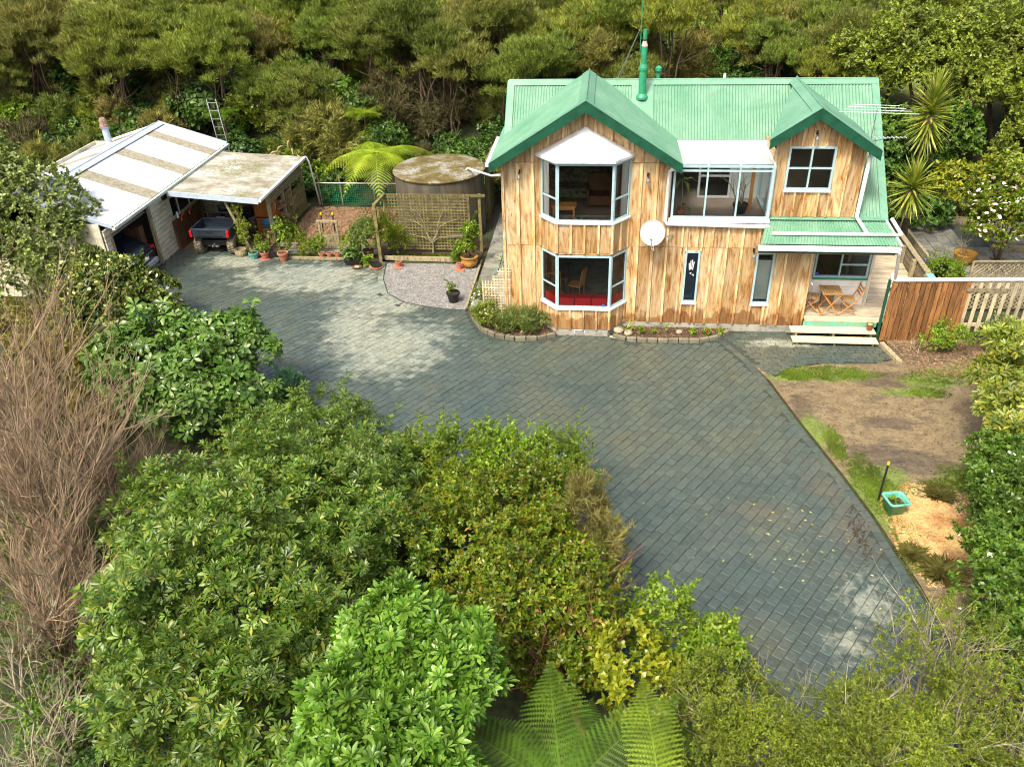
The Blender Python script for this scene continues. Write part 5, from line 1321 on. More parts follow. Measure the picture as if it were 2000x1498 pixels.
def trough(loc, w, d, h, m, lab, name='planter_trough', rz=0):
    t = thing(name, lab, 'planter', loc, rz)
    b = MB(); b.hexa([(-w*.44,-d*.42,0),(w*.44,-d*.42,0),(w*.44,d*.42,0),(-w*.44,d*.42,0),(-w/2,-d/2,h*.86),(w/2,-d/2,h*.86),(w/2,d/2,h*.86),(-w/2,d/2,h*.86)])
    for (x0,x1,y0,y1) in ((-w/2-.02,w/2+.02,-d/2-.02,-d/2+.015),(-w/2-.02,w/2+.02,d/2-.015,d/2+.02),(-w/2-.02,-w/2+.015,-d/2+.015,d/2-.015),(w/2-.015,w/2+.02,-d/2+.015,d/2-.015)): b.box(x0,x1,y0,y1,h*.86+.001,h)
    b.build('box', M[m], t, world=False); MB().box(-w/2+.016,w/2-.016,-d/2+.016,d/2-.016,h*.865,h*.9).build('soil', M['soil'], t, world=False); return t
trough((-10.02, 4.72, 0.0), .62, .46, .30, 'black', 'black rectangular tray of soil between pink and terracotta pots')
POTS['trough'] = trough((-7.0, 4.12, 0.0), .62, .24, .24, 'black', 'long black planter trough of leafy plants by the bushy pot')
t = thing('saucer', 'dark saucer holding a flat pale stone on the pavers', 'saucer', (-6.82, 3.86, .02)); MB().lathe((0,0,0), [(0,0),(.14,0),(.18,.05),(.16,.05),(0,.015)], 18).build('dish', M['brownply'], t, world=False); MB().box(-.09,.08,-.06,.07,.02,.055).build('stone', M['rock'], t, world=False, bevel=.015)
t = thing('stacked_saucers', 'terracotta and black saucers stacked on the pavers near the gravel', 'saucer', (-6.15, 3.92, .02)); MB().lathe((0,0,0), [(0,0),(.2,0),(.25,.05),(.22,.05),(0,.02)], 22).build('lower_saucer', M['terra'], t, world=False); MB().lathe((0.01,0.02,.04), [(0,0),(.17,0),(.2,.06),(.18,.06),(0,.02)], 22).build('upper_saucer', M['black'], t, world=False)
POTS['bush'] = pot((-6.62, 4.75, 0.05), .13, .19, .28, 'brownply', 'brown pot carrying a round dense green bush', 'potted plant')
t = thing('wicker_basket', 'withered basket of dry stems beside the carport post', 'basket', (-11.4, 4.75, 0)); MB().lathe((0,0,0), [(0,0),(.19,0),(.23,.14),(.21,.28),(.19,.28),(.18,.1),(0,.05)], 14).build('basket', M['oldwood'], t, world=False); POTS['wick'] = t
t = thing('patio_pot', 'wide ochre pot with a bare shrub on the patio tiles', 'potted plant', (13.85, 5.05, .06)); POTS['patio'] = t
MB().lathe((0,0,0), [(0,0),(.2,0),(.33,.18),(.36,.34),(.38,.38),(.34,.38),(.31,.33),(0,.32)], 24).build('pot', M['glaze'], t, world=False, smooth=True)
POTS['purple'] = pot((12.6, 4.6, 0.0), .11, .17, .34, 'purple', 'purple rimmed pot beside the deck railing', 'pot'); POTS['wht'] = pot((12.7, 3.95, 0), .11, .16, .3, 'black', 'black pot with a white leaved plant behind the deck railing', 'potted plant'); trough((13.35, 2.55, 0), .6, .28, .3, 'black', 'black planter at the corner of the diagonal trellis')
# square green tub and the hoop post on the right
t = thing('green_tub', 'square mint green tub of soil standing on wood chips', 'tub', (8.02, -7.95, 0.01), R(12))
b = MB()
def rsq(w, z, r=.3, n=5):
    pts = []
    for cx_, cy_, a0 in ((1,1,0),(-1,1,90),(-1,-1,180),(1,-1,270)):
        for k in range(n): 
            a = R(a0 + 90*k/(n-1)); pts.append((cx_*w*(1-r)+w*r*math.cos(a), cy_*w*(1-r)+w*r*math.sin(a), z))
    return pts
rings = [rsq(.14,0), rsq(.19,.34), rsq(.225,.345), rsq(.235,.37), rsq(.225,.395), rsq(.195,.395), rsq(.18,.34), rsq(.165,.25)]
n_ = len(rings[0])
for r_ in rings: b.v += r_
for i in range(len(rings)-1):
    for k in range(n_): k2=(k+1)%n_; b.f.append((i*n_+k,i*n_+k2,(i+1)*n_+k2,(i+1)*n_+k))
b.f.append(tuple(range(n_))[::-1])
b.build('tub', plain('mint_plastic', (.12,.42,.33), .4, .25, 6, c2=(.08,.20,.12)), t, world=False, smooth=True)
b = MB(); b.v = rsq(.165,.27); b.f=[tuple(range(n_))]; b.build('soil', M['soil'], t, world=False)
POTS['tub'] = t
t = thing('bollard_stake', 'leaning black post with a yellow cap beside the green tub', 'post', (7.80, -7.62, 0)); MB().tube([(0,0,0),(.10,.22,.86)], .022, 8).build('shaft', M['black'], t, world=False); MB().tube([(.10,.22,.85),(.108,.235,.92)], .03, 8).build('cap', M['yellow'], t, world=False)
single(MB().beam((8.30,-8.68,.03),(8.50,-8.74,.035),.10,.03), 'bark_piece', M['bark'], 'dark piece of bark lying on the wood chips', 'bark')
# little gate frame in the vegetable bed
t = thing('garden_hatch', 'small grey wooden hatch frame standing in the vegetable bed', 'gate', (-8.3, 5.65, 0)); 
MB().box(-.36,.36,-.02,.02,.05,.5).build('panel', M['oldwood'], t, world=False)
for s in (-1,1): MB().box(s*.33-.035,s*.33+.035,-.03,.03,0,1.05).build('post', M['oldwood'], t, world=False); MB().box(s*.22-.02, s*.22+.02, .05,.09,.6,1.25).build('stake', M['black'], t, world=False); MB().box(s*.22-.03, s*.22+.03, .04,.10,1.25,1.33).build('stake_cap', M['yellow'], t, world=False)
MB().box(-.40,.40,-.05,.05,.98,1.06).build('top_rail', M['oldwood'], t, world=False)
# wire fence with net behind the bed
t = thing('net_fence', 'low green netting fence at the back of the vegetable bed', 'fence', (-8.6, 10.1, 0))
for x in (-10.0, -9.1, -7.7, -6.5): MB().tube([(x, 10.1, 0), (x-.04, 10.12, 1.3)], .03, 6).build('post', M['oldwood'], t)
MB().tube([(-10.2, 10.08, .95), (-6.4, 10.08, .95)], .02, 6).build('rail', M['steel'], t)
b = MB()
for i in range(46): b.beam((-10.15+i*.082, 10.1, .02), (-10.15+i*.082, 10.1, .92), .008, .008)
for i in range(12): b.beam((-10.15, 10.11, .03+i*.08), (-6.45, 10.11, .03+i*.08), .008, .008)
tag(b.build('netting', M['mgreen'], t), kind='stuff')
single(MB().beam((1.9+.12,-.62,.02),(2.2,-.7,.03),.1,.02), 'flat_stone', M['rock'], 'flat stone on the pavers right of the bay base', 'stone')
def rock(loc, r, lab, seed):
    rg = random.Random(seed); b = MB(); n=10
    prof = [(0,-.2),(.8,-.1),(1,.35),(.75,.75),(0,.95)]
    b.lathe((0,0,0), [(p[0]*r, p[1]*r) for p in prof], n); b.v = [(x*(1+rg.uniform(-.15,.15)), y*(1+rg.uniform(-.15,.15)), z*(1+rg.uniform(-.1,.1))) for x,y,z in b.v]
    t = b.build('rock', M['rock'], None, world=False, smooth=True); t.location = loc; tag(t, lab, 'rock')
rock((2.28, -.42, .08), .16, 'left round rock at the corner of the bay and narrow bed', 2); rock((2.56, -.55, .08), .14, 'right round rock in front of the strap leaved plant', 3); rock((4.05, -.38, .07), .10, 'pale jagged stone in the middle of the narrow bed', 4)
# ============================================================ FOLIAGE
def leaf_t(L, W, bend=.25, fold=.15, root=0.0):
    """elongated leaf along +x, tip bent down; 4 tris"""
    V = [(root, 0, 0), (root+L*.60, W/2, fold*W), (root+L*.60, -W/2, fold*W), (root+L*.62, 0, -.03*L*bend), (root+L*.96, W*.16, -L*bend*.4), (root+L*.96, -W*.16, -L*bend*.4)]
    F = [(0, 3, 1), (0, 2, 3), (1, 3, 4), (3, 2, 5), (3, 5, 4)]
    return np.array(V), np.array(F)
def rotz(V, a): c, s = math.cos(a), math.sin(a); return np.stack([c*V[:,0]-s*V[:,1], s*V[:,0]+c*V[:,1], V[:,2]], 1)
def roty(V, a): c, s = math.cos(a), math.sin(a); return np.stack([c*V[:,0]+s*V[:,2], V[:,1], -s*V[:,0]+c*V[:,2]], 1)
def rotx(V, a): c, s = math.cos(a), math.sin(a); return np.stack([V[:,0], c*V[:,1]-s*V[:,2], s*V[:,1]+c*V[:,2]], 1)
def join(parts):
    vs, fs, n = [], [], 0
    for V, F in parts: vs.append(V); fs.append(F + n); n += len(V)
    return np.concatenate(vs), np.concatenate(fs)
def whorl_parts(n, L, W, elev=25, seed=0, bend=.35, root=.02, h=0.0):
    rg = random.Random(seed); out = []
    for k in range(n):
        V, F = leaf_t(L*rg.uniform(.75, 1.1), W*rg.uniform(.85, 1.1), bend, .18, root)
        V = rotx(V, R(rg.uniform(-15, 15))); V = roty(V, -R(elev + rg.uniform(-18, 18)))
        V = rotz(V, 2*math.pi*k/n + rg.uniform(-.25, .25)); V[:, 2] += h*k/n
        out.append((V, F))
    return out
def needle_t(n, L, W, spread, seed):
    rg = random.Random(seed); parts = []
    for k in range(n):
        l = L*rg.uniform(.6, 1.1)
        V = np.array([(0, -W/2, 0), (0, W/2, 0), (l, 0, 0.)]); F = np.array([(0, 1, 2)])
        V = rotx(V, rg.uniform(0, 3.1)); V = roty(V, -R(90 - rg.uniform(5, spread))); V = rotz(V, rg.uniform(0, 6.28))
        V += np.array([rg.uniform(-.3,.3)*L, rg.uniform(-.3,.3)*L, rg.uniform(-.2,.5)*L])
        parts.append((V, F))
    return join(parts)
def sprig_t(n, L, W, H, seed):
    rg = random.Random(seed); parts = []
    for k in range(n):
        l = L*rg.uniform(.7, 1.15)
        V = np.array([(0, 0, 0), (l*.5, W/2, .1*l), (l*.5, -W/2, .1*l), (l, 0, 0.)]); F = np.array([(0, 2, 1), (1, 2, 3)])
        V = roty(V, -R(rg.uniform(5, 60))); V = rotz(V, k*2.4 + rg.uniform(-.3,.3)); V[:, 2] += H*k/n
        parts.append((V, F))
    return join(parts)
T = {}
def tmpl(key, f): T[key] = [f(s) for s in range(3)]
tmpl('needle', lambda s: needle_t(9, .24, .030, 50, s))
tmpl('needle_fine', lambda s: needle_t(9, .12, .013, 40, s))
tmpl('sprig', lambda s: sprig_t(7, .085, .045, .10, s))
tmpl('sprig_big', lambda s: sprig_t(7, .15, .085, .10, s))
tmpl('sprig_tiny', lambda s: sprig_t(7, .035, .018, .07, s))
tmpl('whorl', lambda s: join(whorl_parts(9, .140, .040, 28, s, .12)))
tmpl('whorl_big', lambda s: join(whorl_parts(9, .15, .048, 25, s, .12) + whorl_parts(5, .11, .038, 55, s+9, .1, h=.02)))
tmpl('broad', lambda s: join(whorl_parts(6, .21, .10, 8, s, .4)))
tmpl('strap', lambda s: join(whorl_parts(9, .7, .045, 55, s, .7)))
tmpl('grass', lambda s: needle_t(8, .10, .010, 35, s))
tmpl('tuss', lambda s: join([(rotz(roty(np.array([(0,-.004,0),(0,.004,0),(.22,0,.0),(.40,0,-.16)]), -R(70-(k%5)*9)), k*.7), np.array([(0,1,2),(0,2,3)])) for k in range(10)]))

def frames(nrm, rng):
    nrm = nrm / np.linalg.norm(nrm, axis=1, keepdims=True)
    r = rng.normal(size=nrm.shape); a = r - (r*nrm).sum(1, keepdims=True)*nrm
    a /= np.linalg.norm(a, axis=1, keepdims=True)
    return a, np.cross(nrm, a), nrm
def place(key, P, N, S, rng):
    Vs, Fs, n0 = [], [], 0
    tl = T[key]; idx = rng.randint(0, len(tl), len(P))
    A, B, C_ = frames(N, rng)
    for t, (V, F) in enumerate(tl):
        m = idx == t; k = m.sum()
        if not k: continue
        W = (P[m][:, None, :] + S[m][:, None, None] * (V[None, :, 0:1]*A[m][:, None, :] + V[None, :, 1:2]*B[m][:, None, :] + V[None, :, 2:3]*C_[m][:, None, :]))
        Vs.append(W.reshape(-1, 3)); Fs.append((F[None] + (np.arange(k)*len(V))[:, None, None]).reshape(-1, 3) + n0); n0 += k*len(V)
    return np.concatenate(Vs), np.concatenate(Fs)
def shell(blobs, n, rng, depth=.3, low=-.35, rough=.22):
    """points on and just inside the union of blobs, with lumpy outline"""
    bl = np.array(blobs, float); area = (bl[:, 3]*bl[:, 4] + bl[:, 3]*bl[:, 5] + bl[:, 4]*bl[:, 5])
    pr = area/area.sum(); P, N = [], []
    ph = rng.uniform(0, 6.28, (6, 1)); fr = rng.normal(size=(6, 3))*3.2
    need = n
    while need > 0:
        k = int(need*1.9)+50; i = rng.choice(len(bl), k, p=pr)
        d = rng.normal(size=(k, 3)); d /= np.linalg.norm(d, axis=1, keepdims=True)
        d = d[d[:, 2] > low]; i = i[:len(d)]
        lump = np.sin(fr @ (d*1.0 + bl[i, :3]*.7).T + ph).mean(0)
        r = (1 - depth*rng.rand(len(d))**1.6) * (1 + rough*lump*1.6)
        p = bl[i, :3] + d*bl[i, 3:6]*r[:, None]
        ok = np.ones(len(p), bool)
        for j in range(len(bl)):
            q = np.linalg.norm((p - bl[j, :3])/bl[j, 3:6], axis=1); ok &= ~((q < 1-depth*1.15-.05) & (i != j))
        nn_ = d/bl[i, 3:6]; nn_ /= np.linalg.norm(nn_, axis=1, keepdims=True)
        P.append(p[ok]); N.append(nn_[ok]); need -= ok.sum()
    return np.concatenate(P)[:n], np.concatenate(N)[:n]
def trunk(parent, base, tops, r0, m='bark', name='trunk', n=6, wob=.12, seed=1, sub=0):
    rg = random.Random(seed); b = MB(); base = Vector(base)
    for tp in tops:
        tp = Vector(tp); pts = []; K = 6
        for k in range(K):
            t = k/(K-1); p = base.lerp(tp, t); w = wob*math.sin(math.pi*t)
            p += Vector((rg.uniform(-w, w), rg.uniform(-w, w), rg.uniform(-w, w)*.4)); pts.append(p)
        b.tube(pts, [r0*(1-.75*k/(K-1)) for k in range(K)], n)
        for q in range(sub):
            s = pts[rg.randint(2, K-2)]; e = s + Vector((rg.uniform(-1, 1), rg.uniform(-1, 1), rg.uniform(.3, 1)))*(tp-base).length*.22
            b.tube([s, s.lerp(e, .5)+Vector((rg.uniform(-.05,.05),)*3), e], [r0*.35, r0*.25, r0*.1], 5)
    return b.build(name, M[m] if isinstance(m, str) else m, parent, smooth=True)
def plant(name, label, cat, base, blobs, n, key, m, size=1.0, up=.5, depth=.35, seed=1, low=-.35, rough=.2, tops=None, r0=.05, tm='bark', group=None, inner=0, wob=.12, sj=.35, parts=0, pm=None, nj=.4, gap=.92, gf=5.0, shoots=None, slen=1.0):
    rng = np.random.RandomState(seed)
    if shoots is None: shoots = int(n*.03)
    t = thing(name, label, cat, base, group=group)
    P, N = shell(blobs, int(n*1.35), rng, depth, low, rough)
    if gap:
        fr = rng.normal(size=(5, 3))*gf; ph = rng.uniform(0, 6.28, (5, 1)); gv_ = np.sin(fr @ P.T + ph).mean(0)
        ok = (gv_ > -.10) | (rng.rand(len(P)) > gap); P, N = P[ok], N[ok]
    if shoots:
        up_ = np.where(N[:, 2] > -.1)[0]; si = rng.choice(up_, min(shoots, len(up_))); SP, SN = [], []
        for q in si:
            d = N[q]*.7 + np.array([0, 0, .55]) + rng.normal(size=3)*.25; d /= np.linalg.norm(d); l = rng.uniform(.12, .42)*slen
            for e in range(5): SP.append(P[q] + d*l*(e+1)/5 + rng.normal(size=3)*.012); SN.append(d*.8+N[q]*.2)
        P = np.concatenate([P, np.array(SP)]); N = np.concatenate([N, np.array(SN)])
    if inner:
        bl = np.array(blobs, float); i = rng.randint(0, len(bl), inner); d = rng.normal(size=(inner, 3)); d /= np.linalg.norm(d, axis=1, keepdims=True)
        P2 = bl[i, :3] + d*bl[i, 3:6]*(rng.rand(inner, 1)**.5*.8); P = np.concatenate([P, P2]); N = np.concatenate([N, d])
    keep = np.array([p[2] > gh(p[0], p[1]) + .03 for p in P]); P, N = P[keep], N[keep]
    Nn = N*(1-up) + np.array([0, 0, up]) + rng.normal(size=N.shape)*nj
    S = size*(1 + rng.uniform(-sj, sj, len(P)))
    if parts:
        # the leaves that show largest are objects of their own, the rest one mesh
        cv = np.array(CAM) - P; dist = np.linalg.norm(cv, axis=1); face = (N*cv/dist[:, None]).sum(1)
        score = dist - face*1.2 + rng.rand(len(P))*.8
        per = 8; k = parts//per; order = np.argsort(score); sel = order[:k]; rest = order[k:]
        A, B, C_ = frames(Nn[sel], rng)
        L = {'whorl': (.140, .040, 28, .12), 'whorl_big': (.15, .048, 30, .12), 'broad': (.21, .10, 8, .4)}[key]
        leaves = []
        for q in range(per):
            W = whorl_parts(per, L[0], L[1], L[2], 50, L[3])[q]
            me = bpy.data.meshes.new('leaf'); me.from_pydata([tuple(v) for v in W[0]], [], [tuple(int(x) for x in f) for f in W[1]]); me.materials.append(pm); leaves.append(me)
        ob = np.array(base, float)
        for j, s in enumerate(sel):
            mt = Matrix(((A[j][0], B[j][0], C_[j][0]), (A[j][1], B[j][1], C_[j][1]), (A[j][2], B[j][2], C_[j][2]))).to_4x4()
            mt = Matrix.Translation(Vector(P[s]-ob)) @ mt @ Matrix.Scale(float(S[s]), 4)
            for me in leaves:
                o = bpy.data.objects.new('leaf', me); COL.objects.link(o); o.parent = t; o.matrix_local = mt
        P, Nn, S = P[rest], Nn[rest], S[rest]
    V, F = place(key, P, Nn, S, rng)
    o = np_mesh('foliage', V, F, m, t); tag(o, kind='stuff')
    if tops is None: tops = [(b[0], b[1], b[2]) for b in blobs[:6]]
    if tops: trunk(t, base, tops, r0, tm, 'trunk', seed=seed, wob=wob)
    return t
F_ = {}
F_['manuka'] = foliage('manuka_foliage', [(.080,.110,.016), (.16,.195,.030), (.30,.315,.075), (.115,.15,.020)], trans=.2, rough=.7, scale=2.2,
    objvar=[(0.0,(1,1,1)), (.22,(.95,1.12,.8)), (.30,(1.4,1.05,1.5)), (.38,(.85,1.05,.7)), (.56,(1.4,1.35,.9)), (.70,(.6,.75,.6)), (.84,(1.5,1.15,1.8)), (.90,(1,1.1,.8)), (1.0,(.9,1.1,.8))])
F_['glossy'] = foliage('glossy_bush_foliage', [(.03,.075,.012), (.055,.13,.018), (.11,.19,.03), (.04,.095,.015)], rough=.45, trans=.2, objvar=[(0,(.7,.75,.8)), (.4,(1,1,1)), (.7,(1.5,1.35,.9)), (1,(.8,.9,1))])
F_['lime'] = foliage('lime_foliage', [(.08,.18,.010), (.17,.28,.018), (.30,.37,.03)], rough=.4, trans=.3)
rhc = [(.045,.105,.012), (.09,.175,.018), (.17,.265,.042), (.065,.135,.014), (.30,.33,.045)]
F_['rhod'] = foliage('whorled_foliage', rhc, rough=.34, trans=.25, scale=1.2); F_['rhod_o'] = foliage('whorled_leaf', rhc, 'obj', .34, .25, 1.2)
rbc = [(.07,.18,.016), (.13,.27,.028), (.22,.36,.05), (.10,.22,.018)]
F_['rhodb'] = foliage('bright_whorled_foliage', rbc, rough=.34, trans=.25, scale=1.6); F_['rhodb_o'] = foliage('bright_whorled_leaf', rbc, 'obj', .34, .25, 1.6)
brc = [(.05,.13,.016), (.10,.20,.03), (.17,.27,.055), (.07,.15,.018)]
F_['broad'] = foliage('broad_foliage', brc, rough=.25, trans=.15, scale=1.4); F_['broad_o'] = foliage('broad_leaf', brc, 'obj', .25, .15, 1.4)
F_['small'] = foliage('small_leaf_foliage', [(.05,.125,.008), (.13,.215,.014), (.26,.31,.02), (.08,.16,.01), (.32,.20,.03)], rough=.35, trans=.28, scale=1.1)
F_['kan'] = foliage('feathery_foliage', [(.08,.125,.008), (.16,.22,.014), (.28,.32,.028), (.10,.155,.010)], rough=.6, trans=.3, scale=1.3)
F_['kanb'] = foliage('brownish_feathery_foliage', [(.20,.17,.06), (.26,.23,.07), (.17,.19,.045)], rough=.6, trans=.3, scale=1.3)
F_['yel'] = foliage('yellow_leaf_foliage', [(.13,.20,.012), (.26,.30,.02), (.38,.37,.03)], rough=.35, trans=.25, scale=1.5)
F_['grey'] = foliage('grey_green_foliage', [(.085,.14,.022), (.17,.23,.045), (.33,.38,.12), (.06,.11,.018)], rough=.5, trans=.2, scale=1.2)
F_['rh2'] = foliage('olive_whorled_foliage', [(.17,.23,.03), (.26,.31,.04), (.13,.21,.04), (.42,.38,.04)], rough=.35, trans=.25, scale=1.3)
F_['box'] = foliage('box_bush_foliage', [(.06,.11,.02), (.12,.18,.03), (.20,.24,.05)], rough=.5, trans=.2)
F_['fern'] = foliage('fern_frond', [(.075,.155,.010), (.12,.215,.015)], 'obj', .45, .35, 2.5)
F_['ferny'] = foliage('yellow_fern_frond', [(.17,.26,.014), (.25,.34,.022)], 'obj', .45, .35, 2.5)
F_['yucca'] = foliage('yucca_leaf', [(.12,.20,.02), (.28,.34,.04), (.46,.46,.08)], 'obj', .4, .15, 3)
F_['grass'] = foliage('grass_blades', [(.10,.18,.015), (.18,.27,.03), (.24,.30,.05)], rough=.5, trans=.3)
F_['drygrass'] = foliage('dry_grass_blades', [(.13,.13,.03), (.24,.20,.06), (.10,.14,.03)], rough=.6, trans=.3)
F_['flax'] = foliage('strap_leaf', [(.07,.14,.03), (.14,.22,.05)], rough=.35, trans=.15)
F_['purple'] = foliage('blue_green_needles', [(.04,.11,.06), (.07,.16,.09)], rough=.5, trans=.2)
M['petal_w'] = plain('white_petal', (.80,.78,.72), .6); M['petal_p'] = plain('pink_petal', (.80,.64,.60), .6, .2, 20)

# ---------------------------------------------------------- background manuka wood
def make_manuka(seed, kind):
    rng = np.random.RandomState(seed); rg = random.Random(seed)
    t = thing('manuka_tree', 'x', 'tree', (0, 0, 0))
    h = 3.0 if kind == 0 else 2.2
    nb = rg.randint(5, 7); blobs = []
    for k in range(nb):
        a = 6.28*k/nb + rg.uniform(-.4, .4); d = rg.uniform(.5, 1.0) if k else 0
        blobs.append((d*math.cos(a), d*math.sin(a), h + rg.uniform(-.5, .7), rg.uniform(.5, .85), rg.uniform(.5, .85), rg.uniform(.45, .8)))
    P, N = shell(blobs, 135, rng, .35, -.5, .35)
    # every clump is a tuft of upward sprays
    Q, NN = [], []
    for p, n in zip(P, N):
        k = 17; d = rng.normal(size=(k, 3)); d /= np.linalg.norm(d, axis=1, keepdims=True); d[:, 2] = np.abs(d[:, 2])*.8
        Q.append(p + d*rng.uniform(.05, .30, (k, 1))*np.array([1, 1, .8])); NN.append(d*.5 + n*.3 + np.array([0, 0, .7]))
    Q = np.concatenate(Q); NN = np.concatenate(NN)
    V, F = place('needle', Q, NN, np.full(len(Q), .8)*rng.uniform(.7, 1.2, len(Q)), rng)
    tag(np_mesh('crown', V, F, F_['manuka'], t), kind='stuff')
    trunk(t, (0, 0, -.3), [(b[0]*.8, b[1]*.8, b[2]) for b in blobs], .055, 'bark', 'trunk', 6, .25, seed, 2)
    return t
protos = [make_manuka(100+i, i % 2) for i in range(6)]
rg = random.Random(11)
looks = ['green', 'olive', 'brown tinged', 'grey brown', 'dark', 'yellow green']
used = set(); ntree = 0
for row, (y0, dx) in enumerate(((14.6, 2.2), (16.0, 1.9), (17.6, 1.9), (19.4, 1.95), (21.4, 2.0), (23.6, 2.1), (26.0, 2.2), (28.8, 2.4), (32, 2.7), (36, 3.2), (41, 3.8))):
    w = .66*(y0+22)+2; xc = 1.69 - .12*(y0+22); x = xc - w + rg.uniform(0, 1)
    while x < xc + w:
        X, Y = x + rg.uniform(-.8, .8), y0 + rg.uniform(-1.0, 1.0)
        x += dx*rg.uniform(.8, 1.2)
        z = gh(X, Y); px, py, _ = project((X, Y, z+2.8))
        # clearings that show the grass of the hill
        if (90 < px < 215 and py < 105) or (1315 < px < 1400 and py < 135): continue
        if 350 < px < 640 and 40 < py < 160 and rg.random() < .4: continue
        if px > 1750 and py > 60: continue
        if 980 < px < 1700 and py > 215: continue
        k = rg.randrange(6); s = rg.uniform(.85, 1.3)
        if px < 1000 and row < 2: s *= 1.08
        pl = protos[k]
        pos_ = (X, Y, z)
        zone = 'far left' if px < 250 else 'left' if px < 600 else 'centre left' if px < 960 else 'centre' if px < 1300 else 'right'
        lab = 'fine leaved manuka tree in the wood on the slope, row %d behind the buildings, %s part' % (row+1, zone)
        dep = 'front edge' if row < 2 else 'second rank' if row < 4 else 'middle' if row < 7 else 'far back'
        lab = 'manuka tree at the %s of the wood, above the %s' % (dep, 'garage' if px < 420 else 'carport and fern' if px < 780 else 'water tank' if px < 980 else 'house roof')
        if k not in used:
            used.add(k); o = pl; o.location = pos_; o.rotation_euler = (0, 0, rg.uniform(0, 6.28)); o.scale = (s,)*3
        else: o = copy_tree(pl, pos_, rg.uniform(0, 6.28), s)
        o['label'] = lab; o['group'] = 'manuka trees at the %s above the %s' % (dep, 'garage' if px < 420 else 'carport and fern' if px < 780 else 'water tank' if px < 980 else 'house roof'); o['category'] = 'tree'
        ntree += 1
print('manuka', ntree)
# ---------------------------------------------------------- understory bushes on the bank
def make_bush(seed, key, mat, n, size):
    rg_ = random.Random(seed); blobs = [(rg_.uniform(-.5,.5), rg_.uniform(-.4,.4), rg_.uniform(.5, 1.1), rg_.uniform(.5,.75), rg_.uniform(.5,.75), rg_.uniform(.5,.8)) for _ in range(5)]
    t = plant('understorey_bush', 'x', 'bush', (0,0,0), blobs, n, key, mat, size, .35, .35, seed, -.6, .3, r0=.035, inner=n//6); return t
F_['brush'] = foliage('twiggy_brush', [(.07,.065,.022), (.12,.095,.04), (.07,.095,.02)], rough=.8, trans=.1)
bp = [make_bush(201, 'sprig_big', F_['glossy'], 900, 1.0), make_bush(202, 'sprig', F_['glossy'], 1500, 1.1), make_bush(203, 'sprig_big', F_['glossy'], 800, 1.2), make_bush(204, 'sprig_big', F_['lime'], 500, 1.0), make_bush(205, 'needle', F_['manuka'], 1300, .9), make_bush(206, 'broad', F_['glossy'], 330, 1.0), make_bush(207, 'needle', F_['brush'], 900, 1.0), make_bush(208, 'sprig_tiny', F_['small'], 2600, 2.0)]
usedb = set(); rg = random.Random(5)
spots = []
for y0 in (11.6, 12.9, 14.3, 15.8, 17.6, 19.6):
    x = -25.5
    while x < 12: spots.append((x + rg.uniform(-.4,.4), y0 + rg.uniform(-.5,.5))); x += 1.15*rg.uniform(.8,1.2)
for (X, Y) in spots:
    px, py, _ = project((X, Y, gh(X, Y)+.8))
    if px < -40 or px > 1000 and px < 1720 and py > 150: continue
    if 640 < px < 985 and Y < 12.0: continue
    k = rg.choice([0, 1, 1, 2, 3, 4, 4, 4, 5, 5, 6, 7]) if px < 760 or px > 1000 else rg.choice([1, 1, 4, 6, 6, 6, 0]); s = rg.uniform(.5, 1.45)*(.7 if k == 3 else 1)
    lab = '%s bush on the bank behind the %s' % (['dark glossy', 'dark small leaved', 'mid green', 'bright lime green', 'feathery olive', 'large leaved', 'brown twiggy', 'fine leaved'][k], 'garage' if px < 310 else 'carport' if px < 600 else 'tree fern and tank' if px < 990 else 'yuccas')
    if k not in usedb: usedb.add(k); o = bp[k]; o.location = (X, Y, gh(X, Y)-.1); o.scale = (s,)*3
    else: o = copy_tree(bp[k], (X, Y, gh(X, Y)-.1), rg.uniform(0, 6.28), s)
    o['label'] = lab; o['group'] = lab.replace(' bush ', ' bushes '); o['category'] = 'bush'
for (X, Y, s) in ((-17.2, 11.2, .9), (-16, 11.0, .8), (-19.5, 11.4, 1.0), (-20.8, 9.5, 1.1), (-20.9, 7.5, 1.0), (-12.6, 11.0, .8), (-11.2, 10.9, .8), (-9.6, 11.0, .75)):
    o = copy_tree(bp[3] if X < -15 and X > -18.5 else bp[0], (X, Y, 0), rg.uniform(0, 6.28), s); lab = 'leafy bush growing against the back of the %s' % ('garage' if X < -14 else 'vegetable bed')
    o['label'] = lab; o['group'] = lab.replace('bush', 'bushes')
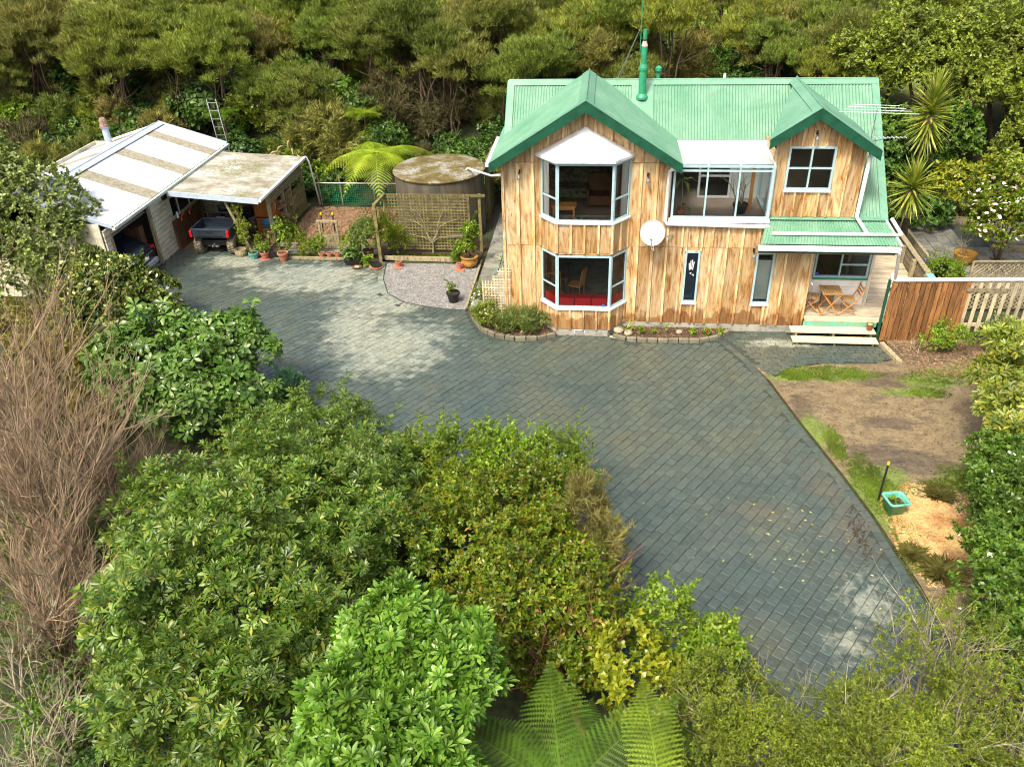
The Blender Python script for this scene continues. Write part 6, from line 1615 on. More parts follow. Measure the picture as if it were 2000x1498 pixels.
# ---------------------------------------------------------- ferns
def frond_mesh(name, L, W, npin, npnl, seed, m, droop=.5):
    # arching midrib with paired pinnae cut into pinnules
    rg_ = random.Random(seed); vs, fs = [], []
    def mid(t): return Vector((L*t*(1-.12*droop*t), 0, L*(.30*t - droop*.75*t*t)))
    def add(tri): n = len(vs); vs.extend(tri); fs.append((n, n+1, n+2))
    K = 14
    for k in range(K):
        a, b = mid(k/K), mid((k+1)/K); w = .008*(1-k/K)+.002
        n = len(vs); vs.extend([a+Vector((0,-w,.003)), a+Vector((0,w,.003)), b+Vector((0,w,.003)), b+Vector((0,-w,.003))]); fs.append((n,n+1,n+2)); fs.append((n,n+2,n+3))
    for i in range(npin):
        t = .12 + .87*i/npin; o = mid(t); d = (mid(t+.01)-o).normalized()
        ln = W*math.sin(math.pi*min(1, (t*.9+.12))**.9)**.7*(1 if t < .93 else .6)
        ln *= max(.12, 1-max(0, t-.55)*1.7)
        for s in (-1, 1):
            pd = (Vector((0, s, 0))*.93 + d*.38 + Vector((0,0,-.12))).normalized()
            sag = -.25*ln; gap_ = L*.88/npin
            for j in range(npnl):
                u_ = (j+.3)/npnl; c = o + pd*ln*u_ + Vector((0,0,sag*u_*u_)); l2 = gap_*.60*(1-u_**2*.75)+.004
                w2 = ln/npnl*.42
                for q in (-1, 1):
                    pq = (d*q*.95 + pd*.3).normalized()
                    add([c-pd*w2, c+pd*w2, c+pq*l2+Vector((0,0,-.15*l2))])
    me = bpy.data.meshes.new(name); me.from_pydata([tuple(v) for v in vs], [], fs); me.materials.append(m)
    return me
def tree_fern(name, label, base, crown, n, L, W, npin, npnl, m, elev=8, a0=0, skip=(), group=None, trunk_r=.10, scl=1, droop=.5):
    t = thing(name, label, 'tree fern', base, group=group)
    me = frond_mesh('frond', L, W, npin, npnl, 1, m, droop); me2 = frond_mesh('frond', L*.9, W*.95, npin, npnl, 2, m, droop*1.5)
    rg_ = random.Random(4)
    for k in range(n):
        a = a0 + 2*math.pi*k/n + rg_.uniform(-.12,.12)
        o = bpy.data.objects.new('frond', me if k % 2 else me2); COL.objects.link(o); o.parent = t
        o.location = Vector(crown) - Vector(base); o.rotation_euler = (R(rg_.uniform(-10,10)), -R(elev + rg_.uniform(-8,10)), a); o.scale = (rg_.uniform(.85,1.08)*scl,)*3
    if crown[2]-base[2] > .1: trunk(t, base, [crown], trunk_r, 'bark', 'trunk', 8, .03)
    return t
tree_fern('tree_fern', 'yellow green tree fern left of the mossy water tank', (-7.3, 10.5, .2), (-7.3, 9.7, 2.2), 15, 2.5, .72, 20, 14, foliage('yellow_green_fern_frond', [(.26,.38,.02), (.40,.50,.035)], 'obj', .45, .3, 2.5), 10, droop=.95)  # fronds have their own bright yellow-green colour
tree_fern('tree_fern', 'smaller tree fern higher on the bank above the yellow green one', (-8.6, 13.2, 1.4), (-8.6, 13.0, 3.0), 11, 1.3, .42, 16, 7, F_['ferny'], 10)
tree_fern('tree_fern', 'green tree fern behind the top of the ladder', (-14.9, 13.2, 1.2), (-14.9, 13.0, 3.0), 10, 1.3, .4, 16, 7, F_['fern'], 10)
tree_fern('tree_fern', 'dark green tree fern at the bottom edge left of the big pale frond', (1.55, -16.1, 0), (1.45, -16.3, 2.45), 13, 2.1, .50, 24, 22, F_['fern'], 2, .35, droop=.42)
tree_fern('tree_fern', 'pale green tree fern whose long frond points up at the bottom edge', (2.75, -17.3, 0), (2.55, -16.65, 3.1), 3, 2.35, .46, 26, 22, F_['ferny'], 2, 1.74, droop=.33)
tree_fern('ground_fern', 'small dark fern under the shrubs right of the pale frond', (3.1, -14.6, .3), (3.1, -14.6, .9), 9, .9, .3, 20, 10, F_['fern'], 12)
tree_fern('ground_fern', 'low fern in the shade at the bottom right corner', (6.1, -15.6, .3), (6.1, -15.6, 1.6), 9, .9, .25, 20, 10, F_['ferny'], 12)
# small ferns and ferny clumps among the understorey
gf_ = tree_fern('bank_fern', 'small green fern on the bank above the carport', (-13.4, 12.2, gh(-13.4, 12.2)), (-13.4, 12.2, gh(-13.4, 12.2)+.6), 9, 1.0, .32, 14, 7, F_['fern'], 20)
for (X, Y, s_, lab) in ((-10.0, 13.4, 1.1, 'green fern above the flax straps'), (-6.3, 12.6, 1.0, 'green fern on the bank behind the water tank'), (-5.2, 12.4, .7, 'low bright fern just behind the tank lid'), (-15.9, 12.0, .9, 'small fern behind the back corner of the garage'), (-18.6, 12.6, 1.0, 'fern on the bank beyond the garage flue'), (-8.9, 11.7, .9, 'green fern behind the large yellow green tree fern'), (-11.9, 14.6, 1.2, 'fern high on the bank between manuka trunks'), (-22.0, 12.2, 1.1, 'fern on the bank at the far left')):
    copy_tree(gf_, (X, Y, gh(X, Y)), X*3, s_, lab)
# flax and strap leaved plants
def strap(name, label, base, n, L, W, m, cat='plant', elev=(35, 80), seed=1, group=None):
    t = thing(name, label, cat, base, group=group); rg_ = random.Random(seed)
    me = bpy.data.meshes.new('leaf'); K = 5; vs = []; 
    for k in range(K+1):
        u_ = k/K; w = W*(1-u_**2.2)*.5+.001; vs += [(L*u_*(1-.15*u_), -w, L*(-.55*u_*u_)), (L*u_*(1-.15*u_), 0, L*(-.55*u_*u_)-w*.4), (L*u_*(1-.15*u_), w, L*(-.55*u_*u_))]
    fs = []
    for k in range(K): fs += [(3*k, 3*k+1, 3*k+4, 3*k+3), (3*k+1, 3*k+2, 3*k+5, 3*k+4)]
    me.from_pydata(vs, [], fs); me.materials.append(m)
    for k in range(n):
        o = bpy.data.objects.new('leaf', me); COL.objects.link(o); o.parent = t
        o.rotation_euler = (0, -R(rg_.uniform(*elev)), rg_.uniform(0, 6.28)); o.scale = (rg_.uniform(.7, 1.1),)*3
    return t
M['flaxobj'] = foliage('flax_leaf', [(.06,.13,.03), (.15,.24,.06)], 'obj', .35, .15)
for (X, Y, L, lab) in ((-10.7, 12.6, 1.5, 'flax clump with arching straps above the vegetable bed'), (-12.4, 13.6, 1.4, 'flax clump on the bank behind the carport'), (-16.3, 12.3, 1.1, 'grassy flax behind the back corner of the garage'), (-9.0, 10.7, .8, 'strap leaved plant above the green netting fence'), (-10.0, 12.0, 1.3, 'drooping flax beside the toetoe plumes')):
    strap('flax', lab, (X, Y, gh(X, Y)+.1), 34, L, .07, M['flaxobj'], seed=int(Y*10))
t = thing('toetoe', 'toetoe grass with drooping straw coloured plumes behind the carport', 'grass', (-11.6, 11.9, .3))
for k, (dx, dy, h) in enumerate(((-.8, -.3, 1.5), (-.5, -.2, 1.7), (.1, -.3, 1.6), (.4, -.4, 1.35), (-.1, -.1, 1.9))):
    MB().tube([(0,0,0),(dx*.3,dy*.3,h*.8),(dx*.7,dy*.7,h)], .012, 5).build('stem', M['twig'], t, world=False)
    MB().tube([(dx*.7,dy*.7,h),(dx,dy,h-.05),(dx*1.35,dy*1.2,h-.3)], [.015,.04,.01], 7).build('plume', plain('straw_plume', (.42,.30,.16), .9, .3, 30), t, world=False)
strap('strap_leaved_plant', 'pale strap leaved plant at the right foot of the bay', (2.52, -.40, .08), 10, .55, .05, foliage('yellow_strap', [(.30,.40,.05),(.2,.32,.06)], 'obj'), elev=(30, 78), seed=4)
# yuccas
def yucca(label, base, crown, n, L, seed, vs_=.45):
    t = thing('yucca', label, 'yucca', base, group=None); rg_ = random.Random(seed)
    me = bpy.data.meshes.new('leaf'); vs = []; K = 3
    for k in range(K+1):
        u_ = k/K; w = .08*(math.sin(math.pi*min(1, .25+u_*.75)))*.5+.001; vs += [(L*u_, -w, -L*.10*u_*u_), (L*u_, 0, -L*.10*u_*u_-w*.5), (L*u_, w, -L*.10*u_*u_)]
    fs = []
    for k in range(K): fs += [(3*k, 3*k+1, 3*k+4, 3*k+3), (3*k+1, 3*k+2, 3*k+5, 3*k+4)]
    me.from_pydata(vs, [], fs); me.materials.append(F_['yucca'])
    for k in range(n):
        u_ = k/n; o = bpy.data.objects.new('leaf', me); COL.objects.link(o); o.parent = t
        el = -62 + 145*u_ + rg_.uniform(-6, 6)
        o.location = Vector(crown) - Vector(base) + Vector((0, 0, vs_*(u_-.5))); o.rotation_euler = (0, -R(el), k*2.399); o.scale = (rg_.uniform(.85, 1.1),)*3
    trunk(t, base, [crown], .16, 'bark', 'trunk', 8, .05)
    MB().lathe(crown, [(.13,-1.0),(.22,-.6),(.2,-.1),(0,0)], 9).build('dead_leaf_skirt', M['twig'], t)
yucca('tall yucca with a spiky oval head right of the house roof', (13.1, 9.0, 0), (13.25, 9.35, 3.9), 230, .95, 1, 1.5)
yucca('lower yucca leaning out beside the right eave of the house', (12.3, 6.6, 0), (11.95, 5.9, 2.35), 150, .95, 2, .5)
def flowers(t, blobs, n, r, m, seed, name='flower', face=None):
    rng = np.random.RandomState(seed); P, N = shell(blobs, n*3, rng, .05, -.2, .1); org = ORG[t.name]
    cv = np.array(CAM) - P; ok = (N*cv).sum(1) > 0; P = P[ok][:n]
    me = MB().lathe((0,0,0), [(0,-.2*r),(.5*r,0),(r,.25*r),(.6*r,.45*r),(.2*r,.5*r),(0,.55*r)], 8); mesh = None
    for p in P:
        if mesh is None: 
            mesh = bpy.data.meshes.new(name); mesh.from_pydata(me.v, [], me.f); mesh.materials.append(m)
        o = bpy.data.objects.new(name, mesh); COL.objects.link(o); o.parent = t; o.location = Vector(p) - org; o.rotation_euler = (random.uniform(-.8,.8), random.uniform(-.8,.8), 0); s = random.uniform(.6, 1.2); o.scale = (s,)*3
# ---------------------------------------------------------- named shrubs of the garden
plant('large_shrub', 'huge dark green whorled shrub filling the lower left foreground', 'shrub', (-4.2, -13.6, -.5),
  [(-5.6,-11.2,1.5,1.6,1.4,1.5), (-4.4,-10.6,1.6,1.5,1.3,1.4), (-3.2,-10.7,1.4,1.3,1.3,1.3), (-4.9,-13.2,1.9,1.3,1.4,1.5), (-3.6,-13.2,2.1,1.3,1.4,1.5), (-2.6,-12.4,1.7,1.0,1.2,1.3), (-3.9,-15.2,1.8,1.1,1.2,1.5), (-2.9,-15.3,1.8,.9,1.1,1.5), (-2.1,-14.3,1.6,.8,1.0,1.3)],
  9600, 'whorl', F_['rhod'], .88, .5, .5, 21, -.35, .34, slen=1.4, sj=.5, r0=.10, inner=700, parts=296, pm=F_['rhod_o'])
plant('large_shrub', 'dense green whorled shrub behind the huge one at the edge of the driveway', 'shrub', (-3.9, -8.6, 0),
  [(-4.9,-8.4,.9,1.2,1.0,1.0), (-3.7,-8.6,.9,1.1,1.0,1.0), (-2.9,-8.9,1.0,.9,.9,.9), (-2.3,-9.6,1.0,.8,.9,1.0), (-4.9,-7.0,.7,.9,.8,.9), (-3.7,-7.2,.7,.85,.8,.9), (-5.9,-7.6,.8,.9,.8,.9), (-2.6,-7.9,.7,.7,.7,.8), (-1.9,-11.2,1.3,.8,1.0,1.1)], 4600, 'whorl', F_['rhod'], .85, .5, .5, 22, -.3, .34, slen=1.4, sj=.5, inner=300)
plant('bright_shrub', 'bright green big leaved whorled shrub at the bottom centre', 'shrub', (-.6, -16.4, 0),
  [(-.75,-14.9,3.15,.75,.7,.95), (-.05,-15.2,3.1,.55,.6,.9), (-1.15,-16.1,3.0,.62,.7,.9), (-.35,-16.3,3.2,.62,.6,.85), (.05,-16.7,2.9,.5,.6,.9), (-.9,-16.9,3.0,.6,.6,.9)],
  1900, 'whorl_big', F_['rhodb'], 1.0, .45, .38, 23, -.35, .14, gap=.35, r0=.07, inner=200, parts=296, pm=F_['rhodb_o'])
plant('small_leaved_shrub', 'wide small leaved green shrub with brown twigs at the centre of the foreground', 'shrub', (.4, -11.2, 0),
  [(-1.3,-9.6,1.0,1.0,.9,.9), (.3,-9.5,1.1,1.1,.9,.95), (-.3,-11.4,1.5,1.2,1.1,1.1), (.9,-11.3,1.3,.95,1.1,1.0), (.5,-12.7,1.5,.9,.9,1.1), (1.45,-12.0,1.1,.7,.9,.9), (1.2,-13.2,1.0,.7,.7,.9)],
  8600, 'sprig', F_['small'], 1.0, .35, .5, 24, -.4, .36, slen=1.5, nj=.5, r0=.06, tm='barkred', inner=900)
plant('small_leaved_shrub', 'yellow green fine leaved shrub with upright shoots against the dark pavers', 'shrub', (-.4, -8.4, 0),
  [(-1.5,-8.0,.9,.7,.6,.8), (-.6,-7.9,.9,.8,.6,.8), (.9,-8.2,1.0,.8,.6,.8), (.1,-8.0,.8,.7,.6,.8)], 2900, 'sprig', F_['lime'], .8, .6, .5, 25, -.4, .4, shoots=170, slen=1.5)
plant('feathery_shrub', 'feathery yellowish shrub at the left edge of the paving', 'shrub', (1.75, -10.6, 0),
  [(1.55,-10.5,1.9,.35,.4,.75), (1.9,-11.1,1.4,.35,.5,.8), (1.7,-10.9,1.0,.4,.5,.8)], 1500, 'needle_fine', F_['kanb'], 1.2, .6, .5, 26, -.6, .2)
plant('bright_green_shrub', 'bright green shrub with upright tips beside the lower driveway', 'shrub', (3.0, -12.9, 0),
  [(2.85,-12.6,1.3,.5,.5,.9), (3.6,-13.3,1.3,.5,.45,.9), (2.3,-12.3,.9,.5,.5,.7)], 1500, 'sprig', F_['lime'], .9, .5, .4, 27, -.5, .3)
plant('yellow_leaved_shrub', 'yellow green round leaved shrub above the pale fern frond', 'shrub', (2.4, -13.6, 0),
  [(2.3,-13.3,1.3,.55,.5,.75), (2.6,-13.9,1.3,.5,.45,.75), (2.05,-13.0,1.0,.4,.4,.6)], 620, 'sprig_big', F_['yel'], .75, .4, .35, 28, -.4, .15)
plant('fine_leaved_shrub', 'dense fine leaved olive green shrub at the bottom right of centre', 'shrub', (3.9, -14.9, 0),
  [(3.6,-14.3,1.7,.75,.6,.9), (3.3,-15.3,1.8,.65,.6,.9), (4.1,-15.3,1.8,.75,.6,.9), (4.9,-15.3,1.8,.7,.6,.9), (3.6,-14.0,1.0,.7,.5,.7)], 7000, 'sprig_tiny', F_['kan'], 1.15, .55, .42, 29, -.4, .25, inner=600)
plant('fine_leaved_shrub', 'bushy fine leaved shrub at the bottom edge right of the driveway end', 'shrub', (5.4, -14.9, 0),
  [(5.2,-14.6,1.9,.6,.55,.8), (5.7,-15.0,1.9,.75,.6,.9), (5.0,-15.6,1.9,.7,.6,.9)], 4600, 'sprig_tiny', F_['kan'], 1.15, .55, .42, 30, -.4, .3, inner=400)
plant('sparse_shrub', 'open twiggy olive shrub in front of the lower right driveway corner', 'shrub', (6.7, -13.4, 0),
  [(6.3,-13.7,1.8,.6,.55,.8), (7.0,-12.9,1.9,.7,.6,.8), (7.2,-13.9,1.7,.7,.6,.8), (6.6,-14.6,1.6,.7,.6,.8)], 2700, 'sprig_tiny', F_['kan'], 1.15, .6, .6, 31, -.5, .4, tm='twig', r0=.03, wob=.25)
plant('dark_leaved_bush', 'dark small leaved shrub in the bottom right corner', 'shrub', (8.0, -14.2, 0), [(7.9,-14.4,.9,.8,.7,.8), (7.3,-15.3,1.0,.7,.6,.8), (6.4,-15.6,.9,.7,.5,.7)], 2200, 'sprig', F_['kan'], .9, .4, .4, 32)
bt = plant('broad_leaved_shrub', 'broad glossy leaved shrub at the left edge of the paving', 'shrub', (-8.4, -5.8, 0),
  [(-8.9,-5.0,1.7,1.5,1.2,1.1), (-7.7,-4.7,1.6,1.1,.9,1.0), (-9.7,-5.7,1.4,1.1,.9,1.1), (-8.1,-6.2,1.2,1.5,1.1,1.1)], 1500, 'broad', F_['broad'], 1.0, .5, .35, 33, -.35, .2, inner=150, parts=296, pm=F_['broad_o'])
plant('broad_leaved_shrub', 'smaller olive broad leaved shrub right of the big glossy one', 'shrub', (-6.9, -5.6, 0), [(-6.9,-5.6,.7,.75,.6,.7), (-7.3,-6.1,.7,.7,.6,.7)], 420, 'broad', F_['broad'], .8, .4, .4, 34)
plant('blue_conifer', 'small blue green upright bush at the tip of the broad leaved shrubs', 'bush', (-6.15, -4.9, 0), [(-6.15,-4.9,.5,.3,.3,.6)], 600, 'needle_fine', F_['purple'], 1.4, .5, .5, 35)
plant('variegated_shrub', 'yellow and green flowering shrub in front of the garage door', 'shrub', (-12.9, -1.2, 0),
  [(-12.9,-1.0,1.2,1.3,1.0,1.2), (-13.9,-.7,1.2,1.0,.9,1.1), (-11.9,-1.0,1.0,1.0,.8,1.0), (-12.6,-2.2,.8,1.3,.9,.9)], 3600, 'sprig_big', foliage('yellow_dark_foliage', [(.03,.06,.012),(.06,.11,.02),(.10,.15,.02),(.42,.44,.10),(.05,.09,.015)], rough=.35), .85, .45, .4, 36)
M['floret'] = plain('cream_yellow_floret', (.62,.62,.22), .6, .3, 20)
flowers(bpy.data.objects['variegated_shrub'], [(-12.9,-1.0,1.25,1.35,1.05,1.25), (-13.9,-.7,1.25,1.05,.95,1.15), (-11.9,-1.0,1.05,1.05,.85,1.0)], 60, .06, M['floret'], 14, 'floret')
plant('round_tree', 'round dark grey green tree at the left edge by the garage', 'tree', (-16.5, 1.4, 0),
  [(-16.6,1.6,2.6,1.7,1.5,1.7), (-15.9,.8,1.7,1.3,1.2,1.3), (-17.6,1.8,3.2,1.5,1.4,1.5), (-16.7,-.6,1.4,1.5,1.2,1.3), (-18.5,2.5,3.6,1.5,1.4,1.3)], 5600, 'sprig_big', F_['grey'], .8, .4, .35, 37, -.5, .2, r0=.12, inner=500)
plant('golden_shrub', 'olive yellow shrubs behind the bare twigs at the left edge', 'shrub', (-13.0, -4.4, 0), [(-13.2,-4.0,.8,1.3,1.0,1.0), (-14.6,-3.2,.9,1.4,1.0,1.0), (-11.8,-5.0,.6,1.2,.9,.8), (-12.9,-6.2,.7,1.4,1.0,.9), (-10.9,-6.8,.5,1.0,.9,.8)], 3600, 'sprig', foliage('golden_foliage', [(.13,.12,.02),(.24,.19,.03),(.10,.13,.02)]), 1.2, .4, .5, 38)
plant('dark_glossy_shrub', 'dark glossy shrub in the shade at the bottom left', 'shrub', (-4.6, -15.9, -1.2), [(-4.6,-15.8,.3,.8,.7,.7), (-5.6,-15.0,-.2,.8,.7,.6)], 1500, 'sprig', F_['glossy'], .8, .4, .4, 39)
plant('shade_bush', 'dark tangle of leaves under the bare branches at the left', 'bush', (-8.2, -12.4, -1), [(-8.4,-12.6,-.3,1.5,1.2,.8), (-7.0,-14.0,-.4,1.2,1.0,.7), (-9.8,-10.4,-.2,1.4,1.2,.8), (-6.8,-11.4,-.2,1.2,1.0,.9)], 2600, 'sprig', F_['glossy'], 1.1, .3, .5, 40)
# right-hand side
plant('rhododendron', 'olive whorled rhododendron at the right edge beside the dirt yard', 'shrub', (10.9, -6.0, 0),
  [(10.8,-4.9,1.6,.5,.55,.55), (11.2,-4.2,2.1,.5,.6,.5), (10.4,-6.1,1.5,.42,.5,.5), (11.0,-6.6,1.9,.5,.5,.6), (10.2,-7.2,1.6,.4,.4,.45)], 640, 'whorl', F_['rh2'], 1.25, .5, .5, 41, -.5, .25, tm='barkred')
R2 = plant('camellia_bush', 'dense dark green camellia with white flowers at the right edge', 'shrub', (9.3, -10.6, 0),
  [(9.2,-10.2,1.1,.9,.9,1.0), (9.7,-9.0,1.2,.9,.9,1.0), (8.9,-11.4,1.0,.9,.9,1.0), (9.9,-7.9,1.1,.7,.7,.9), (8.6,-12.4,.9,.8,.7,.9)], 5200, 'sprig', foliage('dark_camellia_foliage', [(.045,.11,.012),(.09,.175,.02),(.16,.25,.03),(.055,.13,.014)], rough=.35), 1.05, .4, .5, 42, rough=.38, inner=500)
flowers(R2, [(9.2,-10.2,1.2,.95,.95,1.05), (8.9,-11.4,1.1,.95,.95,1.0), (9.5,-8.6,1.2,.9,.9,1.0)], 12, .045, M['petal_w'], 3)
R4b = [(14.6,4.4,1.7,1.1,.9,1.0), (15.4,5.4,2.2,1.1,.9,1.1), (14.4,5.6,2.0,.8,.8,.9)]
R4 = plant('pink_camellia', 'camellia covered in pale pink flowers above the patio at the right', 'shrub', (15.0, 5.2, 0), R4b, 2600, 'sprig_big', F_['small'], .7, .4, .4, 43)
flowers(R4, R4b, 120, .07, M['petal_p'], 4)
plant('low_shrub', 'low green shrub at the foot of the paling fence', 'shrub', (11.3, -.95, 0), [(11.1,-.9,.35,.45,.35,.4), (11.6,-1.0,.4,.4,.35,.4)], 900, 'sprig', F_['lime'], .6, .3, .4, 44)
plant('low_shrub', 'pale leafy shrub in front of the picket fence', 'shrub', (13.0, -1.0, 0), [(12.8,-.9,.5,.7,.4,.5), (13.7,-1.3,.6,.7,.5,.6), (12.3,-1.9,.3,.4,.4,.35), (13.3,-2.4,.6,.6,.6,.6)], 1400, 'sprig', F_['grey'], .9, .3, .45, 45)
plant('ball_bush', 'round clipped green bush behind the white fence pipe', 'bush', (12.4, 2.9, 0), [(12.4,2.9,.45,.62,.6,.62)], 2300, 'sprig', F_['lime'], .5, .3, .25, 46, -.2, .05)
bigc = foliage('light_round_foliage', [(.09,.14,.012),(.20,.265,.025),(.33,.38,.05),(.06,.11,.01)], rough=.5)
M['bigc'] = bigc
for i, (bx, by, bz, bl, lab) in enumerate((
  (14.2, 11.5, .4, [(13.8,12.6,5.0,1.6,1.3,1.4),(15.2,12.8,5.4,1.7,1.4,1.5),(13.2,13.6,5.6,1.4,1.3,1.3),(16.0,12.0,4.4,1.3,1.2,1.3)], 'big light green small leaved tree above the tall yucca'),
  (17.4, 12.5, .8, [(16.9,12.2,4.8,1.8,1.6,1.7),(18.3,12.6,5.8,1.9,1.6,1.7),(16.2,13.2,5.8,1.6,1.4,1.5),(18.2,11.4,4.0,1.6,1.4,1.4)], 'big pale green small leaved tree in the top right corner'),
  (12.6, 14.0, 1.2, [(12.2,14,4.6,1.5,1.3,1.4),(13.6,14.4,5.4,1.5,1.3,1.3)], 'mid green tree behind the right end of the roof'),
  (16.8, 9.3, .5, [(16.9,9.2,2.6,1.4,1.1,1.4),(18.2,8.8,3.0,1.4,1.1,1.4),(17.6,9.8,3.6,1.2,1.0,1.2)], 'tangled olive green tree at the right edge above the camellia'))):
    plant('leafy_tree', lab, 'tree', (bx, by, bz), bl, 6500 if i < 2 else 3200, 'sprig', bigc, 1.5, .4, .4, 50+i, -.5, .35, r0=.13, inner=400)
plant('broad_leaved_bush', 'yellow green broad leaved bush between the yuccas and the camellia', 'bush', (14.9, 8.9, .2), [(14.6,8.9,1.3,1.0,.7,.9), (15.6,8.6,1.6,.9,.7,.9)], 900, 'sprig_big', F_['yel'], .9, .4, .4, 55)
plant('shade_bush', 'dark bush at the foot of the yuccas beside the house', 'bush', (11.4, 8.8, 0), [(11.2,8.9,1.0,1.2,.9,1.1), (12.2,10.2,1.4,1.3,1.0,1.3), (10.8,10.4,1.6,1.3,1.0,1.4), (13.6,8.2,.5,.9,.6,.6), (11.6,11.8,2.2,1.6,1.2,1.6)], 3200, 'sprig_big', F_['glossy'], 1.1, .35, .4, 56)
plant('shade_bush', 'dark bush behind the tall yucca', 'bush', (14.0, 11.2, .2), [(13.9,11.2,1.6,1.3,.9,1.4),(13.0,11.0,2.6,1.1,.8,1.3),(15.0,11.2,2.4,1.1,.9,1.4)], 1900, 'sprig_big', F_['glossy'], 1.0, .3, .4, 59)
plant('dark_hedge', 'dark bushes between the water tank and the house', 'bush', (-3.0, 11.0, 0), [(-2.6,11.0,.9,1.1,.7,1.0), (-4.4,11.1,.8,1.2,.7,.9), (-1.6,10.6,1.1,.7,.7,1.1), (-5.8,11.1,.7,.9,.6,.8)], 2400, 'sprig_big', F_['glossy'], .9, .35, .4, 57)
plant('tangled_vine', 'brown tangled dry vine beside the left roof corner', 'vine', (-1.9, 9.6, 0), [(-2.0,9.4,1.6,.5,.6,1.1)], 700, 'needle', F_['kanb'], .9, .3, .9, 58)
# planting by the house
fb_ = [(-1.85,.35,.45,.42,.45,.5), (-1.65,-.15,.4,.35,.4,.45)]
fbush = plant('flowering_bush', 'bush with tiny white flowers at the lattice left of the house', 'bush', (-1.9, .2, 0), fb_, 1700, 'sprig', F_['small'], .55, .35, .35, 60)
flowers(fbush, fb_, 130, .022, M['petal_w'], 8)
plant('lavender_bush', 'grey green lavender bush at the foot of the stepped lattice', 'bush', (-.95, -.5, .05), [(-.95,-.5,.25,.42,.28,.28)], 900, 'needle_fine', F_['grey'], 1.2, .7, .5, 61)
plant('lavender_bush', 'grey green lavender bush touching the left side of the bay', 'bush', (-.2, -.5, .05), [(-.25,-.48,.28,.48,.28,.32)], 1000, 'needle_fine', F_['grey'], 1.2, .7, .5, 62)
def smallplant(lab, loc, r, h, key, m, n, sz, seed, cat='plant', name='small_plant'):
    return plant(name, lab, cat, loc, [(loc[0], loc[1], loc[2]+h*.5, r, r, h*.5)], n, key, F_[m] if isinstance(m, str) else m, sz, .5, .6, seed, -.8, .2, r0=.01)
for i, (x, lab) in enumerate(((2.95, 'first low green seedling from the bay in the narrow bed'), (3.35, 'second low green seedling from the bay in the narrow bed'), (3.72, 'upright pale plant between the seedlings of the narrow bed'), (4.45, 'green plantlet under the narrow window'), (4.85, 'flowering plantlet right of the narrow window foot'), (5.2, 'last plantlet at the right end of the narrow bed'))):
    p_ = smallplant(lab, (x, -.45, .06), .08, .2 if i != 2 else .35, 'sprig', 'lime', 30, .6, 70+i)
    if i >= 4: flowers(p_, [(x, -.45, .2, .07, .07, .08)], 3, .025, M['red'], 9+i)
smallplant('leggy plant growing in the teal pot by the carport post', (-10.82, 4.5, .25), .32, 1.1, 'sprig', 'kan', 170, .8, 80)
smallplant('small green plant in the dusty pink pot', (-10.4, 4.5, .28), .2, .4, 'sprig', 'lime', 60, .7, 81)
smallplant('tall leafy seedling behind the large terracotta pot', (-9.75, 4.75, .05), .28, 1.3, 'sprig', 'lime', 190, .8, 82)
smallplant('climber with sparse leaves wound round the carport post', (-11.25, 5.0, .2), .22, 1.8, 'sprig', 'kan', 150, .7, 83)
smallplant('bushy green herb patch beside the firewood', (-9.9, 6.1, .02), .5, .55, 'sprig', 'lime', 520, .9, 84)
smallplant('straggly herb clump beside the small hatch', (-7.6, 6.0, .02), .4, .4, 'sprig', 'small', 200, .7, 85)
smallplant('leafy weeds behind the row of terracotta pots', (-8.9, 4.95, .05), .38, .5, 'sprig', 'kan', 200, .7, 86)
smallplant('green seedlings left of the hatch frame', (-8.55, 4.95, .05), .3, .8, 'sprig', 'lime', 170, .7, 87)
smallplant('thin seedlings right of the hatch frame', (-7.5, 5.0, .05), .3, .55, 'sprig', 'lime', 130, .6, 88)
smallplant('broad dark leaves growing in the black trough', (-7.0, 4.12, .2), .3, .4, 'sprig_big', 'glossy', 60, .8, 89)
smallplant('light green leaves beside the trough and bush', (-6.5, 4.1, .05), .16, .3, 'sprig_big', 'lime', 18, .9, 90)
plant('potted_bush', 'round dense small leaved bush in the brown pot by the trellis', 'bush', (-6.62, 4.75, .3), [(-6.62,4.75,.85,.50,.45,.62)], 2100, 'sprig', F_['box'], .52, .35, .3, 91, -.5, .1)
plant('hanging_plant', 'straggling fern hanging on the left post of the trellis', 'plant', (-5.9, 4.8, .9), [(-5.75,4.7,1.0,.45,.3,.5), (-5.5,4.9,.7,.4,.25,.4)], 420, 'needle_fine', F_['kan'], 2.2, .1, .6, 92)
plant('potted_shrub', 'leafy citrus like shrub rising from the glazed pot', 'shrub', (-2.86, 4.15, .38), [(-2.95,4.2,.75,.28,.25,.35), (-2.75,4.25,1.25,.22,.22,.4), (-3.1,4.2,.65,.2,.2,.2)], 420, 'sprig_big', F_['lime'], .55, .4, .5, 93)
smallplant('tuft of grass beside the glazed pot', (-3.35, 4.45, .05), .16, .3, 'grass', 'grass', 130, 1.6, 94)
smallplant('shrub growing in the black pot on the gravel', (-2.98, 1.42, .3), .17, .35, 'sprig', 'lime', 60, .6, 95)
smallplant('broad leaved seedling at the left foot of the trellis', (-5.65, 4.75, .1), .2, .35, 'sprig_big', 'lime', 22, .7, 96)
smallplant('green plant in the centre of the mint tub', (8.02, -7.95, .26), .1, .12, 'sprig', 'lime', 10, .7, 97)
smallplant('dry scruffy plant on the corner of the deck', (11.1, .1, .5), .25, .4, 'needle_fine', 'kanb', 90, 1.6, 98)
smallplant('white leaved plant in the black pot behind the railing', (12.7, 3.95, .25), .2, .5, 'sprig', foliage('white_leaves', [(.5,.5,.42),(.2,.25,.1)]), 60, .7, 99)
